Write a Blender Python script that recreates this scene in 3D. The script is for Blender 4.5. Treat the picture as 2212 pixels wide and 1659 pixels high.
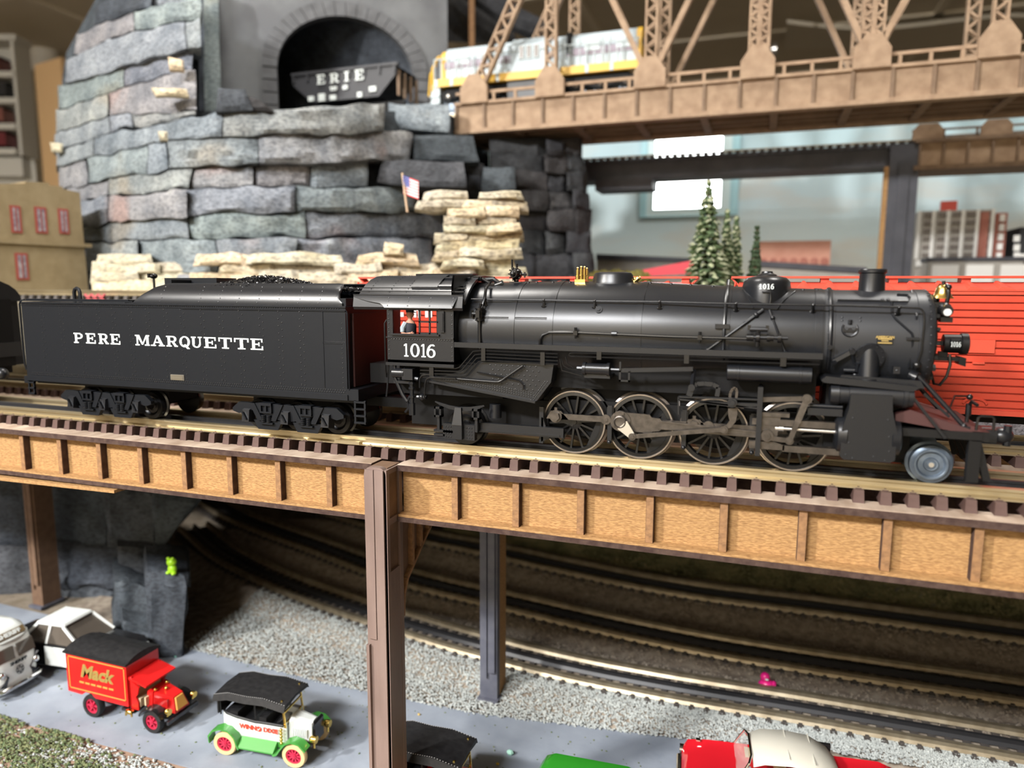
import bpy, math, random
from mathutils import Vector, Matrix, noise
random.seed(11)
sc = bpy.context.scene
for o in list(bpy.data.objects): bpy.data.objects.remove(o)
COL = sc.collection
PI = math.pi

# ---------------------------------------------------------------- camera (1 unit = 10 cm)
YAW, PITCH, ROLL, FPX = 0.33662, 0.134002, 0.003707, 1538.0
CAM = Vector((1.6805, -3.7262, 1.0879))
_fw = Vector((-math.sin(YAW)*math.cos(PITCH), math.cos(YAW)*math.cos(PITCH), -math.sin(PITCH)))
_r0 = Vector((math.cos(YAW), math.sin(YAW), 0)); _u0 = _r0.cross(_fw)
_r = _r0*math.cos(ROLL)+_u0*math.sin(ROLL); _u = -_r0*math.sin(ROLL)+_u0*math.cos(ROLL)
cd = bpy.data.cameras.new('camera'); cam = bpy.data.objects.new('camera', cd); COL.objects.link(cam)
cd.sensor_width = 36; cd.sensor_fit = 'HORIZONTAL'; cd.lens = FPX/2212*36; cd.clip_start = .05; cd.clip_end = 300
M3 = Matrix((_r, _u, -_fw)).transposed()
cam.matrix_world = Matrix.Translation(CAM) @ M3.to_4x4()
cd.dof.use_dof = True; cd.dof.focus_distance = 4.35; cd.dof.aperture_fstop = 0.62
sc.camera = cam
def ray(px, py): return _fw + _r*((px-1106)/FPX) + _u*((829.5-py)/FPX)
def atY(px, py, Y):
    d = ray(px, py); return CAM + d*((Y-CAM.y)/d.y)
def atX(px, py, X):
    d = ray(px, py); return CAM + d*((X-CAM.x)/d.x)
def atZ(px, py, Z):
    d = ray(px, py); return CAM + d*((Z-CAM.z)/d.z)
def atD(px, py, D): return CAM + ray(px, py)*D

# ---------------------------------------------------------------- light and exposure
vs = sc.view_settings
vs.view_transform = 'Standard'; vs.look = 'None'; vs.gamma = 1.0; vs.exposure = 0.12
vs.use_curve_mapping = False
w = bpy.data.worlds.new('room_light'); sc.world = w; w.use_nodes = True
w.node_tree.nodes['Background'].inputs[0].default_value = (1.0, .95, .88, 1)
w.node_tree.nodes['Background'].inputs[1].default_value = 0.0
def area(name, loc, target, size, power, color=(1, 1, 1), sy=None):
    L = bpy.data.lights.new(name, 'AREA'); L.energy = power; L.color = color
    L.size = size
    if sy: L.shape = 'RECTANGLE'; L.size_y = sy
    o = bpy.data.objects.new(name, L); COL.objects.link(o); o.location = loc
    o.rotation_euler = (Vector(target)-Vector(loc)).to_track_quat('-Z', 'Y').to_euler()
    return o
# room lamps on the ceiling, all outside the picture
area('ceiling_lamp_key_offscreen', (-11.4, -12.9, 10.6), (0, .6, 0), 1.2, 5300, (1, .97, .93))
area('ceiling_lamp_front_offscreen', (-3.0, -14.5, 10.6), (-3.0, -14.5, 0), 6, 6800, (.97, .98, 1.0), 2.4)
area('ceiling_lamp_left_offscreen', (-4, 2.5, 10.6), (-4, 2.5, 0), 2.6, 650, (1, .96, .9), 1.3)
area('ceiling_lamp_right_offscreen', (5, 5.0, 10.6), (5, 5.0, 0), 2.6, 620, (1, .97, .92), 1.3)

# ---------------------------------------------------------------- materials
def mat(name, c1, c2=None, scale=6.0, rough=.5, metal=0.0, bump=0.0, bscale=None, stretch=(1, 1, 1), detail=4, ramp=(.35, .65), c3=None, coat=0.0, spec=None, emit=None, es=0.0, alpha=None, trans=0.0):
    m = bpy.data.materials.new(name); m.use_nodes = True
    nt = m.node_tree; N = nt.nodes; L = nt.links
    b = N['Principled BSDF']
    b.inputs['Base Color'].default_value = (*c1, 1); b.inputs['Roughness'].default_value = rough; b.inputs['Metallic'].default_value = metal
    if coat: b.inputs['Coat Weight'].default_value = coat; b.inputs['Coat Roughness'].default_value = .08
    if spec is not None: b.inputs['Specular IOR Level'].default_value = spec
    if emit: b.inputs['Emission Color'].default_value = (*emit, 1); b.inputs['Emission Strength'].default_value = es
    if trans: b.inputs['Transmission Weight'].default_value = trans
    if alpha is not None: b.inputs['Alpha'].default_value = alpha
    if c2 or bump:
        tc = N.new('ShaderNodeTexCoord'); mp = N.new('ShaderNodeMapping'); mp.inputs['Scale'].default_value = stretch
        L.new(tc.outputs['Object'], mp.inputs[0])
    if c2:
        nz = N.new('ShaderNodeTexNoise'); nz.inputs['Scale'].default_value = scale; nz.inputs['Detail'].default_value = detail
        L.new(mp.outputs[0], nz.inputs['Vector'])
        rp = N.new('ShaderNodeValToRGB'); e = rp.color_ramp.elements
        e[0].position = ramp[0]; e[0].color = (*c1, 1); e[1].position = ramp[1]; e[1].color = (*c2, 1)
        if c3:
            x = rp.color_ramp.elements.new(min(.97, ramp[1]+.12)); x.color = (*c3, 1)
        L.new(nz.outputs['Fac'], rp.inputs[0]); L.new(rp.outputs[0], b.inputs['Base Color'])
    if bump:
        n2 = N.new('ShaderNodeTexNoise'); n2.inputs['Scale'].default_value = bscale or scale*3; n2.inputs['Detail'].default_value = 5
        L.new(mp.outputs[0], n2.inputs['Vector'])
        bp = N.new('ShaderNodeBump'); bp.inputs['Strength'].default_value = bump; bp.inputs['Distance'].default_value = .02
        L.new(n2.outputs['Fac'], bp.inputs['Height']); L.new(bp.outputs[0], b.inputs['Normal'])
    return m
K = {}
K['loco'] = mat('satin_black_paint', (.0085, .0095, .012), rough=.32, bump=.012, bscale=160)
K['locod'] = mat('matt_black_paint', (.006, .006, .0065), rough=.45, spec=.35)
K['gloss'] = mat('gloss_black', (.007, .007, .0075), rough=.27)
K['tender'] = mat('tender_black', (.0065, .0078, .0105), rough=.42, spec=.3, bump=.01, bscale=120)
K['rivet'] = mat('rivet_paint', (.0085, .0095, .012), rough=.3, spec=.8)
K['char'] = mat('charred_edge', (.05, .030, .026), (.085, .055, .045), scale=22, rough=.85, spec=.15)
K['under'] = mat('underframe_black', (.004, .004, .0045), rough=.6, spec=.2)
K['steel'] = mat('blackened_steel', (.135, .12, .108), (.09, .08, .072), scale=30, rough=.36, metal=.85)
K['tyre'] = mat('wheel_rim_steel', (.34, .30, .27), rough=.3, metal=.9)
K['silver'] = mat('bright_steel', (.75, .73, .7), rough=.28, metal=.9)
K['bluewheel'] = mat('blued_wheel', (.16, .20, .25), (.11, .14, .18), scale=20, rough=.38, metal=.55)
K['brass'] = mat('polished_brass', (.80, .56, .18), rough=.25, metal=1)
K['white'] = mat('white_lettering', (.80, .86, .85), rough=.6)
K['gold'] = mat('gold_lettering', (.50, .36, .12), rough=.45, metal=.3)
K['coal'] = mat('coal_gloss', (.010, .010, .011), rough=.18)
K['smoke'] = mat('graphite_smokebox', (.018, .0195, .023), rough=.40, bump=.012, bscale=160)
K['deckred'] = mat('dark_red_deck', (.055, .018, .017), rough=.55)
K['lens'] = mat('lamp_glass', (.7, .72, .72), rough=.12, metal=.3)
K['rail'] = mat('tinned_rail', (.66, .57, .39), (.50, .42, .27), scale=14, rough=.33, metal=.88, stretch=(.15, 1, 1))
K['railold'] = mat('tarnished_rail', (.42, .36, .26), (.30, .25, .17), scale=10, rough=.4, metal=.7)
K['railblack'] = mat('black_centre_rail', (.02, .02, .022), rough=.4)
K['tie'] = mat('brown_plastic_tie', (.075, .042, .036), (.105, .065, .056), scale=9, rough=.6, spec=.25)
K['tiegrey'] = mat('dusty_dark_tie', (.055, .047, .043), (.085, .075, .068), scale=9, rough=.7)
K['web'] = mat('hardboard', (.285, .15, .056), (.435, .252, .10), scale=80, rough=.75, bump=.4, bscale=110, stretch=(.45, 1, 1.5), detail=8, ramp=(.36, .62))
K['stiff'] = mat('stained_strip', (.20, .105, .048), (.30, .16, .07), scale=30, rough=.7, bump=.2, bscale=70)
K['flange'] = mat('dark_brown_edge', (.05, .030, .026), (.085, .055, .045), scale=22, rough=.85, spec=.15, bump=.2, bscale=60)
K['flangetop'] = mat('dusty_flange_top', (.30, .215, .155), (.50, .395, .31), scale=9, rough=.8, stretch=(1, .4, 1))
K['post'] = mat('brown_painted_post', (.17, .118, .102), (.235, .17, .148), scale=5, rough=.5, stretch=(1, 1, .25), bump=.1, bscale=40)
K['postin'] = mat('brown_raw_post', (.13, .075, .045), (.17, .10, .06), scale=12, rough=.7)
K['postblue'] = mat('slate_painted_post', (.085, .09, .12), (.12, .125, .155), scale=8, rough=.6)
K['boxred'] = mat('boxcar_red', (.62, .075, .040), (.55, .062, .035), scale=5, rough=.38)
K['boxwhite'] = mat('boxcar_white', (.8, .77, .74), rough=.5)

# ---------------------------------------------------------------- mesh builder
ORG = {}
class MB:
    def __init__(s): s.v = []; s.f = []
    def add(s, vs, fs):
        n = len(s.v); s.v += [tuple(v) for v in vs]; s.f += [tuple(i+n for i in f) for f in fs]; return s
    def box(s, x0, x1, y0, y1, z0, z1):
        return s.add([(x0, y0, z0), (x1, y0, z0), (x1, y1, z0), (x0, y1, z0), (x0, y0, z1), (x1, y0, z1), (x1, y1, z1), (x0, y1, z1)],
                     [(0, 3, 2, 1), (4, 5, 6, 7), (0, 1, 5, 4), (1, 2, 6, 5), (2, 3, 7, 6), (3, 0, 4, 7)])
    def bbox(s, x0, x1, y0, y1, z0, z1, b=.01):   # box with chamfered edges (24 vertices)
        vs = []; idx = {}
        c = ((x0, x1), (y0, y1), (z0, z1)); pts = []
        for ix in (0, 1):
            for iy in (0, 1):
                for iz in (0, 1):
                    for a in range(3):
                        p = [c[0][ix], c[1][iy], c[2][iz]]
                        for k, i in enumerate((ix, iy, iz)):
                            if k != a: p[k] += b if i == 0 else -b
                        idx[(ix, iy, iz, a)] = len(vs); vs.append(p)
        g = lambda ix, iy, iz, a: idx[(ix, iy, iz, a)]
        fs = []
        for i in (0, 1):
            fs.append((g(i,0,0,0), g(i,1,0,0), g(i,1,1,0), g(i,0,1,0)) if i else (g(i,0,0,0), g(i,0,1,0), g(i,1,1,0), g(i,1,0,0)))
            fs.append((g(0,i,0,1), g(0,i,1,1), g(1,i,1,1), g(1,i,0,1)) if i else (g(0,i,0,1), g(1,i,0,1), g(1,i,1,1), g(0,i,1,1)))
            fs.append((g(0,0,i,2), g(1,0,i,2), g(1,1,i,2), g(0,1,i,2)) if i else (g(0,0,i,2), g(0,1,i,2), g(1,1,i,2), g(1,0,i,2)))
        for i in (0, 1):
            for j in (0, 1):
                fs.append((g(0,i,j,1), g(1,i,j,1), g(1,i,j,2), g(0,i,j,2)))
                fs.append((g(i,0,j,0), g(i,1,j,0), g(i,1,j,2), g(i,0,j,2)))
                fs.append((g(i,j,0,0), g(i,j,1,0), g(i,j,1,1), g(i,j,0,1)))
                for k in (0, 1): fs.append((g(i,j,k,0), g(i,j,k,1), g(i,j,k,2)))
        return s.add(vs, fs)
    def hexa(s, p):      # 8 corners, order as box
        return s.add(p, [(0, 3, 2, 1), (4, 5, 6, 7), (0, 1, 5, 4), (1, 2, 6, 5), (2, 3, 7, 6), (3, 0, 4, 7)])
    def bar(s, p0, p1, w, h, up=(0, 0, 1)):   # w across, h along up
        p0 = Vector(p0); p1 = Vector(p1); d = (p1-p0).normalized(); up = Vector(up)
        sd = d.cross(up)
        if sd.length < 1e-5: sd = d.cross(Vector((0, 1, 0)))
        sd.normalize(); u2 = sd.cross(d)
        a = sd*(w/2); b = u2*(h/2)
        return s.hexa([p0-a-b, p1-a-b, p1+a-b, p0+a-b, p0-a+b, p1-a+b, p1+a+b, p0+a+b])
    def cyl(s, p0, p1, r0, r1=None, n=12, caps=True):
        if r1 is None: r1 = r0
        p0 = Vector(p0); p1 = Vector(p1); d = (p1-p0).normalized()
        a = d.orthogonal().normalized(); b = d.cross(a)
        vs = []
        for i in range(n):
            t = 2*PI*i/n; q = a*math.cos(t)+b*math.sin(t); vs.append(p0+q*r0); vs.append(p1+q*r1)
        fs = [(2*i, 2*((i+1) % n), 2*((i+1) % n)+1, 2*i+1) for i in range(n)]
        if caps: fs += [tuple(2*i for i in range(n))[::-1], tuple(2*i+1 for i in range(n))]
        return s.add(vs, fs)
    def tube(s, pts, r, n=8):
        pts = [Vector(p) for p in pts]; rings = []; pa = None
        for i, p in enumerate(pts):
            d = (pts[min(i+1, len(pts)-1)]-pts[max(i-1, 0)]).normalized()
            if pa is None: a = d.orthogonal().normalized()
            else: a = (pa-d*pa.dot(d)).normalized()
            pa = a; b = d.cross(a)
            rr = r[i] if isinstance(r, (list, tuple)) else r
            rings.append([p+(a*math.cos(2*PI*k/n)+b*math.sin(2*PI*k/n))*rr for k in range(n)])
        vs = [v for rg in rings for v in rg]; fs = []
        for i in range(len(pts)-1):
            for k in range(n):
                k2 = (k+1) % n; fs.append((i*n+k, i*n+k2, (i+1)*n+k2, (i+1)*n+k))
        fs += [tuple(range(n))[::-1], tuple((len(pts)-1)*n+k for k in range(n))]
        return s.add(vs, fs)
    def lathe(s, prof, o, ax, n=24, ring=False, sx=1.0, sy=1.0):   # prof: (along, radius)
        o = Vector(o); ax = Vector(ax).normalized()
        a = Vector((0, 0, 1)) if abs(ax.z) < .9 else Vector((1, 0, 0))
        a = (a-ax*a.dot(ax)).normalized(); b = ax.cross(a); vs = []
        for (t, r) in prof:
            for k in range(n):
                an = 2*PI*k/n; vs.append(o+ax*t+a*(math.cos(an)*r*sx)+b*(math.sin(an)*r*sy))
        m = len(prof); fs = []
        for i in range(m if ring else m-1):
            j = (i+1) % m
            for k in range(n):
                k2 = (k+1) % n; fs.append((i*n+k, i*n+k2, j*n+k2, j*n+k))
        if not ring: fs += [tuple(range(n))[::-1], tuple((m-1)*n+k for k in range(n))]
        return s.add(vs, fs)
    def prism(s, poly, pl, lo, hi):   # poly in plane pl ('xz','yz','xy'), extruded along the other axis
        mk = {'xz': lambda a, b, t: (a, t, b), 'yz': lambda a, b, t: (t, a, b), 'xy': lambda a, b, t: (a, b, t)}[pl]
        n = len(poly)
        vs = [mk(a, b, lo) for a, b in poly]+[mk(a, b, hi) for a, b in poly]
        fs = [tuple(range(n)), tuple(range(2*n-1, n-1, -1))]+[(i, (i+1) % n, (i+1) % n+n, i+n) for i in range(n)]
        return s.add(vs, fs)
    def sph(s, c, r, n=10, m=7):
        rx, ry, rz = r if isinstance(r, (tuple, list)) else (r, r, r)
        vs = [(c[0], c[1], c[2]-rz)]
        for j in range(1, m):
            ph = -PI/2+PI*j/m
            for i in range(n):
                t = 2*PI*i/n; vs.append((c[0]+rx*math.cos(ph)*math.cos(t), c[1]+ry*math.cos(ph)*math.sin(t), c[2]+rz*math.sin(ph)))
        vs.append((c[0], c[1], c[2]+rz)); fs = []
        for i in range(n):
            i2 = (i+1) % n; fs.append((0, 1+i2, 1+i)); fs.append((len(vs)-1, 1+(m-2)*n+i, 1+(m-2)*n+i2))
            for j in range(m-2): fs.append((1+j*n+i, 1+j*n+i2, 1+(j+1)*n+i2, 1+(j+1)*n+i))
        return s.add(vs, fs)
    def rivet(s, c, nrm, r=.006, n=6):
        c = Vector(c); d = Vector(nrm).normalized(); a = d.orthogonal().normalized(); b = d.cross(a)
        vs = []
        for (rr, h) in ((1, 0), (.75, .55)):
            for i in range(n):
                t = 2*PI*i/n; vs.append(c+(a*math.cos(t)+b*math.sin(t))*r*rr+d*r*h)
        vs.append(c+d*r*.85)
        fs = [(i, (i+1) % n, (i+1) % n+n, i+n) for i in range(n)]+[(n+i, n+(i+1) % n, 2*n) for i in range(n)]
        return s.add(vs, fs)
    def xf(s, M):
        s.v = [tuple(M @ Vector(v)) for v in s.v]; return s
    def build(s, name, m, parent=None, label=None, cat=None, group=None, kind=None, smooth=True, angle=38, flip=False):
        if parent is not None:
            off = ORG[parent.name]
        else:
            xs = [v[0] for v in s.v]; ys = [v[1] for v in s.v]; zs = [v[2] for v in s.v]
            off = Vector(((min(xs)+max(xs))/2, (min(ys)+max(ys))/2, min(zs)))
        me = bpy.data.meshes.new(name)
        ox, oy, oz = off
        me.from_pydata([(a-ox, b-oy, c-oz) for a, b, c in s.v], [], s.f)
        import bmesh
        bm = bmesh.new(); bm.from_mesh(me); bmesh.ops.recalc_face_normals(bm, faces=bm.faces); bm.to_mesh(me); bm.free()
        if smooth:
            me.polygons.foreach_set('use_smooth', [True]*len(me.polygons)); me.set_sharp_from_angle(angle=math.radians(angle))
        me.materials.append(m)
        o = bpy.data.objects.new(name, me); COL.objects.link(o)
        if parent is not None: o.parent = parent
        else: o.location = off
        ORG[o.name] = off
        tag(o, label, cat, group, kind)
        return o
def piece(mb, name, m, parent, loc, **kw):     # mesh given in its own local coordinates, set at world point loc under parent
    sv = ORG[parent.name]; ORG[parent.name] = Vector((0, 0, 0))
    o = mb.build(name, m, parent, **kw); ORG[parent.name] = sv
    o.location = Vector(loc)-sv; ORG[o.name] = Vector((0, 0, 0)); return o
def tag(o, label=None, cat=None, group=None, kind=None):
    if label: o['label'] = label
    if cat: o['category'] = cat
    if group: o['group'] = group
    if kind: o['kind'] = kind
def thing(name, label, cat, loc=(0, 0, 0), group=None, kind=None):
    o = bpy.data.objects.new(name, None); COL.objects.link(o); o.location = loc; o.empty_display_size = .05
    ORG[o.name] = Vector(loc); tag(o, label, cat, group, kind); return o
def inst(src, parent, loc, rz=0.0, name=None, scale=None):     # another piece sharing the mesh of src
    o = src.copy(); COL.objects.link(o); o.parent = parent
    o.location = Vector(loc)-ORG[parent.name] if parent is not None else loc
    o.rotation_euler = (0, 0, rz)
    if scale: o.scale = scale
    ORG[o.name] = Vector(loc); return o
def copy_tree(o, parent=None):
    c = o.copy(); COL.objects.link(c); c.parent = parent; ORG[c.name] = ORG[o.name]
    for ch in [x for x in bpy.data.objects if x.parent == o]: copy_tree(ch, c)
    return c

# ---------------------------------------------------------------- lettering
def arcq(cx, cy, rx, ry, a0, a1, tx, ty, n=14):
    out = []
    for i in range(n):
        t0 = math.radians(a0+(a1-a0)*i/n); t1 = math.radians(a0+(a1-a0)*(i+1)/n)
        P = lambda t, k: (cx+(rx-k*tx)*math.cos(t), cy+(ry-k*ty)*math.sin(t))
        out.append([P(t0, 0), P(t1, 0), P(t1, 1), P(t0, 1)])
    return out
def rc(x0, y0, x1, y1): return [(x0, y0), (x1, y0), (x1, y1), (x0, y1)]
GL = {
 'P': [rc(.14,0,.36,1), rc(0,0,.5,.11), rc(0,.89,.6,1), rc(.36,.42,.6,.53)]+arcq(.58,.71,.40,.29,-90,90,.2,.11),
 'E': [rc(.12,0,.34,1), rc(0,0,.95,.11), rc(0,.89,.92,1), rc(.34,.45,.68,.56), rc(.82,.68,.92,1), rc(.6,.33,.69,.68), rc(.85,0,.95,.34)],
 'R': [rc(.12,0,.34,1), rc(0,0,.46,.11), rc(0,.89,.6,1), rc(.34,.42,.6,.53), [(.46,.46),(.68,.46),(.96,.02),(.72,.02)], rc(.7,0,1,.11)]+arcq(.56,.71,.34,.29,-90,90,.2,.11),
 'M': [rc(.1,0,.2,1), rc(.78,0,.94,1), rc(0,0,.3,.11), rc(.66,0,1,.11), rc(0,.89,.2,1), rc(.8,.89,1,1), [(.1,1),(.3,1),(.56,.08),(.46,.08)], [(.46,.08),(.54,.08),(.86,1),(.76,1)]],
 'A': [[(.14,.05),(.24,.05),(.52,1),(.44,1)], [(.4,1),(.58,1),(.92,.05),(.7,.05)], rc(.28,.3,.72,.4), rc(0,0,.36,.11), rc(.58,0,1,.11)],
 'Q': arcq(.5,.5,.5,.52,0,360,.22,.11,26)+[[(.4,.2),(.55,.28),(.98,-.16),(.72,-.16)]],
 'U': [rc(.1,.3,.32,1), rc(.74,.3,.86,1), rc(0,.89,.44,1), rc(.62,.89,1,1)]+arcq(.48,.32,.38,.34,180,360,.18,.11),
 'T': [rc(.39,0,.61,1), rc(.24,0,.76,.11), rc(0,.89,1,1), rc(0,.64,.1,1), rc(.9,.64,1,1)],
 'I': [rc(.36,0,.64,1), rc(.15,0,.85,.11), rc(.15,.89,.85,1)],
 '1': [rc(.38,0,.66,1), rc(.12,0,.92,.09), [(.1,.8),(.38,.86),(.38,1),(.1,.9)]],
 '0': arcq(.5,.5,.5,.52,0,360,.24,.1,26),
 '6': arcq(.5,.32,.5,.34,0,360,.24,.09,24)+arcq(.62,.34,.62,.66,95,178,.25,.12,10)+[arcq(.62,.86,.26,.14,10,100,.2,.1,6)[0]]+arcq(.66,.86,.26,.14,0,100,.2,.1,6),
}
def glyphs(mb, text, edges, z0, z1, O, ux, uz, nrm, d=.002):
    """text laid on a plane: O + ux*x + uz*z, raised by d along nrm; edges = (left, right) of each letter"""
    O = Vector(O); ux = Vector(ux); uz = Vector(uz); nrm = Vector(nrm)
    for i, ch in enumerate(text):
        if ch == ' ': continue
        l, r = edges[i]
        for k, poly in enumerate(GL[ch]):
            pts = [(l+(r-l)*a, z0+(z1-z0)*b) for a, b in poly]; n = len(pts)
            h = d*(1+.04*(k % 7))
            vs = [O+ux*a+uz*b for a, b in pts]+[O+ux*a+uz*b+nrm*h for a, b in pts]
            mb.add(vs, [tuple(range(n)), tuple(range(2*n-1, n-1, -1))]+[(j, (j+1) % n, (j+1) % n+n, j+n) for j in range(n)])
    return mb
def even(text, x0, x1, gap=.18):
    n = len(text); wd = (x1-x0)/(n-gap); return [(x0+i*wd, x0+i*wd+wd*(1-gap)) for i in range(n)]
def text_mb(s, size, M, shear=0.0, off=0.0, sx=1.0, extr=.002):
    cu = bpy.data.curves.new('txt', 'FONT'); cu.body = s; cu.size = size; cu.shear = shear; cu.offset = off; cu.extrude = extr
    cu.align_x = 'CENTER'; cu.align_y = 'CENTER'; cu.resolution_u = 3
    o = bpy.data.objects.new('txt', cu); COL.objects.link(o)
    me = bpy.data.meshes.new_from_object(o)
    mb = MB(); mb.add([M @ Vector((v.co.x*sx, v.co.y, v.co.z)) for v in me.vertices], [tuple(p.vertices) for p in me.polygons])
    bpy.data.objects.remove(o); bpy.data.curves.remove(cu); bpy.data.meshes.remove(me)
    return mb
# ================================================================ main trestle: tracks, girders, bents
YC = .335; GA = .165       # loco track centre line, half gauge (inner edge of head)
ZR = .155                  # rail head
def rail_prof(y, sgn, h=.055, z1=ZR, hw=.045):   # y = inner edge of the head, sgn +1 when the head grows towards +Y
    c = y+sgn*hw/2; z0 = z1-h
    return [(c-.035, z0), (c+.035, z0), (c+.035, z0+.008), (c+.010, z0+.016), (c+.010, z1-.018), (c+hw/2, z1-.013), (c+hw/2, z1), (c-hw/2, z1), (c-hw/2, z1-.013), (c-.010, z1-.018), (c-.010, z0+.016), (c-.035, z0+.008)]
def straight_track(name, label, yc, x0, x1, zh, spacing, x_first, tiemat, railmat, twid=.052, tlen=.53, th=.062):
    t = thing(name, label, 'track', ((x0+x1)/2, yc, zh-.055-th))
    for s in (-1, 1):
        MB().prism(rail_prof(yc+s*GA, s, z1=zh), 'yz', x0, x1).build('rail', railmat, t, smooth=False)
    MB().prism(rail_prof(yc-.0125, 1, z1=zh-.004, hw=.025, h=.051), 'yz', x0, x1).build('centre_rail', K['railblack'], t, smooth=False, label='black centre rail')
    mb = MB(); a = tlen/2; w = twid/2; z1 = zh-.055; z0 = z1-th
    mb.hexa([(-w, -a, z0), (w, -a, z0), (w, a, z0), (-w, a, z0), (-w*.88, -a+.012, z1), (w*.88, -a+.012, z1), (w*.88, a-.012, z1), (-w*.88, a-.012, z1)])
    for s in (-1, 1):
        for yy in (GA+.052, GA-.012):
            mb.box(-.014, .014, s*yy-.010, s*yy+.010, z1, z1+.004); mb.box(-.005, .005, s*yy-.004, s*yy+.004, z1+.004, z1+.011)
    first = None; x = x_first
    while x < x1:
        if x > x0+.02:
            if first is None: first = piece(mb, 'tie', tiemat, t, (x, yc, 0), smooth=False)
            else: inst(first, t, (x, yc, 0))
        x += spacing
    return t
track_main = straight_track('bridge_track', 'brown-tied three-rail track on the hardboard girder bridge', YC, -9.45, 6.6, ZR, .1208, -9.4224, K['tie'], K['rail'])
jp = atY(755, 940, .12)
MB().box(jp.x-.09, jp.x+.09, .085, .125, .108, .128).build('rail_joiner', K['rail'], track_main, smooth=False)
Y2 = 1.43
track_box = straight_track('siding_track', 'brown-tied three-rail track under the red boxcars', Y2, -7.0, 6.6, ZR, .1208, -6.98, K['tie'], K['rail'])

def girder(name, label, x0, x1, xs, yf, deep=True):
    t = thing(name, label, 'girder bridge', ((x0+x1)/2, yf+.1, -.32))
    MB().box(x0, x1, yf+.052, yf+.075, -.285, .004).build('web', K['web'], t, smooth=False, label='tan hardboard web')
    MB().box(x0, x1, yf-.022, yf+.125, -.002, .034).build('top_flange_edge', K['flange'], t, smooth=False)
    MB().box(x0, x1, yf-.020, yf+.125, .0341, .038).build('top_flange', K['flangetop'], t, smooth=False, label='dusty pale flange top')
    MB().box(x0, x1, yf-.028, yf+.15, -.315, -.286).build('bottom_flange_edge', K['flange'], t, smooth=False)
    MB().box(x0, x1, yf-.022, yf+.13, -.2859, -.272).build('bottom_flange', K['web'], t, smooth=False)
    first = None
    for x in xs:
        if first is None:
            first = MB().box(x, x+.042, yf+.005, yf+.054, -.272, -.002).build('stiffener', K['char'], t, smooth=False); cap0 = MB().box(x+.002, x+.040, yf, yf+.0049, -.270, -.004).build('stiffener_face', K['stiff'], first, smooth=False)
        else:
            o = first.copy(); COL.objects.link(o); o.location = first.location+Vector((x-xs[0], 0, 0)); c2 = cap0.copy(); COL.objects.link(c2); c2.parent = o
    # the rear girder of the span, plain
    rb = MB().box(x0, x1, .56, .59, -.285, .004).box(x0, x1, .46, .68, -.002, .034).box(x0, x1, .5, .64, -.315, -.286)
    rb.build('rear_girder', K['flange'], t, smooth=False)
    return t
gr = girder('girder_bridge', 'hardboard plate girder span reaching right of the tall brown post', -.343, 6.6, [i*.38 for i in range(0, 18)], 0.0)
gl = girder('girder_bridge', 'hardboard plate girder span with a peeling bottom strip', -5.78, -.50, [(-2.203-k)*.38 for k in range(12, -1, -1)], -.035)
girder('girder_bridge', 'hardboard plate girder span carrying the black passenger car', -9.5, -5.94, [-9.35+.38*k for k in range(9)], -.035)
p = atY(253, 1060, -.06)
MB().hexa([(-5.7, -.085, -.385), (p.x, -.085, p.z-.012), (p.x, .06, p.z-.012), (-5.7, .06, -.385), (-5.7, -.085, -.355), (p.x, -.085, p.z+.010), (p.x, .06, p.z+.010), (-5.7, .06, -.355)]).build('loose_strip', K['web'], gl, smooth=False, label='peeled strip of the bottom flange')
# deck of the second track: pale strip and girder
t2 = thing('girder_bridge', 'plate girder span carrying the boxcar track', 'girder bridge', (-1.2, Y2, -.3))
for yy in (Y2-.36, Y2+.20):
    MB().box(-7, 6.6, yy, yy+.16, .0, .038).build('top_flange', K['flangetop'], t2, smooth=False)
    MB().box(-7, 6.6, yy+.08, yy+.11, -.28, .0).build('web', K['web'], t2, smooth=False)
    MB().box(-7, 6.6, yy+.03, yy+.16, -.31, -.28).build('bottom_flange', K['flange'], t2, smooth=False)

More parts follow.
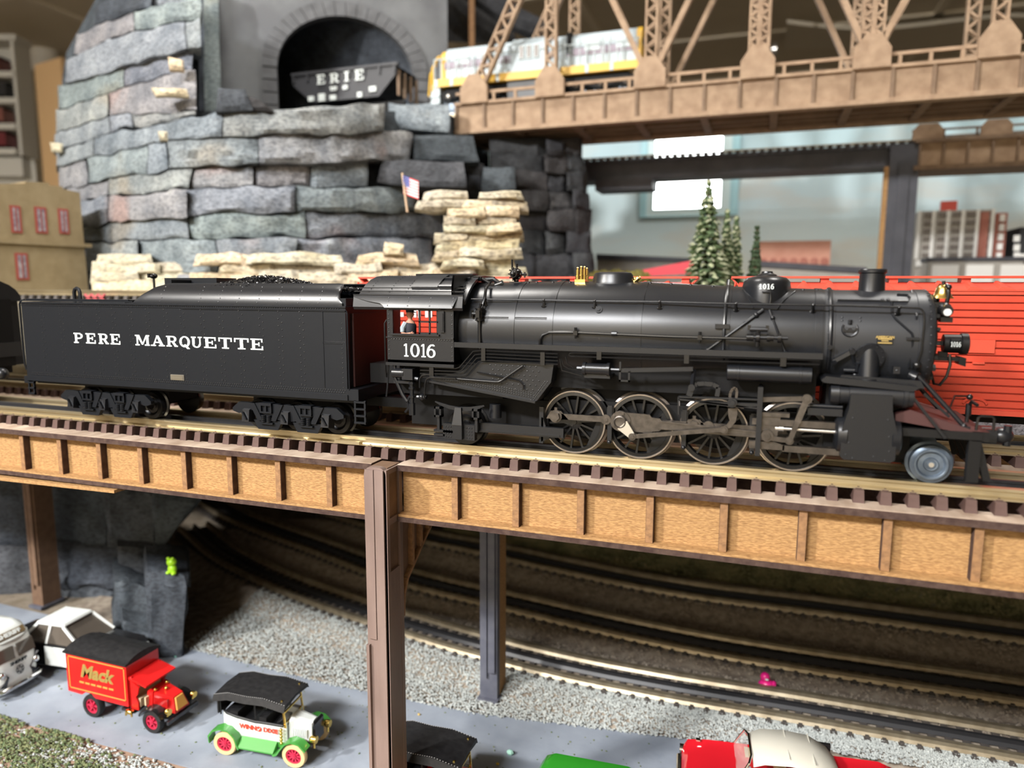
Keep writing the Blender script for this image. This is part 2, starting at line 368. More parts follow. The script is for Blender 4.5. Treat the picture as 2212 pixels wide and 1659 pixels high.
# ---- bents
GZ = -2.5
def bent(label, X, back_only=False):
    t = thing('trestle_bent', label, 'bridge support', (X, .8, GZ))
    w = .0725
    # front leg: laminated, rounded top
    def leg(y0, y1, mfront, mside, top):
        prof = [(X-w, GZ), (X+w, GZ)]
        r = .05
        prof += [(X+w-r+r*math.cos(a*PI/12), top-r+r*math.sin(a*PI/12)) for a in range(0, 7)]
        prof += [(X-w+r+r*math.cos(a*PI/12), top-r+r*math.sin(a*PI/12)) for a in range(6, 13)]
        lg = MB().prism(prof, 'xz', y0, y1).build('leg', mfront, t, angle=30)
        return lg
    lg = leg(-.155, -.115, K['post'], K['post'], .045)
    core = MB().box(X-w+.004, X+w-.004, -.115, .02, GZ, .03)
    MB().box(X-w+.012, X+w-.012, -.1149, .04, GZ, .035).build('leg_core', K['postin'], lg, smooth=False)
    # raised strips on the front face (laminated layers with a step low down)
    MB().box(X-w+.012, X-.004, -.168, -.155, -1.02, .03).build('strip', K['post'], lg, smooth=False)
    MB().box(X+.002, X+w-.012, -.168, -.155, GZ, .03).build('strip', K['post'], lg, smooth=False)
    MB().box(X-w, X-w+.02, -.175, -.155, GZ, -1.06).build('strip', K['post'], lg, smooth=False)
    # side flange frames with recessed cells, facing +X
    fr = MB()
    zc = [.03, -.30, -.34, -.62, -.66]
    fr.box(X+w-.012, X+w+.004, -.155, -.13, GZ, .03); fr.box(X+w-.012, X+w+.004, .0, .035, GZ, .03)
    for a, b in ((.03, .0), (-.27, -.31), (-.60, GZ)): fr.box(X+w-.012, X+w+.002, -.13, .0, b, a)
    fr.build('side_frame', K['post'], lg, smooth=False)
    # cap beam and knee gusset towards the rear leg (+Y)
    MB().box(X-.05, X+.05, .02, 1.95, -.42, -.32).build('cap_beam', K['postin'], t, smooth=False)
    poly = [(.03, -.33)]+[(.03+.62, -.33), (.62, -.36), (.30, -.58), (.10, -.72), (.055, -.80), (.04, -.95), (.03, -.95)]
    kn = MB().prism(poly, 'yz', X-.02, X+.045).build('knee_gusset', K['postin'], t, smooth=False)
    edge = [(.64, -.355), (.30, -.585), (.10, -.725), (.055, -.81), (.04, -.95)]
    e = MB()
    for i in range(len(edge)-1):
        e.bar((X+.02, *edge[i]), (X+.02, *edge[i+1]), .11, .02)
    e.build('gusset_edge', K['stiff'], kn, smooth=False)
    for yy, zb in ((.16, -.66), (.28, -.58), (.40, -.50), (.50, -.43)):
        MB().box(X+.045, X+.075, yy, yy+.03, zb, -.34).build('gusset_rib', K['stiff'], kn, smooth=False)
    # rear leg, slate front, raw wood flank
    rl = MB().box(X-.085, X+.075, 1.70, 1.76, GZ, -.32).build('rear_leg', K['postblue'], t, smooth=False, label='slate painted rear leg')
    MB().box(X+.052, X+.075, 1.7601, 1.92, GZ, -.32).build('rear_leg_flank', K['web'], rl, smooth=False)
    MB().box(X-.03, X-.015, 1.675, 1.70, GZ+.22, -.32).build('rear_leg_strip', K['postblue'], rl, smooth=False)
    MB().box(X+.0, X+.06, 1.67, 1.70, GZ+.28, -.32).build('rear_leg_strip', K['postblue'], rl, smooth=False)
    MB().box(X-.10, X+.09, 1.66, 1.95, GZ, GZ+.03).build('foot', K['postblue'], rl, smooth=False)
    return t
b1 = bent('tall brown trestle bent between the touring cars', -.42)
b3 = bent('brown trestle bent at the end of the right-hand girder span', 6.68)
b2 = bent('brown trestle bent standing against the dark rock behind the police car', -5.86)
for o in bpy.data.objects:
    if o.parent and o.parent.parent == b2 or o.parent == b2:
        if o.name.startswith('rear_leg') and o.data: o.data.materials[0] = K['postin']; o['label'] = 'brown rear leg'
# ================================================================ steam locomotive
LT = thing('steam_locomotive', 'satin black 2-8-2 steam locomotive numbered 1016 with brass bell', 'locomotive', (1.2, YC, ZR))
def LX(px, py, Y): return atY(px, py, Y).x
AX = .835   # boiler axis height
def br(x):  # boiler radius along X
    pts = [(.03, .283), (.5, .292), (.9, .292), (1.1, .288), (1.56, .265), (1.98, .253)]
    for (a, ra), (b, rb) in zip(pts, pts[1:]):
        if x <= b: return ra+(rb-ra)*max(0, (x-a))/(b-a)
    return .25
bo = MB().lathe([(x, br(x)) for x in (.0, .25, .5, .7, .9, 1.0, 1.1, 1.25, 1.4, 1.56, 1.75, 1.975)], (0, YC, AX), (1, 0, 0), 56).build('boiler', K['loco'], LT)
for x in (.335, .56, 1.045, 1.49, 1.93):
    r = br(x)+.0035
    MB().lathe([(x, r-.004), (x, r), (x+.035, br(x+.035)+.0035), (x+.035, r-.006)], (0, YC, AX), (1, 0, 0), 56).build('boiler_band', K['loco'], bo)
# seams between the lagging sheets on the near flank
def bpt(x, ang, lift=0.0):   # point on boiler skin; ang 0 = up, 90 = towards the camera
    r = (br(x) if x < 1.975 else .249)+lift; a = math.radians(ang)
    return Vector((x, YC-r*math.sin(a), AX+r*math.cos(a)))
s = MB()
for xa, xb in ((.10, .335), (.37, .56)):
    s.tube([bpt(xa, 72, .001), bpt(xb, 72, .001)], .003, 4); s.tube([bpt(xa, 73.5, .001), bpt(xb, 73.5, .001)], .002, 4)
s.build('sheet_seam', K['loco'], bo)
q = bpt(.845, 62); nrm = (q-Vector((q.x, YC, AX))).normalized()
MB().cyl(q-nrm*.004, q+nrm*.006, .020, n=16).cyl(q, q+nrm*.011, .010, n=6).build('washout_plug', K['loco'], bo)
# smokebox
sb = MB().lathe([(1.975, .235), (1.975, .252), (2.02, .252), (2.021, .249), (2.385, .249), (2.386, .253), (2.425, .253), (2.445, .248), (2.458, .236), (2.46, .20)], (0, YC, AX), (1, 0, 0), 56).build('smokebox', K['smoke'], LT)
MB().lathe([(2.455, .205), (2.468, .2), (2.478, .17), (2.488, .10), (2.492, .02)], (0, YC, AX), (1, 0, 0), 40).build('smokebox_door', K['locod'], sb)
for k in range(20):
    a = 2*PI*k/20; c = Vector((2.462, YC+.218*math.cos(a), AX+.218*math.sin(a)))
    d = MB(); d.bar(c, c+Vector((.014, 0, 0)), .016, .016); d.bar(c+Vector((.012, 0, 0)), c+Vector((.012, -.03*math.cos(a), -.03*math.sin(a))), .012, .012)
    d.build('door_clamp', K['locod'], sb)
rv = MB()
for k in range(0, 40):
    a = k*9
    for x in (1.99, 2.435):
        rv.rivet(bpt(x, a, .003), bpt(x, a)-Vector((x, YC, AX)), .005)
for x, a in ((2.05, 62), (2.05, 66), (2.13, 62), (2.13, 66)): rv.rivet(bpt(x, a), bpt(x, a)-Vector((x, YC, AX)), .006)
rv.build('smokebox_rivets', K['smoke'], sb, kind='stuff')
# strap with round clasp, square pipe runs on the smokebox flank
st = MB()
st.tube([bpt(2.0, a, .004) for a in range(-20, 125, 8)], .011, 8)
st.cyl(bpt(2.0, 96), bpt(2.0, 96, .025), .012, n=8)
st.build('smokebox_strap', K['loco'], sb)
c = bpt(2.085, 76, .002)
cl = MB().tube([bpt(2.085+.034*math.cos(t*PI/10), 76+7.8*math.sin(t*PI/10), .004) for t in range(-2, 13)], .005, 6)
cl.bar(bpt(2.052, 77, .004), bpt(2.118, 77, .004), .012, .02).cyl(bpt(2.085, 70, .002), bpt(2.085, 66, .01), .010, n=8).cyl(bpt(2.07, 76, .0), bpt(2.07, 76, .016), .009, n=8).cyl(bpt(2.1, 76, .0), bpt(2.1, 76, .016), .009, n=8)
cl.build('round_clamp', K['loco'], sb)
pl = MB()
c = bpt(2.24, 87, .003)
gp = lambda dx, da: bpt(2.24+dx, 87+da, .0015)
pl.add([gp(-.035, -4.6), gp(.035, -4.6), gp(.035, 4.6), gp(-.035, 4.6), bpt(2.205, 82.4, .006), bpt(2.275, 82.4, .006), bpt(2.275, 91.6, .006), bpt(2.205, 91.6, .006)],
       [(0, 1, 5, 4), (1, 2, 6, 5), (2, 3, 7, 6), (3, 0, 4, 7), (4, 5, 6, 7)])
pl.build('maker_plate', K['locod'], sb, smooth=False)
tx = text_mb('AMERICAN', .016, Matrix.Translation(bpt(2.24, 84.2, .0075)) @ Matrix(((1, 0, 0), (0, 0, -1), (0, 1, 0))).to_4x4(), off=.0005, extr=.0006)
for da in (1.2, 5.4): tx.bar(bpt(2.21, 84.9+da, .007), bpt(2.27, 84.9+da, .007), .003, .0045)
tx.bar(bpt(2.225, 88, .007), bpt(2.255, 88, .007), .003, .004)
tx.build('plate_lettering', K['gold'], sb, smooth=False)
pp = MB()
pp.tube([bpt(2.03, 38, .004), bpt(2.30, 39, .004)], .005, 6)
pp.tube([bpt(2.30, 25, .004), bpt(2.345, 26, .004), bpt(2.352, 32, .004), bpt(2.34, 39, .004), bpt(2.22, 39, .004)], .005, 6)
pp.tube([bpt(2.27, 40, .004), bpt(2.27, 58, .004), bpt(2.285, 64, .004), bpt(2.352, 79, .004), bpt(2.36, 84, .004), bpt(2.355, 118, .004)], .006, 6)
pp.tube([bpt(2.37, 12, .004), bpt(2.372, 60, .004), bpt(2.372, 118, .004)], .006, 6)
pp.bar(bpt(2.33, 85, .008), bpt(2.385, 85, .008), .012, .012)
for x in (2.23, 2.255): pp.cyl(bpt(x, 38, 0), bpt(x, 38, .014), .009, n=8)
pp.build('smokebox_piping', K['loco'], sb)
vl = MB()
vl.bar(bpt(2.02, 112, .02), bpt(2.10, 100, .02), .014, .018); vl.cyl(bpt(2.10, 100, 0), bpt(2.10, 100, .03), .014, n=10); vl.cyl(bpt(2.025, 112, 0), bpt(2.025, 112, .03), .012, n=10)
vl.bar(bpt(2.10, 102, .02), bpt(2.13, 122, .02), .010, .014); vl.cyl(bpt(2.07, 122, .02), bpt(2.12, 122, .02), .011, n=8); vl.sph(bpt(2.125, 128, .02), .015); vl.cyl(bpt(2.13, 112, .02), bpt(2.13, 122, .02), .012, n=8)
vl.build('blow_off_linkage', K['loco'], sb)
# stack
sx = (LX(1857, 600, YC)+LX(1912, 600, YC))/2
MB().lathe([(-.01, .098), (.02, .080), (.04, .066), (.052, .0625), (.145, .0595), (.15, .067), (.162, .067), (.168, .062), (.168, .05), (.10, .048)], (sx, YC, 1.012+.01), (0, 0, 1), 32).build('smokestack', K['loco'], LT)
# steam dome
dx = (LX(1280, 608, YC)+LX(1370, 608, YC))/2
MB().lathe([(0, .150), (.03, .135), (.055, .112), (.085, .098), (.12, .092), (.133, .084), (.139, .06), (.14, .01)], (dx, YC, 1.042), (0, 0, 1), 40, sx=1.22, sy=.9).build('steam_dome', K['loco'], LT)
# sand dome
qx = (LX(1600, 625, YC)+LX(1712, 625, YC))/2
sd = MB().lathe([(0, .125), (.10, .122), (.19, .119), (.222, .112), (.242, .095), (.25, .06), (.252, .05)], (qx, YC, .905), (0, 0, 1), 40, sx=1.04, sy=1.55).build('sand_dome', K['loco'], LT)
MB().lathe([(0, .05), (.006, .05), (.012, .036), (.016, .03), (.024, .028), (.026, .01)], (qx, YC, 1.156), (0, 0, 1), 24).build('sand_hatch', K['loco'], sd)
tm = MB()
for i, (ch, (l, r)) in enumerate(zip('1016', even('1016', -.036, .036, .12))):
    am = (l+r)/2/.121; cs, sn = math.sin(am), math.cos(am)
    glyphs(tm, ch, [(-.0075, .0075)], -.013, .013, (qx+.1215*cs, YC-.1845*sn-.002, 1.100), (1, cs*.6, 0), (0, 0, 1), (cs, -sn, 0), .002)
tm.build('dome_number', K['white'], sd, smooth=False, label='white number 1016')
sp_ = MB()
zz = lambda x, a, l=.004: bpt(x, a, l)
sp_.tube([zz(qx-.115, 22), zz(qx-.075, 44), zz(qx-.055, 55), zz(qx+.055, 55), zz(qx+.085, 42), zz(qx+.14, 22)], .004, 6)
sp_.tube([(qx-.02, YC-.193, 1.072), (qx+.02, YC-.193, 1.072), (qx+.022, YC-.196, 1.04), (qx+.02, YC-.198, 1.015)], .004, 6)
sp_.build('sand_trap_lines', K['loco'], sd)
def rodseg(mb, a, b, r): mb.tube([a, b], r, 8)
v = MB()
va = zz(qx-.01, 57, .012); vb = zz(1.38+.03, 104, .012); vc = zz(qx+.02, 57, .012); vd = zz(1.80, 104, .012)
v.tube([va, va.lerp(vb, .35)+Vector((0, -.02, 0)), va.lerp(vb, .7)+Vector((0, -.018, 0)), vb], .008, 8)
v.tube([vc, vc.lerp(vd, .5)+Vector((0, -.02, 0)), vd], .006, 8)
v.sph(va.lerp(vb, .12)+Vector((0, -.008, 0)), .014); v.sph(vc.lerp(vd, .18)+Vector((0, -.01, 0)), .012); v.sph(vd, .014)
v.build('sand_pipe', K['loco'], LT)
# whistle turret, pop valves, generator
g = atY(1115, 592, YC-.02)
gm = MB().sph(g, (.036, .05, .036), 14, 9).cyl(g-Vector((0, .055, 0)), g-Vector((0, .02, 0)), .022, .03, 14).sph(g-Vector((0, .055, 0)), .018, 10, 6)
for k in range(10):
    a = 2*PI*k/10; gm.box(g.x+.037*math.cos(a)-.004, g.x+.037*math.cos(a)+.004, g.y-.03, g.y-.015, g.z+.037*math.sin(a)-.004, g.z+.037*math.sin(a)+.004)
gm.cyl(g+Vector((-.024, 0, .02)), g+Vector((-.026, 0, .085)), .006, n=6).cyl(g+Vector((.004, 0, .03)), g+Vector((.004, 0, .06)), .007, n=6)
gm.cyl(g+Vector((.03, 0, -.002)), g+Vector((.065, 0, -.002)), .008, n=6).box(g.x+.05, g.x+.058, g.y-.005, g.y+.005, g.z-.022, g.z+.012)
gm.box(g.x-.035, g.x+.04, g.y-.02, g.y+.05, 1.105, 1.125).cyl((g.x-.005, g.y+.02, 1.11), g, .015, n=8)
gm.build('turbo_generator', K['gloss'], LT)
b = atY(1255, 612, YC-.03)
pv = MB().box(b.x-.03, b.x+.03, b.y-.03, b.y+.06, 1.118, 1.138)
for i, (ox, oy, oz) in enumerate(((-.016, -.02, 0), (.0, .0, .006), (.014, .02, .005), (.024, .04, -.002))):
    cx, cy, cz = b.x+ox, b.y+oy, 1.132+oz
    pv.lathe([(0, .012), (.02, .012), (.021, .015), (.027, .015), (.028, .009), (.06, .0085), (.061, .005), (.07, .005), (.071, .008), (.076, .003)], (cx, cy, cz), (0, 0, 1), 10)
pv.build('safety_valves', K['brass'], LT)
b = atY(1372, 603, YC)
MB().cyl(b-Vector((.012, 0, .02)), b+Vector((.02, 0, .008)), .012, n=8).cyl(b+Vector((0, .01, -.02)), b+Vector((.028, .01, .012)), .008, n=8).sph(b, .014).build('whistle', K['brass'], LT)
hb = MB()
for px in (1142, 1160, 1195, 1232, 1405, 1450, 1492, 1540, 1735, 1765):
    p = atY(px, 612+(px-1400)*.018, YC-.06); r = br(p.x); hb.rivet((p.x, YC-.06, AX+math.sqrt(r*r-.0036)), (0, -.2, 1), .009)
hb.build('boiler_studs', K['locod'], bo, kind='stuff')
# cab-front pipework
cp = MB()
p0 = Vector((.10, .27, 1.14))
cp.tube([(.02, .25, 1.135), (.075, .25, 1.14), (.10, .24, 1.14)], .012).box(.05, .085, .225, .27, 1.12, 1.155)
a1 = atY(1058, 612, .2); a2 = atY(1047, 645, .075); a3 = atY(1040, 665, .06)
cp.tube([(.11, .23, 1.142), a1, a1.lerp(a2, .5)+Vector((0, -.02, .015)), a2, a3], .009, 8)
cp.tube([(.12, .25, 1.135), (.17, .25, 1.14), (.19, .25, 1.125), (.21, .25, 1.11)], .014, 8).cyl((.185, .25, 1.10), (.23, .25, 1.115), .02, n=10)
cp.build('cab_front_piping', K['gloss'], LT)
a = atY(1036, 678, .05)
iv = MB().cyl(a+Vector((0, 0, -.035)), a+Vector((0, 0, .03)), .022, n=12)
for z in (-.035, -.012, .012, .03): iv.cyl(a+Vector((0, 0, z-.003)), a+Vector((0, 0, z+.003)), .027, n=12)
iv.cyl(a+Vector((-.045, 0, -.02)), a+Vector((-.045, 0, .02)), .008, n=8).cyl(a+Vector((-.045, 0, 0)), a, .01, n=8).box(a.x-.012, a.x+.012, a.y-.035, a.y, a.z-.02, a.z+.02)
iv.cyl(a+Vector((.002, 0, -.20)), a+Vector((0, 0, -.03)), .012, n=10).cyl(a+Vector((0, 0, .03)), a+Vector((.008, 0, .06)), .008, n=8)
iv.build('lubricator_column', K['gloss'], LT)
# hand rail along the boiler
hp = [(1018, 646), (1175, 648.5), (1285, 650.5), (1425, 652), (1590, 656.5), (1757, 659), (1943, 664), (1985, 666)]
HY = .085
pts = [atY(x, y, HY) for x, y in hp]
e = pts[-1]
pts += [e+Vector((.012, -.002, -.006)), e+Vector((.022, -.004, -.022)), e+Vector((.026, -.006, -.06)), e+Vector((.024, -.006, -.20)), e+Vector((.012, .01, -.27))]
hr = MB().tube(pts, .0048, 8).build('handrail', K['gloss'], LT)
for x, y in hp[1:-1]+[(1048, 646)]:
    p = atY(x, y, HY); r = br(p.x) if p.x < 1.97 else .249
    zz0 = p.z-.035; yb = YC-math.sqrt(max(.0001, r*r-(zz0-AX)**2))
    MB().sph(p, .0095, 8, 6).cyl(p, (p.x, yb, zz0), .006, .011, 8).sph((p.x, yb-.002, zz0), (.016, .006, .009), 8, 5).build('rail_stanchion', K['gloss'], hr)
c = pts[-1]; MB().sph(c+Vector((0, .0, 0)), .02, 10, 7).build('rail_stanchion', K['gloss'], hr)

# ---- cab
CY0, CY1 = -.01, .68; cz0, cz1 = .652, .972
cb = MB()
xa, xb, wx0, wx1, wz0, wz1 = -.400, .027, -.362, -.070, .822, .965
for (y0, y1) in ((CY0, CY0+.014), (CY1-.014, CY1)):
    cb.box(xa, wx0, y0, y1, cz0, cz1).box(wx1, xb, y0, y1, cz0, cz1).box(wx0, wx1, y0, y1, cz0, wz0).box(wx0, wx1, y0, y1, wz1, cz1)
cb.box(xa, xb, CY0, CY1, cz0, cz0+.015)
cab = cb.build('cab', K['loco'], LT, smooth=False)
# cab front wall: ring above the boiler
n = 18; vs = []; fs = []
hw = .345
def cab_out(a):  # cab outline at angle a (0 = up), seen from the front
    x = math.sin(a); z = math.cos(a); t = min(hw/max(1e-6, abs(x)), (.31+.02*abs(z)) / max(1e-6, z) if z > 0 else .19/max(1e-6, -z))
    return YC-x*t, AX+z*t
for k in range(49):
    a = 2*PI*k/48; oy, oz = cab_out(a); vs += [(xb-.012, YC-.255*math.sin(a), AX+.255*math.cos(a)), (xb-.012, oy, oz), (xb, YC-.255*math.sin(a), AX+.255*math.cos(a)), (xb, oy, oz)]
for k in range(48):
    i = 4*k; j = i+4; fs += [(i, j, j+1, i+1), (i+2, i+3, j+3, j+2)]
MB().add(vs, fs).build('cab_front', K['locod'], cab, smooth=False)
# roof: curved cross-section with a flared eave band
rp_ = []
for k in range(0, 13):
    a = math.radians(-62+124*k/12); rp_.append((YC+.405*math.sin(a)*1.0, .757+.405*math.cos(a)))
eave_y0, eave_z0 = rp_[0]
prof = [(CY0-.012, .975), (CY0+.0, 1.04)]+[(y, z) for y, z in rp_ if CY0+.02 < y < CY1-.02]+[(CY1, 1.04), (CY1+.012, .975)]
inner = [(y*.965+YC*.035, z-.016) for y, z in prof][::-1]
rf = MB().prism(prof+inner, 'yz', -.62, .085)
# swept rear corner below the eave
roof = rf.build('cab_roof', K['loco'], cab, angle=25)
ed = MB()
for zc_ in (1.045, 1.066, 1.086):
    yy = CY0+.006 if zc_ < 1.05 else (CY0+.018 if zc_ < 1.07 else CY0+.045)
    ed.bar((-.62, yy-.004, zc_), (.088, yy-.004, zc_), .012, .006)
ed.build('roof_ledge', K['loco'], roof, smooth=False)
ep = [(-.62, 1.045), (-.62, 1.03), (-.50, 1.005), (-.42, .995), (-.402, .985), (-.400, .972), (.03, .972), (.05, .985), (.06, 1.045)]
def ey(z): return CY0-.030+((z-.972)/.073)**1.3*.034
vs = []; n = 6; rows_ = []
for k in range(n+1):
    z = .972+.073*k/n
    xl = (-.62 if z >= 1.03 else (-.62+(1.03-z)/.025*.12 if z >= 1.005 else (-.50+(1.005-z)/.01*.08 if z >= .995 else -.42+(.995-z)/.023*.02)))
    xr_ = .03+(z-.972)/.073*.03
    for t in range(9): vs.append((xl+(xr_-xl)*t/8, ey(z), z))
fs = [(i*9+j, i*9+j+1, i*9+j+10, i*9+j+9) for i in range(n) for j in range(8)]
m0_ = len(vs); vs2 = [(x, y+.010, z) for x, y, z in vs]
fs2 = [tuple(m0_+i for i in f[::-1]) for f in fs]
rim = [k for k in range(9)]+[i*9+8 for i in range(1, n+1)]+[n*9+k for k in range(7, -1, -1)]+[i*9 for i in range(n-1, 0, -1)]
fs3 = [(rim[k], rim[(k+1) % len(rim)], m0_+rim[(k+1) % len(rim)], m0_+rim[k]) for k in range(len(rim))]
MB().add(vs+vs2, fs+fs2+fs3).build('eave_panel', K['loco'], roof, angle=60)
def roofband(x0, x1, a0, a1, lift, name, m):
    P = []
    st = [a0+(a1-a0)*k/6 for k in range(7)]
    for a in st: P.append((YC-(.405+lift)*math.sin(math.radians(a)), .757+(.405+lift)*math.cos(math.radians(a))))
    for a in st[::-1]: P.append((YC-.40*math.sin(math.radians(a)), .757+.40*math.cos(math.radians(a))))
    return MB().prism(P, 'yz', x0, x1).build(name, m, roof, angle=25)
roofband(-.29, -.12, 10, 36, .010, 'roof_hatch', K['loco'])
roofband(-.36, .02, -6, 6, .012, 'roof_ridge', K['loco'])
for a in (19, 33): roofband(-.115, .045, a, a+2.4, .012, 'hatch_runner', K['loco'])
rr = MB()
for k in range(12): rr.rivet((xa+.012, CY0, cz0+.02+k*.026), (0, -1, 0), .0042); rr.rivet((xb-.010, CY0, cz0+.02+k*.026), (0, -1, 0), .0042)
for k in range(23): rr.rivet((xa+.03+k*.017, CY0, .788), (0, -1, 0), .0045)
for k in range(8): rr.rivet((-.06+k*.011, CY0, .962), (0, -1, 0), .003)
for x in (-.38, -.25, -.11, .03):
    for z in (.985, 1.01, 1.03): rr.rivet((x, CY0-.030+((z-.972)/.073)**1.3*.034, z), (0, -1, .4), .0042)
for xx in (-.56, -.42, -.31, .05):
    for k in range(22):
        a = math.radians(-50+k*4.4)
        if abs(a) < .9: rr.rivet((xx+.04*math.sin(k*.5)*0, YC+.405*math.sin(a), .757+.405*math.cos(a)), (0, math.sin(a), math.cos(a)), .0035)
rr.build('cab_rivets', K['rivet'], cab, kind='stuff')
MB().box(xa-.005, xb, CY0-.006, CY0, .795, .803).box(xa-.008, xb+.004, CY0-.01, CY0+.02, cz0-.018, cz0).box(-.37, -.06, CY0-.014, CY0, .812, .822).box(-.385, -.055, CY0-.022, CY0, .968, .978).build('cab_beading', K['loco'], cab, smooth=False)
wf = MB()
for x in (-.195, -.130, -.078): wf.box(x, x+.010, CY0+.002, CY0+.010, wz0, wz1)
for z in (.822, .888, .955): wf.box(-.195, -.068, CY0+.002, CY0+.010, z, z+.008)
wf.build('window_sash', K['loco'], cab, smooth=False)
MB().box(-.055, -.028, CY0-.012, CY0, .835, .955).box(-.05, -.033, CY0-.016, CY0-.011, .845, .945).build('wind_deflector', K['loco'], cab, smooth=False)
MB().box(xa, xb, CY0+.014, CY1-.014, cz0, cz0+.02).box(xb-.07, xb-.012, .12, .55, cz0, 1.0).build('cab_floor', K['under'], cab, smooth=False)
MB().tube([(xa-.012, CY0+.004, .56), (xa-.012, CY0-.004, .60), (xa-.012, CY0-.004, .88), (xa-.004, CY0+.006, .90)], .0055, 6).build('grab_rail', K['gloss'], cab)
tm = MB()
e0 = LX(872, 760, CY0); e1 = LX(941, 760, CY0)
glyphs(tm, '1016', [(e0, e0+.035), (e0+.045, e0+.105), (e0+.112, e0+.147), (e0+.150, e1)], .688, .764, (0, CY0, 0), (1, 0, 0), (0, 0, 1), (0, -1, 0), .0025)
tm.build('cab_number', K['white'], cab, smooth=False, label='white serif number 1016')

# ---- running boards
rbz = .768
rbm = MB().box(.03, 1.965, -.01, .12, .766, .778).box(.03, 1.965, -.012, .0, .752, .781).build('running_board', K['loco'], LT, smooth=False)
fb = MB().prism([(1.965, .655), (1.985, .672), (2.375, .640), (2.385, .632), (2.36, .615), (1.98, .640), (1.965, .648)], 'xz', -.01, .30).build('front_running_board', K['loco'], LT, smooth=False)
# pipes
pm = MB()
def zpx(pl, Y, r, n=6): pm.tube([atY(x, y, Y) for x, y in pl], r, n)
zpx([(1166, 746), (1166, 734), (1172, 724), (1186, 718), (1240, 718), (1450, 727), (1626, 732)], .03, .0075, 8)
for k in range(2): zpx([(1770, 786+k*9.5-8), (1500, 778+k*8.5-8), (1240, 769+k*8-7)], -.005, .0042)
zpx([(1240, 762), (1231, 763), (1229, 767), (1233, 770), (1240, 770)], -.005, .0042)
for k in range(4):
    zpx([(1205, 765.5+k*7.6-1), (1040+k*5, 757+k*7.2), (1022+k*4, 759+k*7.3), (993+k*4.5, 793+k*6.5), (985+k*4, 796+k*6.4), (908, 792.5+k*7.2)], -.004, .0042)
zpx([(907, 838), (907, 818), (912, 811), (921, 809), (932, 809)], -.01, .006); zpx([(917, 862), (919, 828), (922, 818), (930, 815), (985, 818)], -.02, .006)
zpx([(985, 818), (1030, 822), (1070, 825), (1077, 825), (1084, 822), (1092, 816), (1130, 790)], -.005, .007, 14); zpx([(1030, 804), (1120, 822), (1130, 832), (1130, 842)], .0, .0042)
zpx([(1213, 775), (1218, 790), (1230, 797), (1262, 799)], .0, .0045); zpx([(1222, 770), (1226, 786), (1240, 795)], .0, .0045); zpx([(1210, 775), (1214, 800), (1258, 812)], .0, .0045)
pm.build('pipe_runs', K['gloss'], LT)
for x, y, h, w in ((932, 801, 26, 10), (1044, 766, 26, 9), (1172, 775, 26, 9), (1294, 768, 16, 9), (1483, 776, 16, 9), (1692, 782, 16, 10)):
    p = atY(x, y, -.012); s = .00275; MB().box(p.x-w*s/2, p.x+w*s/2, -.014, .004, p.z-h*s/2, p.z+h*s/2).build('pipe_clamp', K['gloss'], LT, smooth=False)
for x, y in ((1244, 719), (1512, 729)):
    p = atY(x, y, .028); MB().box(p.x-.011, p.x+.011, .012, .045, p.z-.012, p.z+.012).cyl((p.x, .02, p.z+.012), (p.x, .02, p.z+.03), .008, n=8).cyl((p.x, .02, p.z-.03), (p.x, .02, p.z-.012), .006, n=8).build('pipe_clamp', K['gloss'], LT)
p = atY(1327, 721, .03); MB().cyl((p.x-.014, .03, p.z), (p.x+.014, .03, p.z), .013, n=8).build('pipe_union', K['gloss'], LT)
p = atY(1637, 729, .015)
ck = MB().cyl(p-Vector((.05, 0, 0)), p+Vector((.14, 0, .0)), .009, n=8)
for dx_, r_ in ((-.045, .018), (-.028, .018), (.0, .024), (.05, .02), (.066, .016), (.10, .024)): ck.cyl(p+Vector((dx_-.008, 0, 0)), p+Vector((dx_+.008, 0, 0)), r_, n=10)
ck.cyl(p+Vector((0, 0, -.045)), p+Vector((0, 0, .035)), .011, n=8).cyl(p+Vector((-.04, 0, .04)), p+Vector((.045, 0, .04)), .012, n=8).box(p.x-.05, p.x-.035, p.y-.01, p.y+.01, p.z+.035, p.z+.06).box(p.x+.035, p.x+.05, p.y-.01, p.y+.01, p.z+.035, p.z+.06)
ck.build('check_valve', K['gloss'], LT)
ps = MB()
a = atY(1553, 690, .05); ps.tube([bpt(1.50, s_, .008) for s_ in range(-5, 118, 8)], .009, 8); ps.cyl(bpt(1.50, 20, 0), bpt(1.50, 6, .03), .008, n=8)
q = bpt(1.495, 77, .012); ps.box(q.x-.04, q.x+.03, q.y-.008, q.y+.008, q.z-.011, q.z+.011)
ps.build('boiler_downpipe', K['loco'], bo)
# power reverse cylinder and its reach rod
p = atY(1290, 797, 0.0)
pr = MB().cyl((p.x-.068, 0.0, p.z), (p.x+.062, 0.0, p.z), .030, n=18)
for dx_ in (-.068, .062): pr.cyl((p.x+dx_-.008, 0, p.z), (p.x+dx_+.008, 0, p.z), .035, n=18)
pr.cyl((p.x-.11, 0, p.z), (p.x-.06, 0, p.z), .012, n=8).cyl((p.x+.06, 0, p.z), (p.x+.12, 0, p.z), .009, n=8)
pr.box(p.x-.07, p.x+.07, .0, .12, p.z-.05, p.z-.03)
pr.build('power_reverse', K['loco'], LT)
q0 = atY(1340, 800, -.005); q1 = atY(1497, 797, -.005)
rk = MB().bar((q0.x, -.004, q0.z), (q1.x, -.004, q1.z), .012, .022)
f1 = atY(1345, 802, -.012)
for (dx0, dx1, dz0, dz1) in ((-.018, -.008, -.055, .05), (.03, .04, -.055, .0), (-.018, .04, -.005, .005), (-.018, .04, -.055, -.045)): rk.box(f1.x+dx0, f1.x+dx1, -.016, -.006, f1.z+dz0, f1.z+dz1)
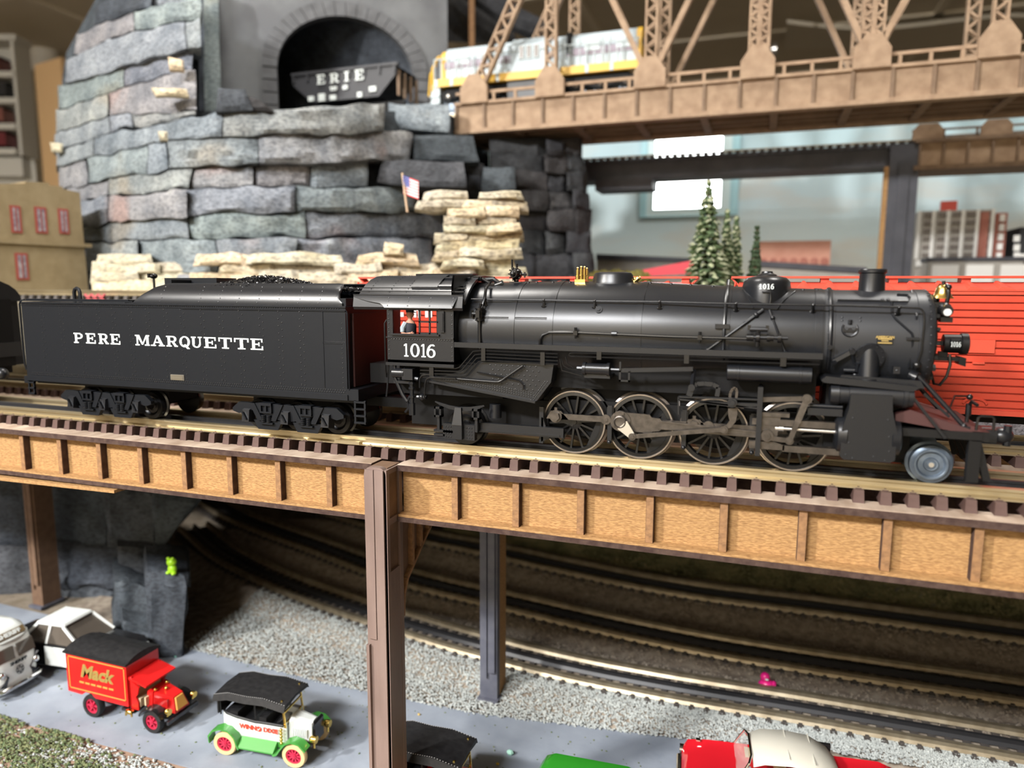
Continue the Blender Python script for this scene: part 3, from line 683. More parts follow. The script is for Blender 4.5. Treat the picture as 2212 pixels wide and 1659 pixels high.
rk.build('reach_rod', K['loco'], LT, smooth=False)
# air reservoir
p = atY(1570, 805, .02); p2 = atY(1755, 811, .02); zz_ = .712
rs = MB().lathe([(0, .036), (.004, .042), (.05, .042), (.051, .044), (.062, .044), (.063, .042), (p2.x-p.x-.06, .042), (p2.x-p.x-.059, .044), (p2.x-p.x-.048, .044), (p2.x-p.x-.047, .042), (p2.x-p.x-.004, .042), (p2.x-p.x, .036)], (p.x, .03, (p.z+p2.z)/2), (1, 0, 0), 24)
rs.build('air_reservoir', K['loco'], LT)
# firebox and riveted ashpan side
poly = [atY(x, y, .015) for x, y in ((925, 822), (1000, 800), (1035, 782), (1196, 786), (1190, 826), (1158, 868))]
MB().prism([(v_.x, v_.z) for v_ in poly], 'xz', .015, .60).build('ashpan', K['loco'], LT, smooth=False)
ar = MB()
import itertools
def inside(x, z, P):
    c = False
    for i in range(len(P)):
        (x1, z1), (x2, z2) = P[i-1], P[i]
        if (z1 > z) != (z2 > z) and x < (x2-x1)*(z-z1)/(z2-z1)+x1: c = not c
    return c
P2 = [(v_.x, v_.z) for v_ in poly]
lo, hi = P2[0], P2[5]
for i in range(9):
    for j in range(9):
        x = .24+j*.034+(i % 2)*.017; z = .50+i*.026
        if inside(x, z, P2) and inside(x, z-.045, P2): ar.rivet((x, .015, z), (0, -1, 0), .0052)
for k in range(44):
    t = k/44
    for up in (.014, .026, .038)[:(2 if k < 8 else 3)]:
        x = lo[0]+.03+(hi[0]-lo[0]-.03)*t; z = lo[1]+(hi[1]-lo[1])*t+up+.006
        if inside(x, z, P2): ar.rivet((x, .015, z), (0, -1, 0), .0042)
for k in range(14):
    for off in (.014, .028):
        a_, b_ = P2[5], P2[4]; x = a_[0]+(b_[0]-a_[0])*k/14-off; z = a_[1]+(b_[1]-a_[1])*k/14+.01; ar.rivet((x, .015, z), (0, -1, 0), .0042)
ar.build('ashpan_rivets', K['rivet'], LT, kind='stuff')
MB().bar((lo[0], .005, lo[1]), (hi[0], .005, hi[1]), .02, .012).build('ashpan_lip', K['loco'], LT, smooth=False)
MB().box(-.36, .30, .06, .60, .46, .645).box(.03, 1.95, .115, .56, .535, .76).box(.5, 1.95, .21, .46, .40, .60).build('firebox_block', K['under'], LT, smooth=False)
fm = MB().box(-.35, 2.4, .19, .48, .25, .44).box(.55, 1.95, .17, .50, .30, .46)
fm.build('main_frame', K['under'], LT, smooth=False)
for px in (1318, 1478, 1626):
    p = atY(px, 930, .12); MB().box(p.x-.012, p.x+.012, .10, .12, .24, .45).sph((p.x, .10, .245), .012).box(p.x-.018, p.x+.018, .11, .19, .36, .44).build('brake_hanger', K['loco'], LT)
p = atY(1170, 935, .10); hang = MB(); hang.box(p.x-.012, p.x+.012, .09, .12, .21, .42).hexa([(p.x, .09, .22), (p.x+.05, .09, .24), (p.x+.05, .12, .24), (p.x, .12, .22), (p.x, .09, .36), (p.x+.01, .09, .36), (p.x+.01, .12, .36), (p.x, .12, .36)])
hang.build('brake_hanger', K['loco'], LT)
# injector and pump under the cab
p = atY(868, 806, -.0)
ij = MB().cyl((p.x-.055, .0, p.z), (p.x+.015, .0, p.z), .028, n=18).box(p.x+.015, p.x+.085, -.03, .06, p.z-.035, p.z+.03).box(p.x-.05, p.x+.06, -.01, .05, p.z-.06, p.z-.045)
ij.cyl((p.x+.018, -.0, p.z), (p.x+.024, 0, p.z), .034, n=12)
q = atY(893, 850, -.01); ij.cyl((q.x-.015, .0, q.z-.13), (q.x-.015, .0, q.z+.07), .013, n=8).cyl((q.x-.015, 0, q.z-.13), (q.x-.015, 0, q.z-.06), .02, n=8)
for dz in (-.02, .03, .06): ij.cyl((q.x-.015, 0, q.z+dz-.006), (q.x-.015, 0, q.z+dz+.006), .02, n=8)
ij.sph((q.x+.05, 0, q.z-.02), .02); ij.cyl((q.x+.02, 0, q.z-.02), (q.x+.08, 0, q.z-.02), .012, n=8).cyl((q.x+.0, 0, q.z+.09), (q.x+.03, 0, q.z+.085), .013, n=8)
ij.tube([(q.x-.03, 0, q.z-.02), (q.x-.045, 0, q.z-.05), (q.x-.04, .01, q.z-.09), (q.x-.07, .02, q.z-.12)], .008)
ij.tube([(-.36, .0, .645), (-.36, .0, .56), (-.31, .0, .46), (-.28, .0, .42)], .012).tube([(-.40, .0, .645), (-.41, .0, .50), (-.43, .02, .44)], .006)
ij.build('injector', K['loco'], LT)
MB().box(-.62, -.35, .16, .50, .50, .62).box(-.72, .2, .27, .40, .33, .39).build('drawbar', K['under'], LT, smooth=False)

# ---- trailing truck
wc = Vector((LX(1008, 908, .14), .13, ZR+.115))
def plain_wheel(r, name, m, parent, loc, hubm=None):
    mb = MB().lathe([(0.0, .018), (0.0, .03), (.008, .035), (.012, r*.55), (.006, r*.66), (0, r*.72), (0, r*.97), (.004, r), (.048, r), (.055, r+.012), (.064, r+.012), (.066, .01)], (0, 0, 0), (0, 1, 0), 36)
    wz = piece(mb, name, m, parent, loc); return wz
plain_wheel(.115, 'trailing_wheel', K['gloss'], LT, wc)
tt = MB()
for sgn in (-1,):
    x = wc.x; y = .02
    tt.box(x-.10, x+.10, y, y+.04, .21, .30)
    tt.box(x-.026, x+.030, y-.025, y, .215, .30)
    tt.hexa([(x-.030, y-.03, .30), (x+.032, y-.03, .30), (x+.032, y, .30), (x-.030, y, .30), (x-.018, y-.012, .40), (x+.02, y-.012, .40), (x+.02, y, .40), (x-.018, y, .40)])
    tt.box(x-.16, x-.09, y+.0, y+.03, .222, .236).box(x-.16, x-.02, y+.0, y+.03, .245, .26)
    for dx_ in (-.13, .11):
        tt.box(x+dx_-.022, x+dx_+.022, y-.01, y+.03, .335, .348).box(x+dx_-.022, x+dx_+.022, y-.01, y+.03, .385, .398).box(x+dx_-.022, x+dx_-.012, y-.01, y+.03, .335, .398).box(x+dx_+.012, x+dx_+.022, y-.01, y+.03, .335, .398).box(x+dx_-.008, x+dx_+.008, y, y+.03, .26, .34)
    for k in range(3):
        tt.tube([(x-.15+k*.012, y+.005, .425-k*.006), (x-.06, y+.005, .405-k*.007), (x, y+.005, .398-k*.007), (x+.07, y+.005, .402-k*.007), (x+.16-k*.012, y+.005, .418-k*.006)], .006, 4)
    for i in range(3):
        for j in range(4):
            for s_ in (-1, 1): tt.rivet((x+s_*(.05+i*.016), y, .222+j*.02), (0, -1, 0), .005)
    tt.box(x+.10, x+.62, .06, .09, .255, .31).box(x+.12, x+.6, .055, .065, .262, .27)
    tt.cyl((x+.20, .10, .34), (x+.20, .10, .42), .035, n=12)
tt.build('trailing_truck_frame', K['loco'], LT)
# wheel splasher behind driver 1
d1 = Vector((LX(1240, 905, .13), .13, ZR+.182))
sp = []
for k in range(13):
    a = math.radians(20+k*8.0); sp.append((d1.x+.196*math.cos(a), d1.z+.196*math.sin(a)))
for k in range(12, -1, -1):
    a = math.radians(20+k*8.0); sp.append((d1.x+.207*math.cos(a), d1.z+.207*math.sin(a)))
MB().prism(sp, 'xz', .17, .25).build('splasher', K['loco'], LT)

# ---- driving wheels
R = .182
dxs = [d1.x, LX(1383, 914, .13), LX(1541, 924, .13), LX(1714, 935, .13)]
OFF = Vector((-.098, 0, .034))
def driver(x, main=False):
    mb = MB()
    for k in range(14):
        a = 2*PI*k/14+.1; c, s_ = math.cos(a), math.sin(a)
        mb.bar((.03*c, .022, .03*s_), (.157*c, .022, .157*s_), .020, .011, up=(-s_, 0, c))
    mb.lathe([(.002, .0), (.002, .014), (.008, .016), (.010, .036), (.012, .042), (.045, .042), (.045, 0)], (0, 0, 0), (0, 1, 0), 20)
    mb.cyl((OFF.x, .004, OFF.z), (OFF.x, .04, OFF.z), .034, n=14).bar((0, .022, 0), (OFF.x, .022, OFF.z), .03, .06, up=(0, 0, 1))
    wv = piece(mb, 'driving_wheel', K['gloss'], LT, (x, .13, d1.z))
    MB().lathe([(.0, .152), (.004, .150), (.05, .150), (.05, .172), (.002, .172)], (0, 0, 0), (0, 1, 0), 48, ring=True).build('wheel_centre_rim', K['gloss'], wv)
    MB().lathe([(.002, .170), (-.002, .172), (-.002, .179), (.002, R), (.046, R), (.052, R+.012), (.062, R+.012), (.064, .168)], (0, 0, 0), (0, 1, 0), 56, ring=True).build('tyre', K['tyre'], wv, label='steel wheel tyre')
    a0 = math.degrees(math.atan2(-OFF.z, -OFF.x)); half = 58 if main else 44
    arc = [(.156*math.cos(math.radians(a0+t)), .156*math.sin(math.radians(a0+t))) for t in range(-half, half+1, 6)]
    MB().prism(arc, 'xz', .008, .034).build('counterweight', K['locod'], wv, smooth=False)
    return wv
for i, x in enumerate(dxs):
    wv = driver(x, i == 1)
    fw_ = copy_tree(wv, LT); fw_.location = wv.location+Vector((0, 2*(YC-.13), 0)); fw_.rotation_euler = (0, 0, PI)
ax_ = MB()
for x in dxs: ax_.cyl((x, .16, d1.z), (x, .51, d1.z), .022, n=10)
ax_.build('axles', K['under'], LT)

# ---- rods and valve gear (near side), planes stacked towards the camera
pins = [Vector((x+OFF.x, 0, d1.z+OFF.z)) for x in dxs]
def rod(poly, y0, y1, name, m='steel', parent=LT, label=None):
    return MB().prism([(p.x, p.z) for p in poly], 'xz', y0, y1).build(name, K[m], parent, smooth=False, label=label)
ys0, ys1 = .096, .108      # side rods
sr = MB()
for a, b in zip(pins, pins[1:]):
    sr.bar((a.x+.02, .102, a.z), (b.x-.02, .102, b.z), .012, .032)
for i, a in enumerate(pins):
    sr.cyl((a.x, .092, a.z), (a.x, .110, a.z), .036 if i != 1 else .05, n=20)
    sr.hexa([(a.x-.055, .096, a.z-.016), (a.x+.075, .096, a.z-.016), (a.x+.075, .108, a.z-.016), (a.x-.055, .108, a.z-.016), (a.x-.03, .096, a.z+.03), (a.x+.03, .096, a.z+.03), (a.x+.03, .108, a.z+.03), (a.x-.03, .108, a.z+.03)])
    sr.box(a.x-.008, a.x+.008, .096, .108, a.z+.025, a.z+.05)
for i in (1, 2): sr.cyl((pins[i].x+(-.085 if i == 1 else .075), .088, pins[i].z), (pins[i].x+(-.085 if i == 1 else .075), .108, pins[i].z), .028, n=16).cyl((pins[i].x+(-.085 if i == 1 else .075), .084, pins[i].z), (pins[i].x+(-.085 if i == 1 else .075), .09, pins[i].z), .012, n=12)
sro = sr.build('side_rod', K['steel'], LT)
for i in (0, 2, 3): MB().cyl((pins[i].x, .076, pins[i].z), (pins[i].x, .094, pins[i].z), .027, n=6).build('crank_pin_nut', K['steel'], sro, angle=20)
# main rod
m0 = pins[1]; m1 = atY(1655, 941, .075)
m1.y = 0
mr = MB()
dr = Vector((m1.x-m0.x, 0, m1.z-m0.z)).normalized(); up_ = Vector((-dr.z, 0, dr.x))
def mrp(t, u): q_ = m0+dr*t+up_*u; return q_
L_ = (m1-m0).length
mr.prism([(p_.x, p_.z) for p_ in (mrp(-.03, -.05), mrp(.12, -.05), mrp(.13, -.056), mrp(.165, -.055), mrp(.175, -.040), mrp(.21, -.034), mrp(.22, -.024), mrp(L_, -.016), mrp(L_, .016), mrp(.22, .024), mrp(.21, .034), mrp(.165, .036), mrp(.155, .05), mrp(-.03, .05))], 'xz', .074, .09)
mr.prism([(p_.x, p_.z) for p_ in (mrp(.2, .014), mrp(L_-.05, .009), mrp(L_-.05, .014), mrp(.2, .022))], 'xz', .070, .075)
mr.prism([(p_.x, p_.z) for p_ in (mrp(.2, -.014), mrp(L_-.05, -.009), mrp(L_-.05, -.014), mrp(.2, -.022))], 'xz', .070, .075)
mr.cyl((m0.x, .068, m0.z), (m0.x, .092, m0.z), .056, n=20)
mro = mr.build('main_rod', K['steel'], LT)
cr = MB().lathe([(0, .030), (-.008, .034), (-.02, .034), (-.022, .028), (-.014, .026), (-.012, .004)], (m0.x, .062, m0.z), (0, 1, 0), 20)
for k in range(5):
    a = 2*PI*k/5; cr.box(m0.x+.044*math.cos(a)-.006, m0.x+.044*math.cos(a)+.006, .060, .07, m0.z+.044*math.sin(a)-.006, m0.z+.044*math.sin(a)+.006)
cr.build('crank_pin_collar', K['steel'], mro)
ec = atY(1366, 943, .045); ec.y = 0
dv = (ec-m0).normalized(); pv_ = Vector((-dv.z, 0, dv.x))
MB().prism([(q_.x, q_.z) for q_ in (m0+dv*.02-pv_*.034, ec-pv_*.018, ec+pv_*.018, m0+dv*.02+pv_*.034)], 'xz', .044, .056).build('eccentric_crank', K['silver'], mro, smooth=False, label='bright silver eccentric crank')
lk = atY(1564, 928, .04); lk.y = 0
er = MB().bar((ec.x, .045, ec.z), (lk.x, .045, lk.z), .010, .022)
for q_ in (ec, lk): er.cyl((q_.x, .034, q_.z), (q_.x, .054, q_.z), .02, n=16).cyl((q_.x, .028, q_.z), (q_.x, .036, q_.z), .011, n=10)
er.build('eccentric_rod', K['steel'], LT)
# expansion link, its bracket and yoke
lp = [atY(x, y, .05) for x, y in ((1564, 928), (1578, 924), (1589, 911), (1593, 895), (1592, 882), (1573, 882), (1573, 895), (1576, 908), (1570, 917), (1556, 921))]
rod(lp, .044, .058, 'expansion_link')
lt_ = MB(); q_ = [atY(x, y, .05) for x, y in ((1576, 863), (1578, 848), (1583, 839), (1589, 838), (1592, 845), (1590, 863))]
for a_, b_ in zip(q_, q_[1:]): lt_.bar((a_.x, .051, a_.z), (b_.x, .051, b_.z), .014, .013)
lt_.build('link_top', K['steel'], LT, smooth=False)
bk = MB()
A = lambda x, y, Y=.03: atY(x, y, Y)
bk.prism([(q_.x, q_.z) for q_ in (A(1511, 867), A(1640, 871), A(1640, 877), A(1596, 880), A(1578, 878), A(1511, 870))], 'xz', .02, .05)
for a_, b_ in (((1466, 857), (1640, 863)), ((1466, 857), (1466, 895)), ((1466, 862), (1640, 882))): 
    u_, v_ = A(*a_), A(*b_); bk.bar((u_.x, .035, u_.z), (v_.x, .035, v_.z), .03, .008)
u_ = A(1582, 870, .01); bk.cyl((u_.x, .005, u_.z), (u_.x, .05, u_.z), .024, n=14).cyl((u_.x, -.004, u_.z), (u_.x, .01, u_.z), .015, n=6)
bk.build('link_bracket', K['loco'], LT, smooth=False)
yk = MB()
pts_ = [A(1497, 834), A(1506, 829), A(1522, 828), A(1540, 830), A(1552, 836), A(1549, 856)]
for a_, b_ in zip(pts_, pts_[1:]): yk.bar((a_.x, .03, a_.z), (b_.x, .03, b_.z), .022, .022)
u_, v_ = A(1500, 797), A(1495, 836); yk.bar((u_.x, .012, u_.z), (v_.x, .02, v_.z), .012, .022)
yk.cyl((v_.x, .0, v_.z), (v_.x, .05, v_.z), .018, n=10); u2 = A(1493, 855); yk.bar((v_.x, .03, v_.z), (u2.x-.01, .03, u2.z), .03, .03)
yk.build('reverse_yoke', K['loco'], LT)
# guide yoke: flat vertical bracket
u_, v_ = A(1643, 836, .0), A(1640, 985, .0)
MB().box(u_.x-.012, u_.x+.013, -.006, .012, v_.z, u_.z).box(u_.x-.008, u_.x+.008, -.004, .3, u_.z-.02, u_.z).build('guide_yoke', K['loco'], LT, smooth=False)
# crosshead, guides, piston rod
gb = MB()
for (xa_, ya_, xb_, yb_) in ((1625, 908, 1815, 921), (1690, 968, 1812, 976)):
    u_, v_ = A(xa_, ya_, .03), A(xb_, yb_, .03); gb.box(u_.x, v_.x, .015, .05, (u_.z+v_.z)/2-.016, (u_.z+v_.z)/2+.016)
u_, v_ = A(1618, 958, .03), A(1694, 968, .03); gb.prism([(u_.x, u_.z-.02), (v_.x, u_.z-.02), (v_.x, u_.z+.005), (v_.x-.05, u_.z+.02), (u_.x, u_.z+.015)], 'xz', .015, .05)
gb.build('crosshead_guides', K['steel'], LT, smooth=False)
ch = MB(); u_ = A(1657, 940, .02)
ch.box(u_.x-.03, u_.x+.10, .012, .055, .455, .475).prism([(u_.x-.05, .46), (u_.x+.06, .46), (u_.x+.05, .38), (u_.x+.045, .33), (u_.x-.05, .33)], 'xz', .02, .05)
ch.cyl((u_.x, .0, u_.z), (u_.x, .03, u_.z), .03, n=16).cyl((u_.x, -.008, u_.z), (u_.x, .004, u_.z), .016, n=12)
v_ = A(1705, 951, .02); ch.bar((u_.x, .012, u_.z-.012), (v_.x, .012, v_.z), .012, .024).cyl((v_.x, .0, v_.z), (v_.x, .03, v_.z), .02, n=14).cyl((v_.x, -.006, v_.z), (v_.x, .004, v_.z), .012, n=10)
ch.build('crosshead', K['steel'], LT, angle=30)
w_ = A(1743, 861, .02); cmm = MB(); mid = v_.lerp(w_, .45)
cmm.bar((v_.x, .0, v_.z), (mid.x, .0, mid.z), .010, .024, up=(1, 0, 0)).bar((mid.x, .002, mid.z), (w_.x, .008, w_.z), .010, .030, up=(1, 0, 0)).cyl((w_.x, -.004, w_.z), (w_.x, .02, w_.z), .024, n=16).cyl((w_.x, -.01, w_.z), (w_.x, 0, w_.z), .012, n=10)
cmm.build('combination_lever', K['steel'], LT)
u_ = A(1645, 863, .02); MB().bar((u_.x, .02, u_.z), (w_.x, .02, w_.z), .012, .024).build('radius_rod', K['steel'], LT, smooth=False)
u_, t_ = A(1683, 937, .03), A(1812, 947, .03)
MB().cyl((u_.x, .035, .395), (t_.x, .035, .395), .010, n=12).cyl((u_.x-.02, .035, .395), (u_.x+.02, .035, .395), .017, n=12).build('piston_rod', K['silver'], LT)
u_, t_ = A(1750, 874, .03), A(1820, 880, .03)
MB().cyl((u_.x, .04, u_.z-.006), (t_.x, .04, u_.z-.006), .011, n=12).box(u_.x-.01, t_.x, .02, .06, u_.z-.05, u_.z-.015).build('valve_stem_guide', K['loco'], LT)
# ---- cylinder block
cx0, cx1 = LX(1815, 930, -.02), LX(1932, 930, -.02)
cyb = MB().prism([(cx0+.035, .595), (cx1-.02, .595), (cx1-.015, .52), (cx1+.01, .42), (cx1+.01, .29), (cx1-.01, .275), (cx0+.02, .275), (cx0+.005, .29), (cx0+.005, .42), (cx0+.03, .52)], 'xz', -.035, .705).build('cylinder_block', K['loco'], LT, smooth=False)
for yy in (.02, .65):
    MB().lathe([(cx0-.02, .07), (cx0-.008, .088), (cx0+.03, .092), (cx0+.034, .085), (cx1-.01, .085), (cx1-.006, .092), (cx1+.03, .088), (cx1+.04, .06)], (0, yy+.03, .385), (1, 0, 0), 28).build('steam_cylinder', K['loco'], cyb)
    MB().lathe([(cx0-.055, .03), (cx0-.05, .052), (cx0-.012, .054), (cx0-.01, .049), (cx0+.03, .049), (cx0+.032, .053), (cx1+.03, .053), (cx1+.032, .057), (cx1+.05, .057), (cx1+.052, .052), (cx1+.075, .052), (cx1+.078, .03)], (0, yy+.02, .585), (1, 0, 0), 28).build('valve_chest', K['loco'], cyb)
cr_ = MB()
for (x, z) in ((.07, .575), (.10, .578), (.19, .575), (.215, .578)): cr_.rivet((cx0+x, -.014, z), (0, -1, .2), .008)
for x, z in ((.03, .30), (.06, .285), (.15, .30), (.2, .285), (.02, .40), (.21, .40), (.05, .48), (.2, .48), (.04, .36), (.215, .33)): cr_.rivet((cx0+x, -.035, z), (0, -1, 0), .005)
cr_.build('cylinder_bolts', K['smoke'], cyb, kind='stuff')
# steam pipe to the smokebox
spx = LX(1880, 800, .04)
stp = MB().cyl((spx, .088, .60), (spx, .118, .80), .047, n=24)
stp.lathe([(0, .053), (.012, .053)], (spx, .092, .648), (0, 0, 1), 24)
so = stp.build('steam_pipe', K['loco'], LT)
q = bpt(spx, 106, .003); nn = (q-Vector((spx, YC, AX))).normalized()
fl = MB().cyl(q-nn*.006, q+nn*.010, .066, n=32)
for k in range(12):
    a = 2*PI*k/12; tb = nn.cross(Vector((1, 0, 0))); fl.rivet(q+nn*.008+Vector((1, 0, 0))*.058*math.cos(a)+tb*.058*math.sin(a), nn, .006)
fl.build('pipe_flange', K['loco'], so)
MB().prism([(2.03, .64), (2.06, .675), (2.40, .660), (2.42, .625)], 'xz', .05, .62).build('smokebox_saddle', K['loco'], LT, smooth=False)
MB().box(2.0, 2.35, .12, .55, .30, .64).build('saddle_casting', K['under'], LT, smooth=False)
q = atY(1937, 800, .03); MB().box(q.x-.014, q.x+.014, q.y, q.y+.05, q.z-.016, q.z+.016).rivet((q.x, q.y, q.z), (0, -1, 0), .005).build('step_bracket', K['loco'], LT, smooth=False)

# ---- front end
dk = MB().prism([(2.30, .50), (2.36, .525), (2.62, .445), (2.66, .44), (2.66, .425), (2.60, .428), (2.30, .47)], 'xz', .02, .65).build('pilot_deck', K['deckred'], LT, smooth=False, label='dark red pilot deck')
MB().box(2.28, 2.66, .015, .655, .40, .4375).build('pilot_beam', K['locod'], LT, smooth=False)
sw = MB(); u_, v_ = A(1965, 850, .02), A(2040, 945, .02)
sw.bar(u_, v_, .05, .012, up=(1, 0, 1))
sw.bar(A(1995, 850, .10), A(2050, 900, .10), .02, .012, up=(1, 0, 1))
sw.build('front_step_brace', K['loco'], LT, smooth=False)
sv = MB(); u_, v_ = A(1983, 812, .10), A(2082, 920, .06)
sv.tube([u_, v_], .011, 10).cyl(u_+Vector((-.03, .02, .0)), u_+Vector((.0, 0, -.01)), .026, n=12).box(v_.x-.022, v_.x+.022, v_.y-.02, v_.y+.02, v_.z-.012, v_.z).sph(v_, .014)
f2 = 2*(YC)-.1; MB().tube([(u_.x, f2, u_.z), (v_.x, f2, v_.z)], .011, 10).build('smokebox_brace', K['loco'], LT)
sv.build('smokebox_brace', K['loco'], LT)
# pilot wheels
pc = Vector((LX(2012, 994, .12), .115, ZR+.093))
pm_ = MB().lathe([(0, 0), (0, .018), (.004, .022), (.003, .030), (.012, .034), (.014, .056), (.003, .060), (-.002, .066), (-.002, .073), (.004, .078), (.01, .092), (.05, .093), (.056, .106), (.066, .106), (.068, .01)], (0, 0, 0), (0, 1, 0), 44)
pw = piece(pm_, 'pilot_wheel', K['bluewheel'], LT, pc, label='blue-grey pilot wheel')
MB().cyl((0, -.004, 0), (0, .004, 0), .012, n=8).build('axle_end', K['silver'], pw)
pw2 = copy_tree(pw, LT); pw2.location = pw.location+Vector((0, 2*(YC-.115), 0)); pw2.rotation_euler = (0, 0, PI)
MB().cyl((pc.x, .15, pc.z), (pc.x, .52, pc.z), .018, n=8).box(pc.x-.2, pc.x+.06, .24, .43, .22, .28).build('pilot_truck', K['under'], LT)
# pilot and coupler
pi_ = MB()
for k in range(7):
    yy = .05+k*.095; pi_.bar((2.64, yy, .42), (2.70+.05*(1-abs(k-3)/3), yy, .21), .03, .03)
pi_.box(2.62, 2.69, .02, .65, .395, .44)
u_ = A(2100, 960, .05); pi_.box(u_.x-.02, u_.x+.03, .02, .06, .20, .42)
pi_.build('pilot', K['locod'], LT, smooth=False)
cq = A(2130, 950, .27)
cpm = MB().cyl((2.66, YC, .38), (2.80, YC, .38), .034, n=12).sph((2.82, YC-.01, .375), (.055, .05, .042), 12, 8).cyl((2.84, YC-.03, .33), (2.84, YC-.03, .43), .018, n=8).box(2.74, 2.79, YC-.06, YC+.06, .345, .41)
cpm.build('front_coupler', K['loco'], LT)
hs = MB()
hs.tube([(2.64, .05, .43), (2.645, .05, .50), (2.655, .05, .51), (2.70, .05, .51), (2.71, .05, .50), (2.71, .05, .44)], .006, 6)
hs.tube([(2.66, .30, .42), (2.665, .30, .52), (2.67, .27, .545), (2.68, .22, .535)], .009, 6).cyl((2.665, .3, .47), (2.665, .3, .53), .014, n=8)
hs.tube([(2.53, .10, .50), (2.60, .30, .565), (2.68, .36, .56)], .005, 6).sph((2.67, .32, .56), .015)
hs.build('uncoupling_lever', K['gloss'], LT)
# headlight, bell, marker lamp
h0 = A(2028, 743, YC-.0); hz = .822
hl = MB().lathe([(2.535, .02), (2.537, .046), (2.61, .047), (2.612, .053), (2.642, .053), (2.645, .047), (2.64, .044), (2.63, .04)], (0, YC, hz), (1, 0, 0), 28)
hl.box(2.49, 2.545, YC-.012, YC+.012, hz-.01, hz+.012).box(2.48, 2.62, YC-.03, YC+.03, hz-.085, hz-.066).box(2.52, 2.56, YC-.015, YC+.015, hz-.07, hz-.04)
hl.hexa([(2.605, YC-.04, hz-.10), (2.635, YC-.04, hz-.11), (2.635, YC+.04, hz-.11), (2.605, YC+.04, hz-.10), (2.605, YC-.04, hz-.06), (2.635, YC-.04, hz-.068), (2.635, YC+.04, hz-.068), (2.605, YC+.04, hz-.06)])
hlo = hl.build('headlight', K['locod'], LT)
MB().bbox(2.556, 2.606, YC-.052, YC-.035, hz-.026, hz+.026, .006).build('number_board', K['locod'], hlo, smooth=False)
tm = MB(); glyphs(tm, '1016', even('1016', 2.560, 2.604, .1), hz-.012, hz+.012, (0, YC-.052, 0), (1, 0, 0), (0, 0, 1), (0, -1, 0), .002)
tm.build('headlight_number', K['white'], hlo, smooth=False, label='white number 1016')
MB().cyl((2.628, YC, hz), (2.634, YC, hz), .042, n=20).build('headlight_lens', K['lens'], hlo)
MB().tube([(2.56, YC-.05, hz-.05), (2.565, YC-.055, hz-.10), (2.555, YC-.05, hz-.16), (2.53, YC-.045, hz-.205), (2.505, YC-.04, hz-.20), (2.49, YC-.04, hz-.15), (2.475, YC-.04, hz-.11)], .007, 6).build('headlight_cable', K['gloss'], hlo)
bz = 1.045; bx = 2.512
bl = MB().lathe([(0, .05), (.004, .048), (.012, .041), (.03, .034), (.05, .030), (.062, .022), (.068, .01)], (bx, YC-.03, bz), (0, 0, 1), 24).build('bell', K['brass'], LT, label='polished brass bell')
bh = MB().tube([(bx+.012, YC-.07, bz-.03), (bx+.016, YC-.075, bz+.02), (bx+.014, YC-.07, bz+.06), (bx+.006, YC-.06, bz+.065)], .010, 8).sph((bx+.014, YC-.078, bz+.055), .014).cyl((bx, YC-.03, bz+.06), (bx, YC-.03, bz+.085), .008, n=8).tube([(bx+.012, YC-.07, bz-.03), (bx-.02, YC-.04, bz-.045), (bx-.06, YC-.03, bz-.05)], .012, 8).tube([(bx-.012, YC+.01, bz-.03), (bx-.014, YC+.012, bz+.05), (bx-.004, YC, bz+.065)], .010, 8)
bh.build('bell_yoke', K['gloss'], bl)
mk = A(2040, 671, YC-.12)
ml = MB().sph(mk, (.035, .045, .04), 14, 8).lathe([(-.03, .0), (-.03, .026), (-.01, .03), (.03, .028)], mk+Vector((0, -.03, .0)), (0, 1, 0), 16).box(mk.x-.06, mk.x, mk.y-.01, mk.y+.05, mk.z-.02, mk.z+.04).box(mk.x-.02, mk.x+.03, mk.y-.04, mk.y+.02, mk.z-.055, mk.z-.03)
mlo = ml.build('classification_lamp', K['gloss'], LT)
MB().cyl(mk+Vector((.0, -.068, -.006)), mk+Vector((.0, -.058, -.006)), .017, n=14).build('lamp_lens', K['lens'], mlo)

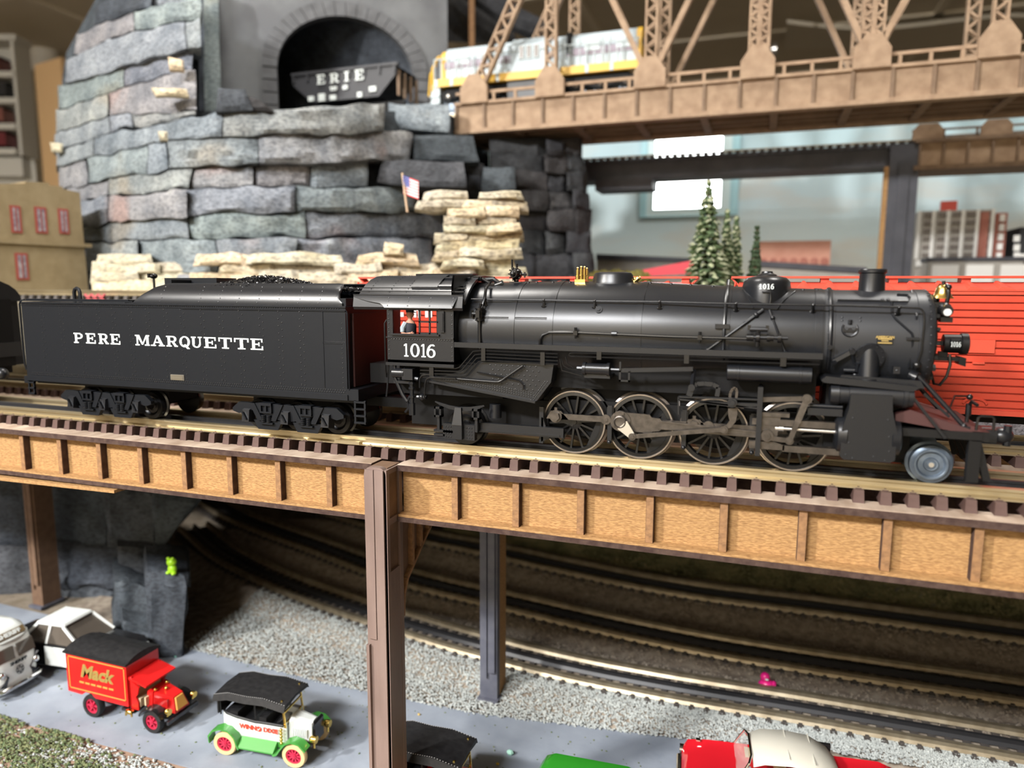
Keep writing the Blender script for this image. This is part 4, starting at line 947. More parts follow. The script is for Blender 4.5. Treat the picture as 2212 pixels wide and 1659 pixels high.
# ---- engineer leaning in the cab window
def figure():
    mb = MB(); x, y, z = -.285, .06, .822
    K['denim'] = mat('dark_overalls', (.012, .014, .022), rough=.8); K['shirt'] = mat('grey_shirt', (.30, .36, .40), rough=.8); K['skin'] = mat('skin_tone', (.42, .20, .13), rough=.6)
    rings = []
    prof = [(-.16, .030, .022), (-.10, .032, .024), (-.03, .034, .026), (.02, .036, .026), (.05, .036, .024), (.068, .026, .02), (.078, .013, .013), (.088, .012, .012), (.094, .017, .018), (.108, .021, .022), (.122, .020, .022), (.134, .013, .015), (.138, .003, .003)]
    n = 14; vs = []; fs = []
    for (h, rx, ry) in prof:
        for k in range(n):
            a = 2*PI*k/n; nose = 0
            px_ = x+rx*math.cos(a); 
            if .1 < h < .115 and k == 0: px_ += .008
            vs.append((px_, y+ry*math.sin(a), z+h))
    for i in range(len(prof)-1):
        for k in range(n): fs.append((i*n+k, i*n+(k+1) % n, (i+1)*n+(k+1) % n, (i+1)*n+k))
    fs.append(tuple(range(n))[::-1]); fs.append(tuple((len(prof)-1)*n+k for k in range(n)))
    mb.add(vs, fs)
    mb.tube([(x-.02, y-.025, z+.055), (x-.028, y-.04, z+.03), (x-.026, y-.045, z+.0), (x-.0, y-.05, z-.006), (x+.03, y-.05, z+.0)], [.013, .013, .010, .009, .008], 8)
    for k in range(4): mb.tube([(x+.03, y-.056+k*.004, z+.002), (x+.044, y-.058+k*.005, z+.004), (x+.048, y-.058+k*.005, z-.004)], .0028, 5)
    mb.tube([(x+.028, y-.046, z+.004), (x+.036, y-.040, z+.01)], .003, 5)
    o = mb.build('person', K['skin'], None, 'engineer figure in dark overalls and cap leaning at the cab window', 'person', angle=60)
    MB().tube([(x, y, z-.15), (x, y, z-.06), (x, y, z+.02), (x+.002, y, z+.05), (x+.003, y, z+.06)], [.034, .036, .037, .036, .028], 14).build('overalls', K['denim'], o)
    MB().tube([(x-.018, y-.022, z+.06), (x-.029, y-.04, z+.03), (x-.0275, y-.045, z+.006)], [.016, .0155, .013], 8).build('shirt_sleeve', K['shirt'], o)
    MB().lathe([(0, .023), (.012, .024), (.02, .022), (.026, .01)], (x, y, z+.122), (0, 0, 1), 14).hexa([(x+.012, y-.018, z+.122), (x+.036, y-.012, z+.120), (x+.036, y+.012, z+.120), (x+.012, y+.018, z+.122), (x+.012, y-.018, z+.127), (x+.036, y-.012, z+.123), (x+.036, y+.012, z+.123), (x+.012, y+.018, z+.127)]).build('cap', K['denim'], o)
figure()
# ================================================================ tender
TY0, TY1 = -.01, .68; tx0, tx1 = -3.385, -.68; tz0, tz1 = .405, .972
TT = thing('tender', 'black riveted coal tender lettered PERE MARQUETTE', 'tender', ((tx0+tx1)/2, YC, ZR))
tb = MB().box(tx0, tx1, TY0, TY1, tz0+.03, tz1).box(tx0+.06, tx1+.02, TY0+.03, TY1-.03, tz0-.02, tz0+.03).build('tank', K['tender'], TT, smooth=False)
MB().box(tx0-.004, tx1+.004, TY0-.008, TY0+.01, tz0, tz0+.034).box(tx0-.004, tx1+.004, TY1-.01, TY1+.008, tz0, tz0+.034).box(tx0-.008, tx0+.004, TY0-.006, TY1+.006, tz0, tz0+.03).build('frame_sill', K['tender'], TT, smooth=False)
MB().box(tx0-.008, tx1+.006, TY0-.007, TY0+.006, tz1-.006, tz1+.004).box(tx0-.008, tx1+.006, TY0-.004, TY0+.004, tz1-.022, tz1-.016).box(tx0-.008, tx0+.004, TY0-.007, TY1+.007, tz1-.006, tz1+.004).box(tx0-.008, -2.34, TY0+.004, TY0+.012, tz1+.010, tz1+.018).box(-1.92, tx1, TY0-.006, TY0, tz1-.028, tz1-.024).build('tank_coping', K['tender'], tb, smooth=False)
cols = [87+ (i*0) for i in ()]
zc = [255, 372, 493, 597, 692, 795, 900, 1010, 1112, 1235, 1350, 1470, 1595, 1712, 1843]
rvm = MB()
for zx in zc:
    x = atY(zx/2.836, 560+290/2.836, TY0).x
    for k in range(21):
        z = tz1-.035-k*(tz1-tz0-.12)/20
        rvm.rivet((x+(.013 if k % 2 else -.013), TY0, z), (0, -1, 0), .0048)
    for z in (tz1-.022, tz0+.078):
        rvm.rivet((x-.013, TY0, z), (0, -1, 0), .0045); rvm.rivet((x+.013, TY0, z), (0, -1, 0), .0045)
x = tx0+.05
while x < tx1-.02:
    rvm.rivet((x, TY0, tz0+.046), (0, -1, 0), .0048); rvm.rivet((x+.0085, TY0, tz0+.060), (0, -1, 0), .0048); x += .0172
xr = atY(1973/2.836, 662, TY0).x
for k in range(40): rvm.rivet((xr+.001*(k % 2), TY0, tz1-.03-k*.0122), (0, -1, 0), .0034)
for k in range(15): rvm.rivet((xr+.01+k*.010, TY0, .76), (0, -1, 0), .003); rvm.rivet((tx1-.028, TY0, tz1-.10-k*.03), (0, -1, 0), .004)
for k in range(150): rvm.rivet((tx0+.05+k*.0175, TY0-.004, tz1-.012), (0, -1, 0), .003)
rvm.build('tank_rivets', K['rivet'], tb, kind='stuff')
MB().box(xr-.004, xr+.004, TY0-.003, TY0, tz0+.07, tz1-.03).box(xr, tx1-.03, TY0-.003, TY0, .748, .756).build('tank_seam', K['tender'], tb, smooth=False)
tm = MB()
ed = [(455, 512), (528, 592), (605, 668), (678, 742), None, (830, 918), (925, 1010), (1020, 1090), (1100, 1165), (1172, 1240), (1250, 1330), (1340, 1422), (1435, 1525), (1535, 1616)]
E2 = [None if e_ is None else (atY(e_[0]/2.836, 736, TY0).x, atY(e_[1]/2.836, 740, TY0).x) for e_ in ed]
for ch, e_ in zip('PERE MARQUETTE', E2):
    if not e_: tm.build('tender_lettering', K['white'], tb, smooth=False, label='white lettering PERE'); tm = MB()
    if e_: glyphs(tm, ch, [e_], .693, .764, (0, TY0, 0), (1, 0, 0), (0, 0, 1), (0, -1, 0), .0022)
tm.build('tender_lettering', K['white'], tb, smooth=False, label='white lettering MARQUETTE')
p = atY(383, 816, TY0)
MB().bbox(p.x-.055, p.x+.062, TY0-.006, TY0, p.z-.018, p.z+.022, .003).build('builder_plate', mat('plate_grey', (.10, .09, .07), rough=.5), tb, smooth=False)
tm = MB()
for z in (-.010, 0.0, .012): tm.box(p.x-.045, p.x+.05, TY0-.008, TY0-.006, p.z+z-.0015, p.z+z+.0025)
tm.build('plate_lines', mat('dim_plate_line', (.16, .13, .08), rough=.6), tb, smooth=False)
# coal bunker: side boards with rolled-in tops
bx0, bx1 = -2.37, -.72
for s, yb in ((1, TY0+.03), (-1, TY1-.03)):
    sec = [(0, 0), (0, .02), (.01, .055), (.03, .09), (.06, .118), (.095, .132), (.10, .140)]
    mb = MB(); xs = [-2.37, -2.30, -2.22, -2.15, -2.12, -.80, -.775, -.76, -.755, -.745, -.72]
    hs_ = [.05, .42, .80, .98, 1, 1, .98, .80, .55, .3, .16]
    for t in (0, .01):
        pass
    vs = []; n = len(sec)
    for x, h in zip(xs, hs_):
        hh = h*.140
        for (a, b) in sec:
            b2 = min(b, hh); k = b2/.140
            # walk along section to this height
            aa = 0
            for (a0, b0), (a1, b1) in zip(sec, sec[1:]):
                if b0 <= b2 <= b1: aa = a0+(a1-a0)*(b2-b0)/max(1e-6, b1-b0)
            vs.append((x, yb+s*aa, tz1+b2)); vs.append((x, yb+s*(aa+.014), tz1+b2-.004))
    fs = []
    W = 2*n
    for i in range(len(xs)-1):
        for k in range(n-1):
            for side in (0, 1):
                a = i*W+2*k+side; fs.append((a, a+W, a+W+2, a+2) if side == 0 else (a, a+2, a+W+2, a+W))
        a = i*W+2*(n-1); fs.append((a, a+W, a+W+1, a+1))
    mb.add(vs, fs); mb.build('bunker_side', K['loco'], tb, angle=50)
br_ = MB()
for px in (350, 434, 476, 517, 560, 603, 648, 692):
    for k in range(5):
        p = atY(px, 620, TY0+.05); b = .02+k*.024
        aa = 0
        sec = [(0, 0), (0, .02), (.01, .055), (.03, .09), (.06, .118), (.095, .132)]
        for (a0, b0), (a1, b1) in zip(sec, sec[1:]):
            if b0 <= b <= b1: aa = a0+(a1-a0)*(b-b0)/max(1e-6, b1-b0)
        br_.rivet((p.x+(.006 if k % 2 else -.006), TY0+.03+aa, tz1+b), (0, -1, .5), .0042)
br_.build('bunker_rivets', K['rivet'], tb, kind='stuff')
MB().box(-2.14, -2.12, .12, .55, tz1, 1.135).box(-2.36, -1.9, .3, .5, tz1, 1.15).build('bunker_bulkhead', K['tender'], tb, smooth=False)
MB().box(-.80, -.70, .03, .64, tz1-.005, tz1+.05).build('coal_gate', K['tender'], tb, smooth=False)
# coal heap
def coal_z(x, y):
    t = (x+2.12)/1.34; h = .10+.085*math.exp(-((t-.45)/.28)**2)*math.exp(-((y-YC)/.2)**2)
    return tz1+h
cm_ = MB(); nx, ny = 40, 14
vs = []; fs = []
for i in range(nx+1):
    for j in range(ny+1):
        x = -2.14+1.38*i/nx; y = .10+.47*j/ny; vs.append((x, y, coal_z(x, y)-.01+.012*noise.noise((x*30, y*30, 0))))
for i in range(nx):
    for j in range(ny): a = i*(ny+1)+j; fs.append((a, a+ny+1, a+ny+2, a+1))
cm_.add(vs, fs)
rnd = random.Random(5)
for k in range(2600):
    x = rnd.uniform(-2.13, -.78); y = rnd.uniform(.09, .58); z = coal_z(x, y); r = rnd.uniform(.008, .017)
    d = [Vector((rnd.gauss(0, 1), rnd.gauss(0, 1), rnd.gauss(0, 1))).normalized()*r*rnd.uniform(.7, 1.2) for _ in range(3)]
    c = Vector((x, y, z)); cm_.add([c+d[0], c-d[0], c+d[1], c-d[1], c+d[2], c-d[2]], [(0, 2, 4), (2, 1, 4), (1, 3, 4), (3, 0, 4), (2, 0, 5), (1, 2, 5), (3, 1, 5), (0, 3, 5)])
cm_.build('coal_load', K['coal'], TT, kind='stuff', smooth=False, label='heap of glossy black coal lumps')
# fittings on the rear deck
p = atY(332, 600, .3); MB().cyl((p.x, .3, tz1), (p.x, .3, p.z), .008, n=8).sph((p.x, .3, p.z+.012), (.026, .03, .02), 10, 6).box(p.x-.028, p.x-.01, .27, .30, p.z+.0, p.z+.03).build('rear_lamp', K['gloss'], TT)
p = atY(167, 640, .2); MB().tube([(p.x-.028, .2, tz1), (p.x-.028, .2, tz1+.075), (p.x-.018, .2, tz1+.095), (p.x, .2, tz1+.102), (p.x+.018, .2, tz1+.095), (p.x+.028, .2, tz1+.075), (p.x+.028, .2, tz1)], .013, 8).build('lifting_eye', K['tender'], TT)
MB().tube([(tx0+.02, .02, tz1+.022), (-2.4, .02, tz1+.022)], .006, 6).box(tx0+.5, tx0+.75, .2, .45, tz1, tz1+.02).build('deck_handrail', K['tender'], TT)
MB().tube([(tx0-.016, TY0+.01, .48), (tx0-.022, TY0+.005, .52), (tx0-.022, TY0+.005, .96), (tx0-.012, TY0+.01, .985), (tx0+.02, TY0+.01, .99)], .007, 6).build('corner_rail', K['tender'], TT)
MB().tube([(tx1+.012, TY0+.01, .45), (tx1+.014, TY0+.0, .48), (tx1+.012, TY0+.0, .93), (tx1-.005, TY0+.01, .95)], .0055, 6).build('corner_rail', K['tender'], TT)
MB().box(tx1, tx1+.075, TY0, TY1, .405, .475).build('end_beam', K['tender'], TT, smooth=False)
MB().box(tx0-.035, tx0, TY0, TY1, .385, .435).build('end_beam', K['tender'], TT, smooth=False)
# front wall recess, dark red-brown
MB().box(tx1, tx1+.012, .06, .62, .48, .93).build('front_door', K['deckred'], TT, smooth=False, label='dark red front doors')
def ladder(x0, x1, z0, z1, nr, y):
    mb = MB().box(x0, x0+.012, y, y+.012, z0, z1).box(x1-.012, x1, y, y+.012, z0, z1)
    for k in range(nr): z = z0+.004+(z1-z0-.02)*k/(nr-1); mb.box(x0, x1, y-.004, y+.016, z, z+.011)
    mb.build('step_ladder', K['tender'], TT, smooth=False)
ladder(-.637, -.557, .262, .408, 4, TY0); ladder(tx0+.0, tx0+.06, .30, .40, 3, TY0)
# six-wheel trucks
def truck(cx):
    cz = ZR+.10
    sf = MB()
    y0, y1 = .01, .05
    ax = [cx-.30, cx, cx+.30]
    # side frame: shallow arched equalised casting with openings
    sf.prism([(cx-.42, .305), (cx-.37, .345), (cx+.37, .345), (cx+.42, .305), (cx+.42, .285), (cx+.37, .27), (cx+.25, .30), (cx+.13, .26), (cx+.05, .24), (cx-.05, .24), (cx-.13, .26), (cx-.25, .30), (cx-.37, .27), (cx-.42, .285)], 'xz', y0+.008, y1)
    for a, b in ((cx-.30, cx), (cx, cx+.30)):
        m_ = (a+b)/2
        sf.prism([(m_-.11, .235), (m_+.11, .235), (m_+.075, .175), (m_-.075, .175)], 'xz', y0+.012, y1)
        sf.prism([(m_-.13, .345), (m_-.09, .345), (m_-.03, .235), (m_-.07, .235)], 'xz', y0, y1); sf.prism([(m_+.13, .345), (m_+.09, .345), (m_+.03, .235), (m_+.07, .235)], 'xz', y0, y1)
        sf.box(m_-.045, m_+.045, y0-.008, y1, .345-.012, .352).box(m_-.045, m_+.045, y0-.008, y1, .285, .295).box(m_-.045, m_-.035, y0-.006, y1, .29, .345).box(m_+.035, m_+.045, y0-.006, y1, .29, .345).box(m_-.005, m_+.005, y0-.006, y1, .29, .345)
        for s_ in (-1, 1):
            for k in range(4): sf.cyl((m_+s_*.02, y0, .228+k*.012), (m_+s_*.02, y0, .236+k*.012), .017, n=10)
        sf.box(m_-.05, m_+.05, y0-.006, y1, .212, .224)
    tr = sf.build('truck_side_frame', K['tender'], TT, smooth=False)
    for x in ax:
        MB().hexa([(x-.028, y0-.022, .225), (x+.028, y0-.022, .225), (x+.032, y1, .21), (x-.032, y1, .21), (x-.026, y0-.01, .30), (x+.026, y0-.01, .30), (x+.032, y1, .315), (x-.032, y1, .315)]).bar((x-.02, y0-.022, .285), (x+.012, y0-.026, .24), .008, .012).build('journal_box', K['loco'], tr, smooth=False)
        for yy, rot in ((.13, 0), (YC*2-.13, PI)):
            w_ = plain_wheel(.098, 'truck_wheel', K['gloss'], TT, (x, yy, ZR+.098)); w_.rotation_euler = (0, 0, rot)
        MB().cyl((x, .16, ZR+.098), (x, .51, ZR+.098), .015, n=8).build('truck_axle', K['under'], TT)
    MB().box(cx-.4, cx+.4, .2, .47, .27, .385).build('truck_bolster', K['under'], TT, smooth=False)
truck(atY(222, 872, .0).x); truck(atY(615, 893, .0).x)

# ================================================================ black car coupled behind the tender
CT = thing('passenger_car', 'black heavyweight car end coupled behind the tender', 'train car', (-4.6, YC, ZR))
ex = atY(44, 690, .64).x-.05; rr0 = []
sec = [(-.005, .42), (.005, .95)]+[(YC-.33*math.cos(math.radians(a)), .95+.19*math.sin(math.radians(a))) for a in range(10, 171, 16)]+[(.665, .95), (.675, .42)]
cbx = MB().prism(sec, 'yz', -6.6, ex).build('car_body', K['tender'], CT, angle=30)
MB().box(ex, ex+.05, .10, .57, .42, .98).build('vestibule_diaphragm', K['under'], CT, smooth=False)
sec2 = [(YC-.34*math.cos(math.radians(a)), .96+.195*math.sin(math.radians(a))) for a in range(0, 181, 15)]
MB().prism(sec2, 'yz', -6.6, ex+.04).build('car_roof', K['tender'], CT, angle=30)
MB().box(ex, ex+.16, YC-.05, YC+.05, .34, .42).sph((ex+.2, YC, .38), (.06, .05, .05)).box(ex-.02, ex+.06, .05, .62, .50, .62).build('car_coupler', K['loco'], CT)
for k in range(2):
    for yy, rot in ((.13, 0), (.54, PI)):
        w_ = plain_wheel(.098, 'car_wheel', K['gloss'], CT, (ex-.4-.4*k, yy, ZR+.098)); w_.rotation_euler = (0, 0, rot)
MB().box(ex-1.0, ex-.2, .02, .06, .22, .32).box(-6.6, ex, .1, .57, .36, .42).build('car_truck', K['under'], CT, smooth=False)

# ================================================================ red boxcars on the siding
BY0, BY1 = 1.10, 1.76
def boxcar(x0, x1, label):
    t = thing('boxcar', label, 'boxcar', ((x0+x1)/2, Y2, ZR), 'red boxcars behind the steam locomotive')
    body = MB().box(x0, x1, BY0+.026, BY1-.026, .37, 1.085).build('car_body', K['boxred'], t, smooth=False)
    MB().box(x0, x1, BY0, BY1, .355, .385).box(x0, x1, BY0-.004, BY0+.02, 1.06, 1.09).build('sill', K['boxred'], body, smooth=False)
    first = None
    for k in range(15):
        z = .405+k*.0438
        if first is None:
            first = piece(MB().prism([(0, 0), (-.022, .0), (-.028, .034), (0, .0345)], 'yz', x0+.04, x1-.04), 'side_rib', K['boxred'], body, (0, BY0+.027, z), smooth=False)
        else: inst(first, body, (0, BY0+.027, z))
    # door outline and small panels
    xm = (x0+x1)/2
    if x0 < 0:
        for xd in (xm, xm+.57): MB().box(xd-.02, xd, BY0-.010, BY0+.012, .39, 1.06).build('door_post', K['boxred'], body, smooth=False)
    # peaked roof with raised diagonal ribs
    rs_ = [(BY0-.01, 1.088), (Y2, 1.135), (BY1+.01, 1.088)]
    roof = MB().prism(rs_+[(BY1+.01, 1.08), (BY0-.01, 1.08)], 'yz', x0-.01, x1+.01).build('roof', K['boxred'], t, smooth=False)
    nr = int((x1-x0)/.155); f2 = None
    for k in range(nr):
        x = x0+.08+k*.155
        mb = MB().hexa([(-.055, BY0-.012, 1.086), (.045, BY0-.012, 1.086), (.025, Y2-.07, 1.126), (-.012, Y2-.07, 1.126), (-.035, BY0-.012, 1.106), (.0, BY0-.012, 1.100), (.012, Y2-.07, 1.142), (-.002, Y2-.07, 1.142)])
        if f2 is None: f2 = piece(mb, 'roof_rib', K['boxred'], roof, (x, 0, 0), smooth=False)
        else: inst(f2, roof, (x, 0, 0))
    w = MB().box(x0-.06, x1+.06, Y2-.07, Y2+.07, 1.158, 1.172)
    x = x0+.1
    while x < x1: w.box(x, x+.05, Y2-.05, Y2+.05, 1.12, 1.158); x += .4
    for xx, s_ in ((x0, -1), (x1, 1)): w.bar((xx+s_*.0, Y2, 1.10), (xx+s_*.06, Y2, 1.16), .10, .01)
    w.build('running_walk', K['boxred'], roof, smooth=False)
    for xx, s_ in ((x0, -1), (x1, 1)):
        MB().cyl((xx+s_*.03, Y2-.12, .6), (xx+s_*.03, Y2-.12, 1.13), .008, n=6).cyl((xx+s_*.03, Y2-.12, 1.06), (xx+s_*.036, Y2-.12, 1.06), .06, n=14).build('brake_wheel', K['boxred'], t)
        MB().box(xx-.0, xx+s_*.12, Y2-.04, Y2+.04, .33, .40).build('coupler', K['under'], t, smooth=False)
        MB().box(xx-s_*.75, xx-s_*.15, BY0+.06, BY0+.10, .23, .33).box(xx-s_*.65, xx-s_*.25, BY0+.16, BY1-.16, .27, .37).build('truck_frame', K['under'], t, smooth=False)
        for dxx in (.25, .62):
            for yy, rot in ((Y2-.205, 0), (Y2+.205, PI)):
                w_ = plain_wheel(.092, 'truck_wheel', K['gloss'], t, (xx-s_*dxx, yy, ZR+.092)); w_.rotation_euler = (0, 0, rot)
    MB().box(x0+.8, x1-.8, BY0+.2, BY1-.2, .28, .37).build('underframe', K['under'], t, smooth=False)
    return t, body
bA, bodyA = boxcar(-1.36, 1.19, 'red ribbed boxcar with white lettering behind the cab')
bB, bodyB = boxcar(1.53, 4.3, 'red ribbed boxcar behind the smokebox and headlight')
lt = MB()
for px, w_, h_ in ((868, 10, 10), (889, 6, 26), (897, 6, 20), (906, 6, 24), (922, 7, 20), (931, 6, 20)):
    p = atY(px, 683-h_*.35, BY0); s_ = .0033; lt.box(p.x-w_*s_/2, p.x+w_*s_/2, BY0-.004, BY0+.003, p.z-h_*s_/2, p.z+h_*s_/2)
p = atY(895, 668, BY0); lt.box(p.x-.05, p.x+.06, BY0-.004, BY0+.003, p.z-.01, p.z+.012)
lt.build('car_lettering', K['boxwhite'], bodyA, smooth=False, label='white letter fragments')
pp_ = MB()
a = atY(2080, 733, BY0); b_ = atY(2147, 763, BY0); pp_.box(a.x, b_.x, BY0-.008, BY0+.01, b_.z, a.z)
pp_.build('tack_board', K['boxred'], bodyB, smooth=False)
a = atY(2105, 872, BY0); MB().tube([(a.x+.06*math.cos(t*PI/8), BY0-.004, a.z+.03*math.sin(t*PI/8)) for t in range(9)], .008, 6).build('side_grab', K['boxred'], bodyB)
a = atY(2113, 784, BY0); MB().box(a.x-.03, a.x+.03, BY0-.012, BY0+.01, a.z-.006, a.z+.006).build('side_step', K['boxred'], bodyB, smooth=False)
# ================================================================ layout base, lower level
K['base'] = mat('layout_soil', (.16, .125, .085), (.26, .22, .17), scale=5, rough=.95, bump=.5, bscale=30, c3=(.12, .13, .07))
K['road'] = mat('grey_painted_road', (.215, .245, .295), (.30, .335, .39), scale=2.2, rough=.7, bump=.08, bscale=25, c3=(.22, .23, .235), detail=6)
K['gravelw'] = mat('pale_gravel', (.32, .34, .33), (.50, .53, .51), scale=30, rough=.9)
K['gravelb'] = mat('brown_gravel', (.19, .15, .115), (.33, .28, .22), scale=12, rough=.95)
K['moss'] = mat('mossy_bank', (.10, .105, .05), (.28, .25, .13), scale=4, rough=.95, bump=.8, bscale=22, c3=(.10, .10, .10), detail=8)
K['turf'] = mat('ground_foam', (.07, .11, .05), (.20, .215, .10), scale=30, rough=.95)
K['earth'] = mat('pinkish_earth', (.27, .175, .12), (.34, .235, .17), scale=4, rough=.95)
def grid(x0, x1, y0, y1, nx, ny, fz):
    mb = MB(); vs = []; fs = []
    for i in range(nx+1):
        for j in range(ny+1):
            x = x0+(x1-x0)*i/nx; y = y0+(y1-y0)*j/ny; vs.append((x, y, fz(x, y)))
    for i in range(nx):
        for j in range(ny): a = i*(ny+1)+j; fs.append((a, a+ny+1, a+ny+2, a+1))
    return mb.add(vs, fs)
nz = lambda x, y, s=1.0, z=0.0: noise.noise((x*s, y*s, z))
gr_ = grid(-9.5, 7, -1.4, 9.5, 90, 70, lambda x, y: -2.52+.012*nz(x, y, 6)).build('layout_base', K['base'], None, kind='structure')
tag(gr_, 'brown scenic ground of the lower layout level', 'ground')
road = MB().prism([(-9, -.1), (-4.3, .10), (-2.2, .13), (0, .10), (6.9, .3), (6.9, 2.05), (2.2, 1.88), (1.3, 1.74), (.4, 1.62), (-.4, 1.50), (-1.8, 1.46), (-3.6, 1.55), (-9, 1.7)], 'xy', -2.53, GZ).build('road', K['road'], None, kind='structure', smooth=False)
tag(road, 'grey painted road running under the bridge', 'road')
def pebbles(name, m, n, fx, size, seed, label, cat='gravel'):
    rnd = random.Random(seed); vs = []; fs = []
    for k in range(n):
        x, y, z = fx(rnd); r = rnd.uniform(*size); b = len(vs)
        a = rnd.uniform(0, PI); c, s_ = math.cos(a)*r, math.sin(a)*r; h = r*rnd.uniform(.5, .9); q = rnd.uniform(.6, 1)
        vs += [(x+c, y+s_, z), (x-s_*q, y+c*q, z+h*.3), (x-c, y-s_, z), (x+s_*q, y-c*q, z-h*.1), (x+c*.2, y, z+h), (x, y, z-h)]
        fs += [(b+i, b+j, b+4) for i, j in ((0, 1), (1, 2), (2, 3), (3, 0))]+[(b+j, b+i, b+5) for i, j in ((0, 1), (1, 2), (2, 3), (3, 0))]
    me = bpy.data.meshes.new(name); me.from_pydata(vs, [], fs); me.materials.append(m)
    o = bpy.data.objects.new(name, me); COL.objects.link(o); tag(o, label, cat, None, 'stuff'); return o
def roadfar(x):
    P = [(-9, 1.7), (-3.6, 1.55), (-1.8, 1.46), (-.4, 1.50), (.4, 1.62), (1.3, 1.74), (2.2, 1.88), (7.1, 2.05)]
    for (a, ya), (b, yb) in zip(P, P[1:]):
        if x <= b: return ya+(yb-ya)*(x-a)/(b-a)
    return 2.05
# lower tracks: centre lines
def crom(P, n=10):
    out = []
    P = [P[0]]+P+[P[-1]]
    for i in range(1, len(P)-2):
        for k in range(n):
            t = k/n; a, b, c, d = [Vector((*p, 0)) for p in P[i-1:i+3]]
            out.append(.5*((2*b)+(c-a)*t+(2*a-5*b+4*c-d)*t*t+(3*b-a-3*c+d)*t**3))
    out.append(Vector((*P[-2], 0))); return out
LZ = -2.34
def curved_track(name, label, ctrl, zh, railm, tiem, ties=True, x_lo=-99):
    pts = crom(ctrl); t = thing(name, label, 'track', (pts[len(pts)//2].x, pts[len(pts)//2].y, zh-.11))
    def off(d):
        o = []
        for i, p in enumerate(pts):
            a = (pts[min(i+1, len(pts)-1)]-pts[max(i-1, 0)]).normalized(); o.append(p+Vector((-a.y, a.x, 0))*d)
        return o
    for d, m, nm in ((-GA-.022, railm, 'rail'), (GA+.022, railm, 'rail'), (0, K['railblack'], 'centre_rail')):
        w = .022 if nm == 'rail' else .016
        L0 = off(d-w); L1 = off(d+w); vs = []; fs = []
        B0 = off(d-.036); B1 = off(d+.036)
        for a, b, c, e in zip(L0, L1, B0, B1): vs += [(c.x, c.y, zh-.055), (a.x, a.y, zh-.03), (a.x, a.y, zh), (b.x, b.y, zh), (b.x, b.y, zh-.03), (e.x, e.y, zh-.055)]
        for i in range(len(pts)-1):
            for k in range(5): fs.append((6*i+k, 6*i+k+1, 6*i+7+k, 6*i+6+k))
        MB().add(vs, fs).build(nm, m, t, smooth=False)
    if ties:
        a = .28; w = .03
        mb = MB().hexa([(-w, -a, -.065), (w, -a, -.065), (w, a, -.065), (-w, a, -.065), (-w*.85, -a+.012, 0), (w*.85, -a+.012, 0), (w*.85, a-.012, 0), (-w*.85, a-.012, 0)])
        for s_ in (-1, 1): mb.box(-.014, .014, s_*(GA+.07)-.012, s_*(GA+.07)+.012, 0, .014)
        acc = 0; first = None
        for p, q in zip(pts, pts[1:]):
            L = (q-p).length; a_ = math.atan2(q.y-p.y, q.x-p.x); s_ = -acc
            while s_ < L:
                if s_ >= 0:
                    c = p+(q-p)*(s_/L)
                    if first is None: first = piece(mb, 'tie', tiem, t, (c.x, c.y, zh-.055), smooth=False); first.rotation_euler = (0, 0, a_)
                    else: inst(first, t, (c.x, c.y, zh-.055), a_)
                s_ += .122
            acc = (L-(s_-.122)) if s_ > L else acc
            acc = .122-(s_-L) if s_ > L else acc
    return t
T1 = [(7.0, 2.36), (4.8, 2.34), (3.6, 2.33), (2.1, 2.30), (1.0, 2.26), (.1, 2.28), (-.9, 2.40), (-1.7, 2.55), (-2.45, 2.70), (-3.6, 3.02), (-4.8, 3.5), (-6, 4.2)]
T2 = [(7.0, 3.24), (5.2, 3.22), (3.9, 3.20), (1.9, 3.14), (.65, 3.2), (-.85, 3.4), (-2.3, 3.63), (-3.7, 4.1), (-5.7, 4.8), (-7, 5.5)]
T3 = [(7.0, 4.47), (5.5, 4.46), (4.3, 4.45), (2.6, 4.44), (.65, 4.43), (-1.95, 4.86), (-2.75, 5.0), (-5, 5.7), (-7, 6.5)]
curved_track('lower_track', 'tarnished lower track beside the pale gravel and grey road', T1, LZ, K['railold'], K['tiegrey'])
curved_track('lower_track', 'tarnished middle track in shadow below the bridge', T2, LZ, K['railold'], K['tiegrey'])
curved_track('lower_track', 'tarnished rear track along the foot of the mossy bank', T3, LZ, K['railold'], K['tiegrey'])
def near(P, x):
    for (a, ya), (b, yb) in zip(P, P[1:]):
        if b <= x <= a: return ya+(yb-ya)*(x-a)/(b-a)
    return P[0][1] if x > P[0][0] else P[-1][1]
def ballast_z(x, y):
    z = -2.51
    for P, s_ in ((T1, .55), (T2, .55), (T3, .55)):
        d = abs(y-near(P, x))
        z = max(z, -2.415-max(0, d-.36)*.35)
    return z
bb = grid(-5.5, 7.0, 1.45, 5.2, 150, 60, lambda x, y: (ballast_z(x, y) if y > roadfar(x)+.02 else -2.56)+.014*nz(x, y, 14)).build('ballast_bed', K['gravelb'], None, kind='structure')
tag(bb, 'brown ballast bed under the lower tracks', 'ballast')
def fa(rnd):
    while True:
        x = rnd.uniform(-3.7, 5.0); y0 = roadfar(x)-.03; y1 = near(T1, x)-.18; y = y0+(y1-y0)*rnd.random()**.9
        if y1 > y0: return x, y, max(ballast_z(x, y), GZ)+.004+rnd.uniform(0, .012)
pebbles('pale_gravel', K['gravelw'], 32000, fa, (.007, .015), 3, 'pale crushed gravel between the road and the lower track')
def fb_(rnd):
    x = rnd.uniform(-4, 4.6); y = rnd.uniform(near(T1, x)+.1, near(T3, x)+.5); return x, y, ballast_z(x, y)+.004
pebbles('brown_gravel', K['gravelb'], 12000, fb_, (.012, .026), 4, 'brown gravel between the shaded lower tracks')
def fc(rnd):
    x = rnd.uniform(-4.4, -1.4); y = rnd.uniform(-.75, .11-max(0, -2.3-x)*.03); return x, y, -2.50+rnd.uniform(0, .01)
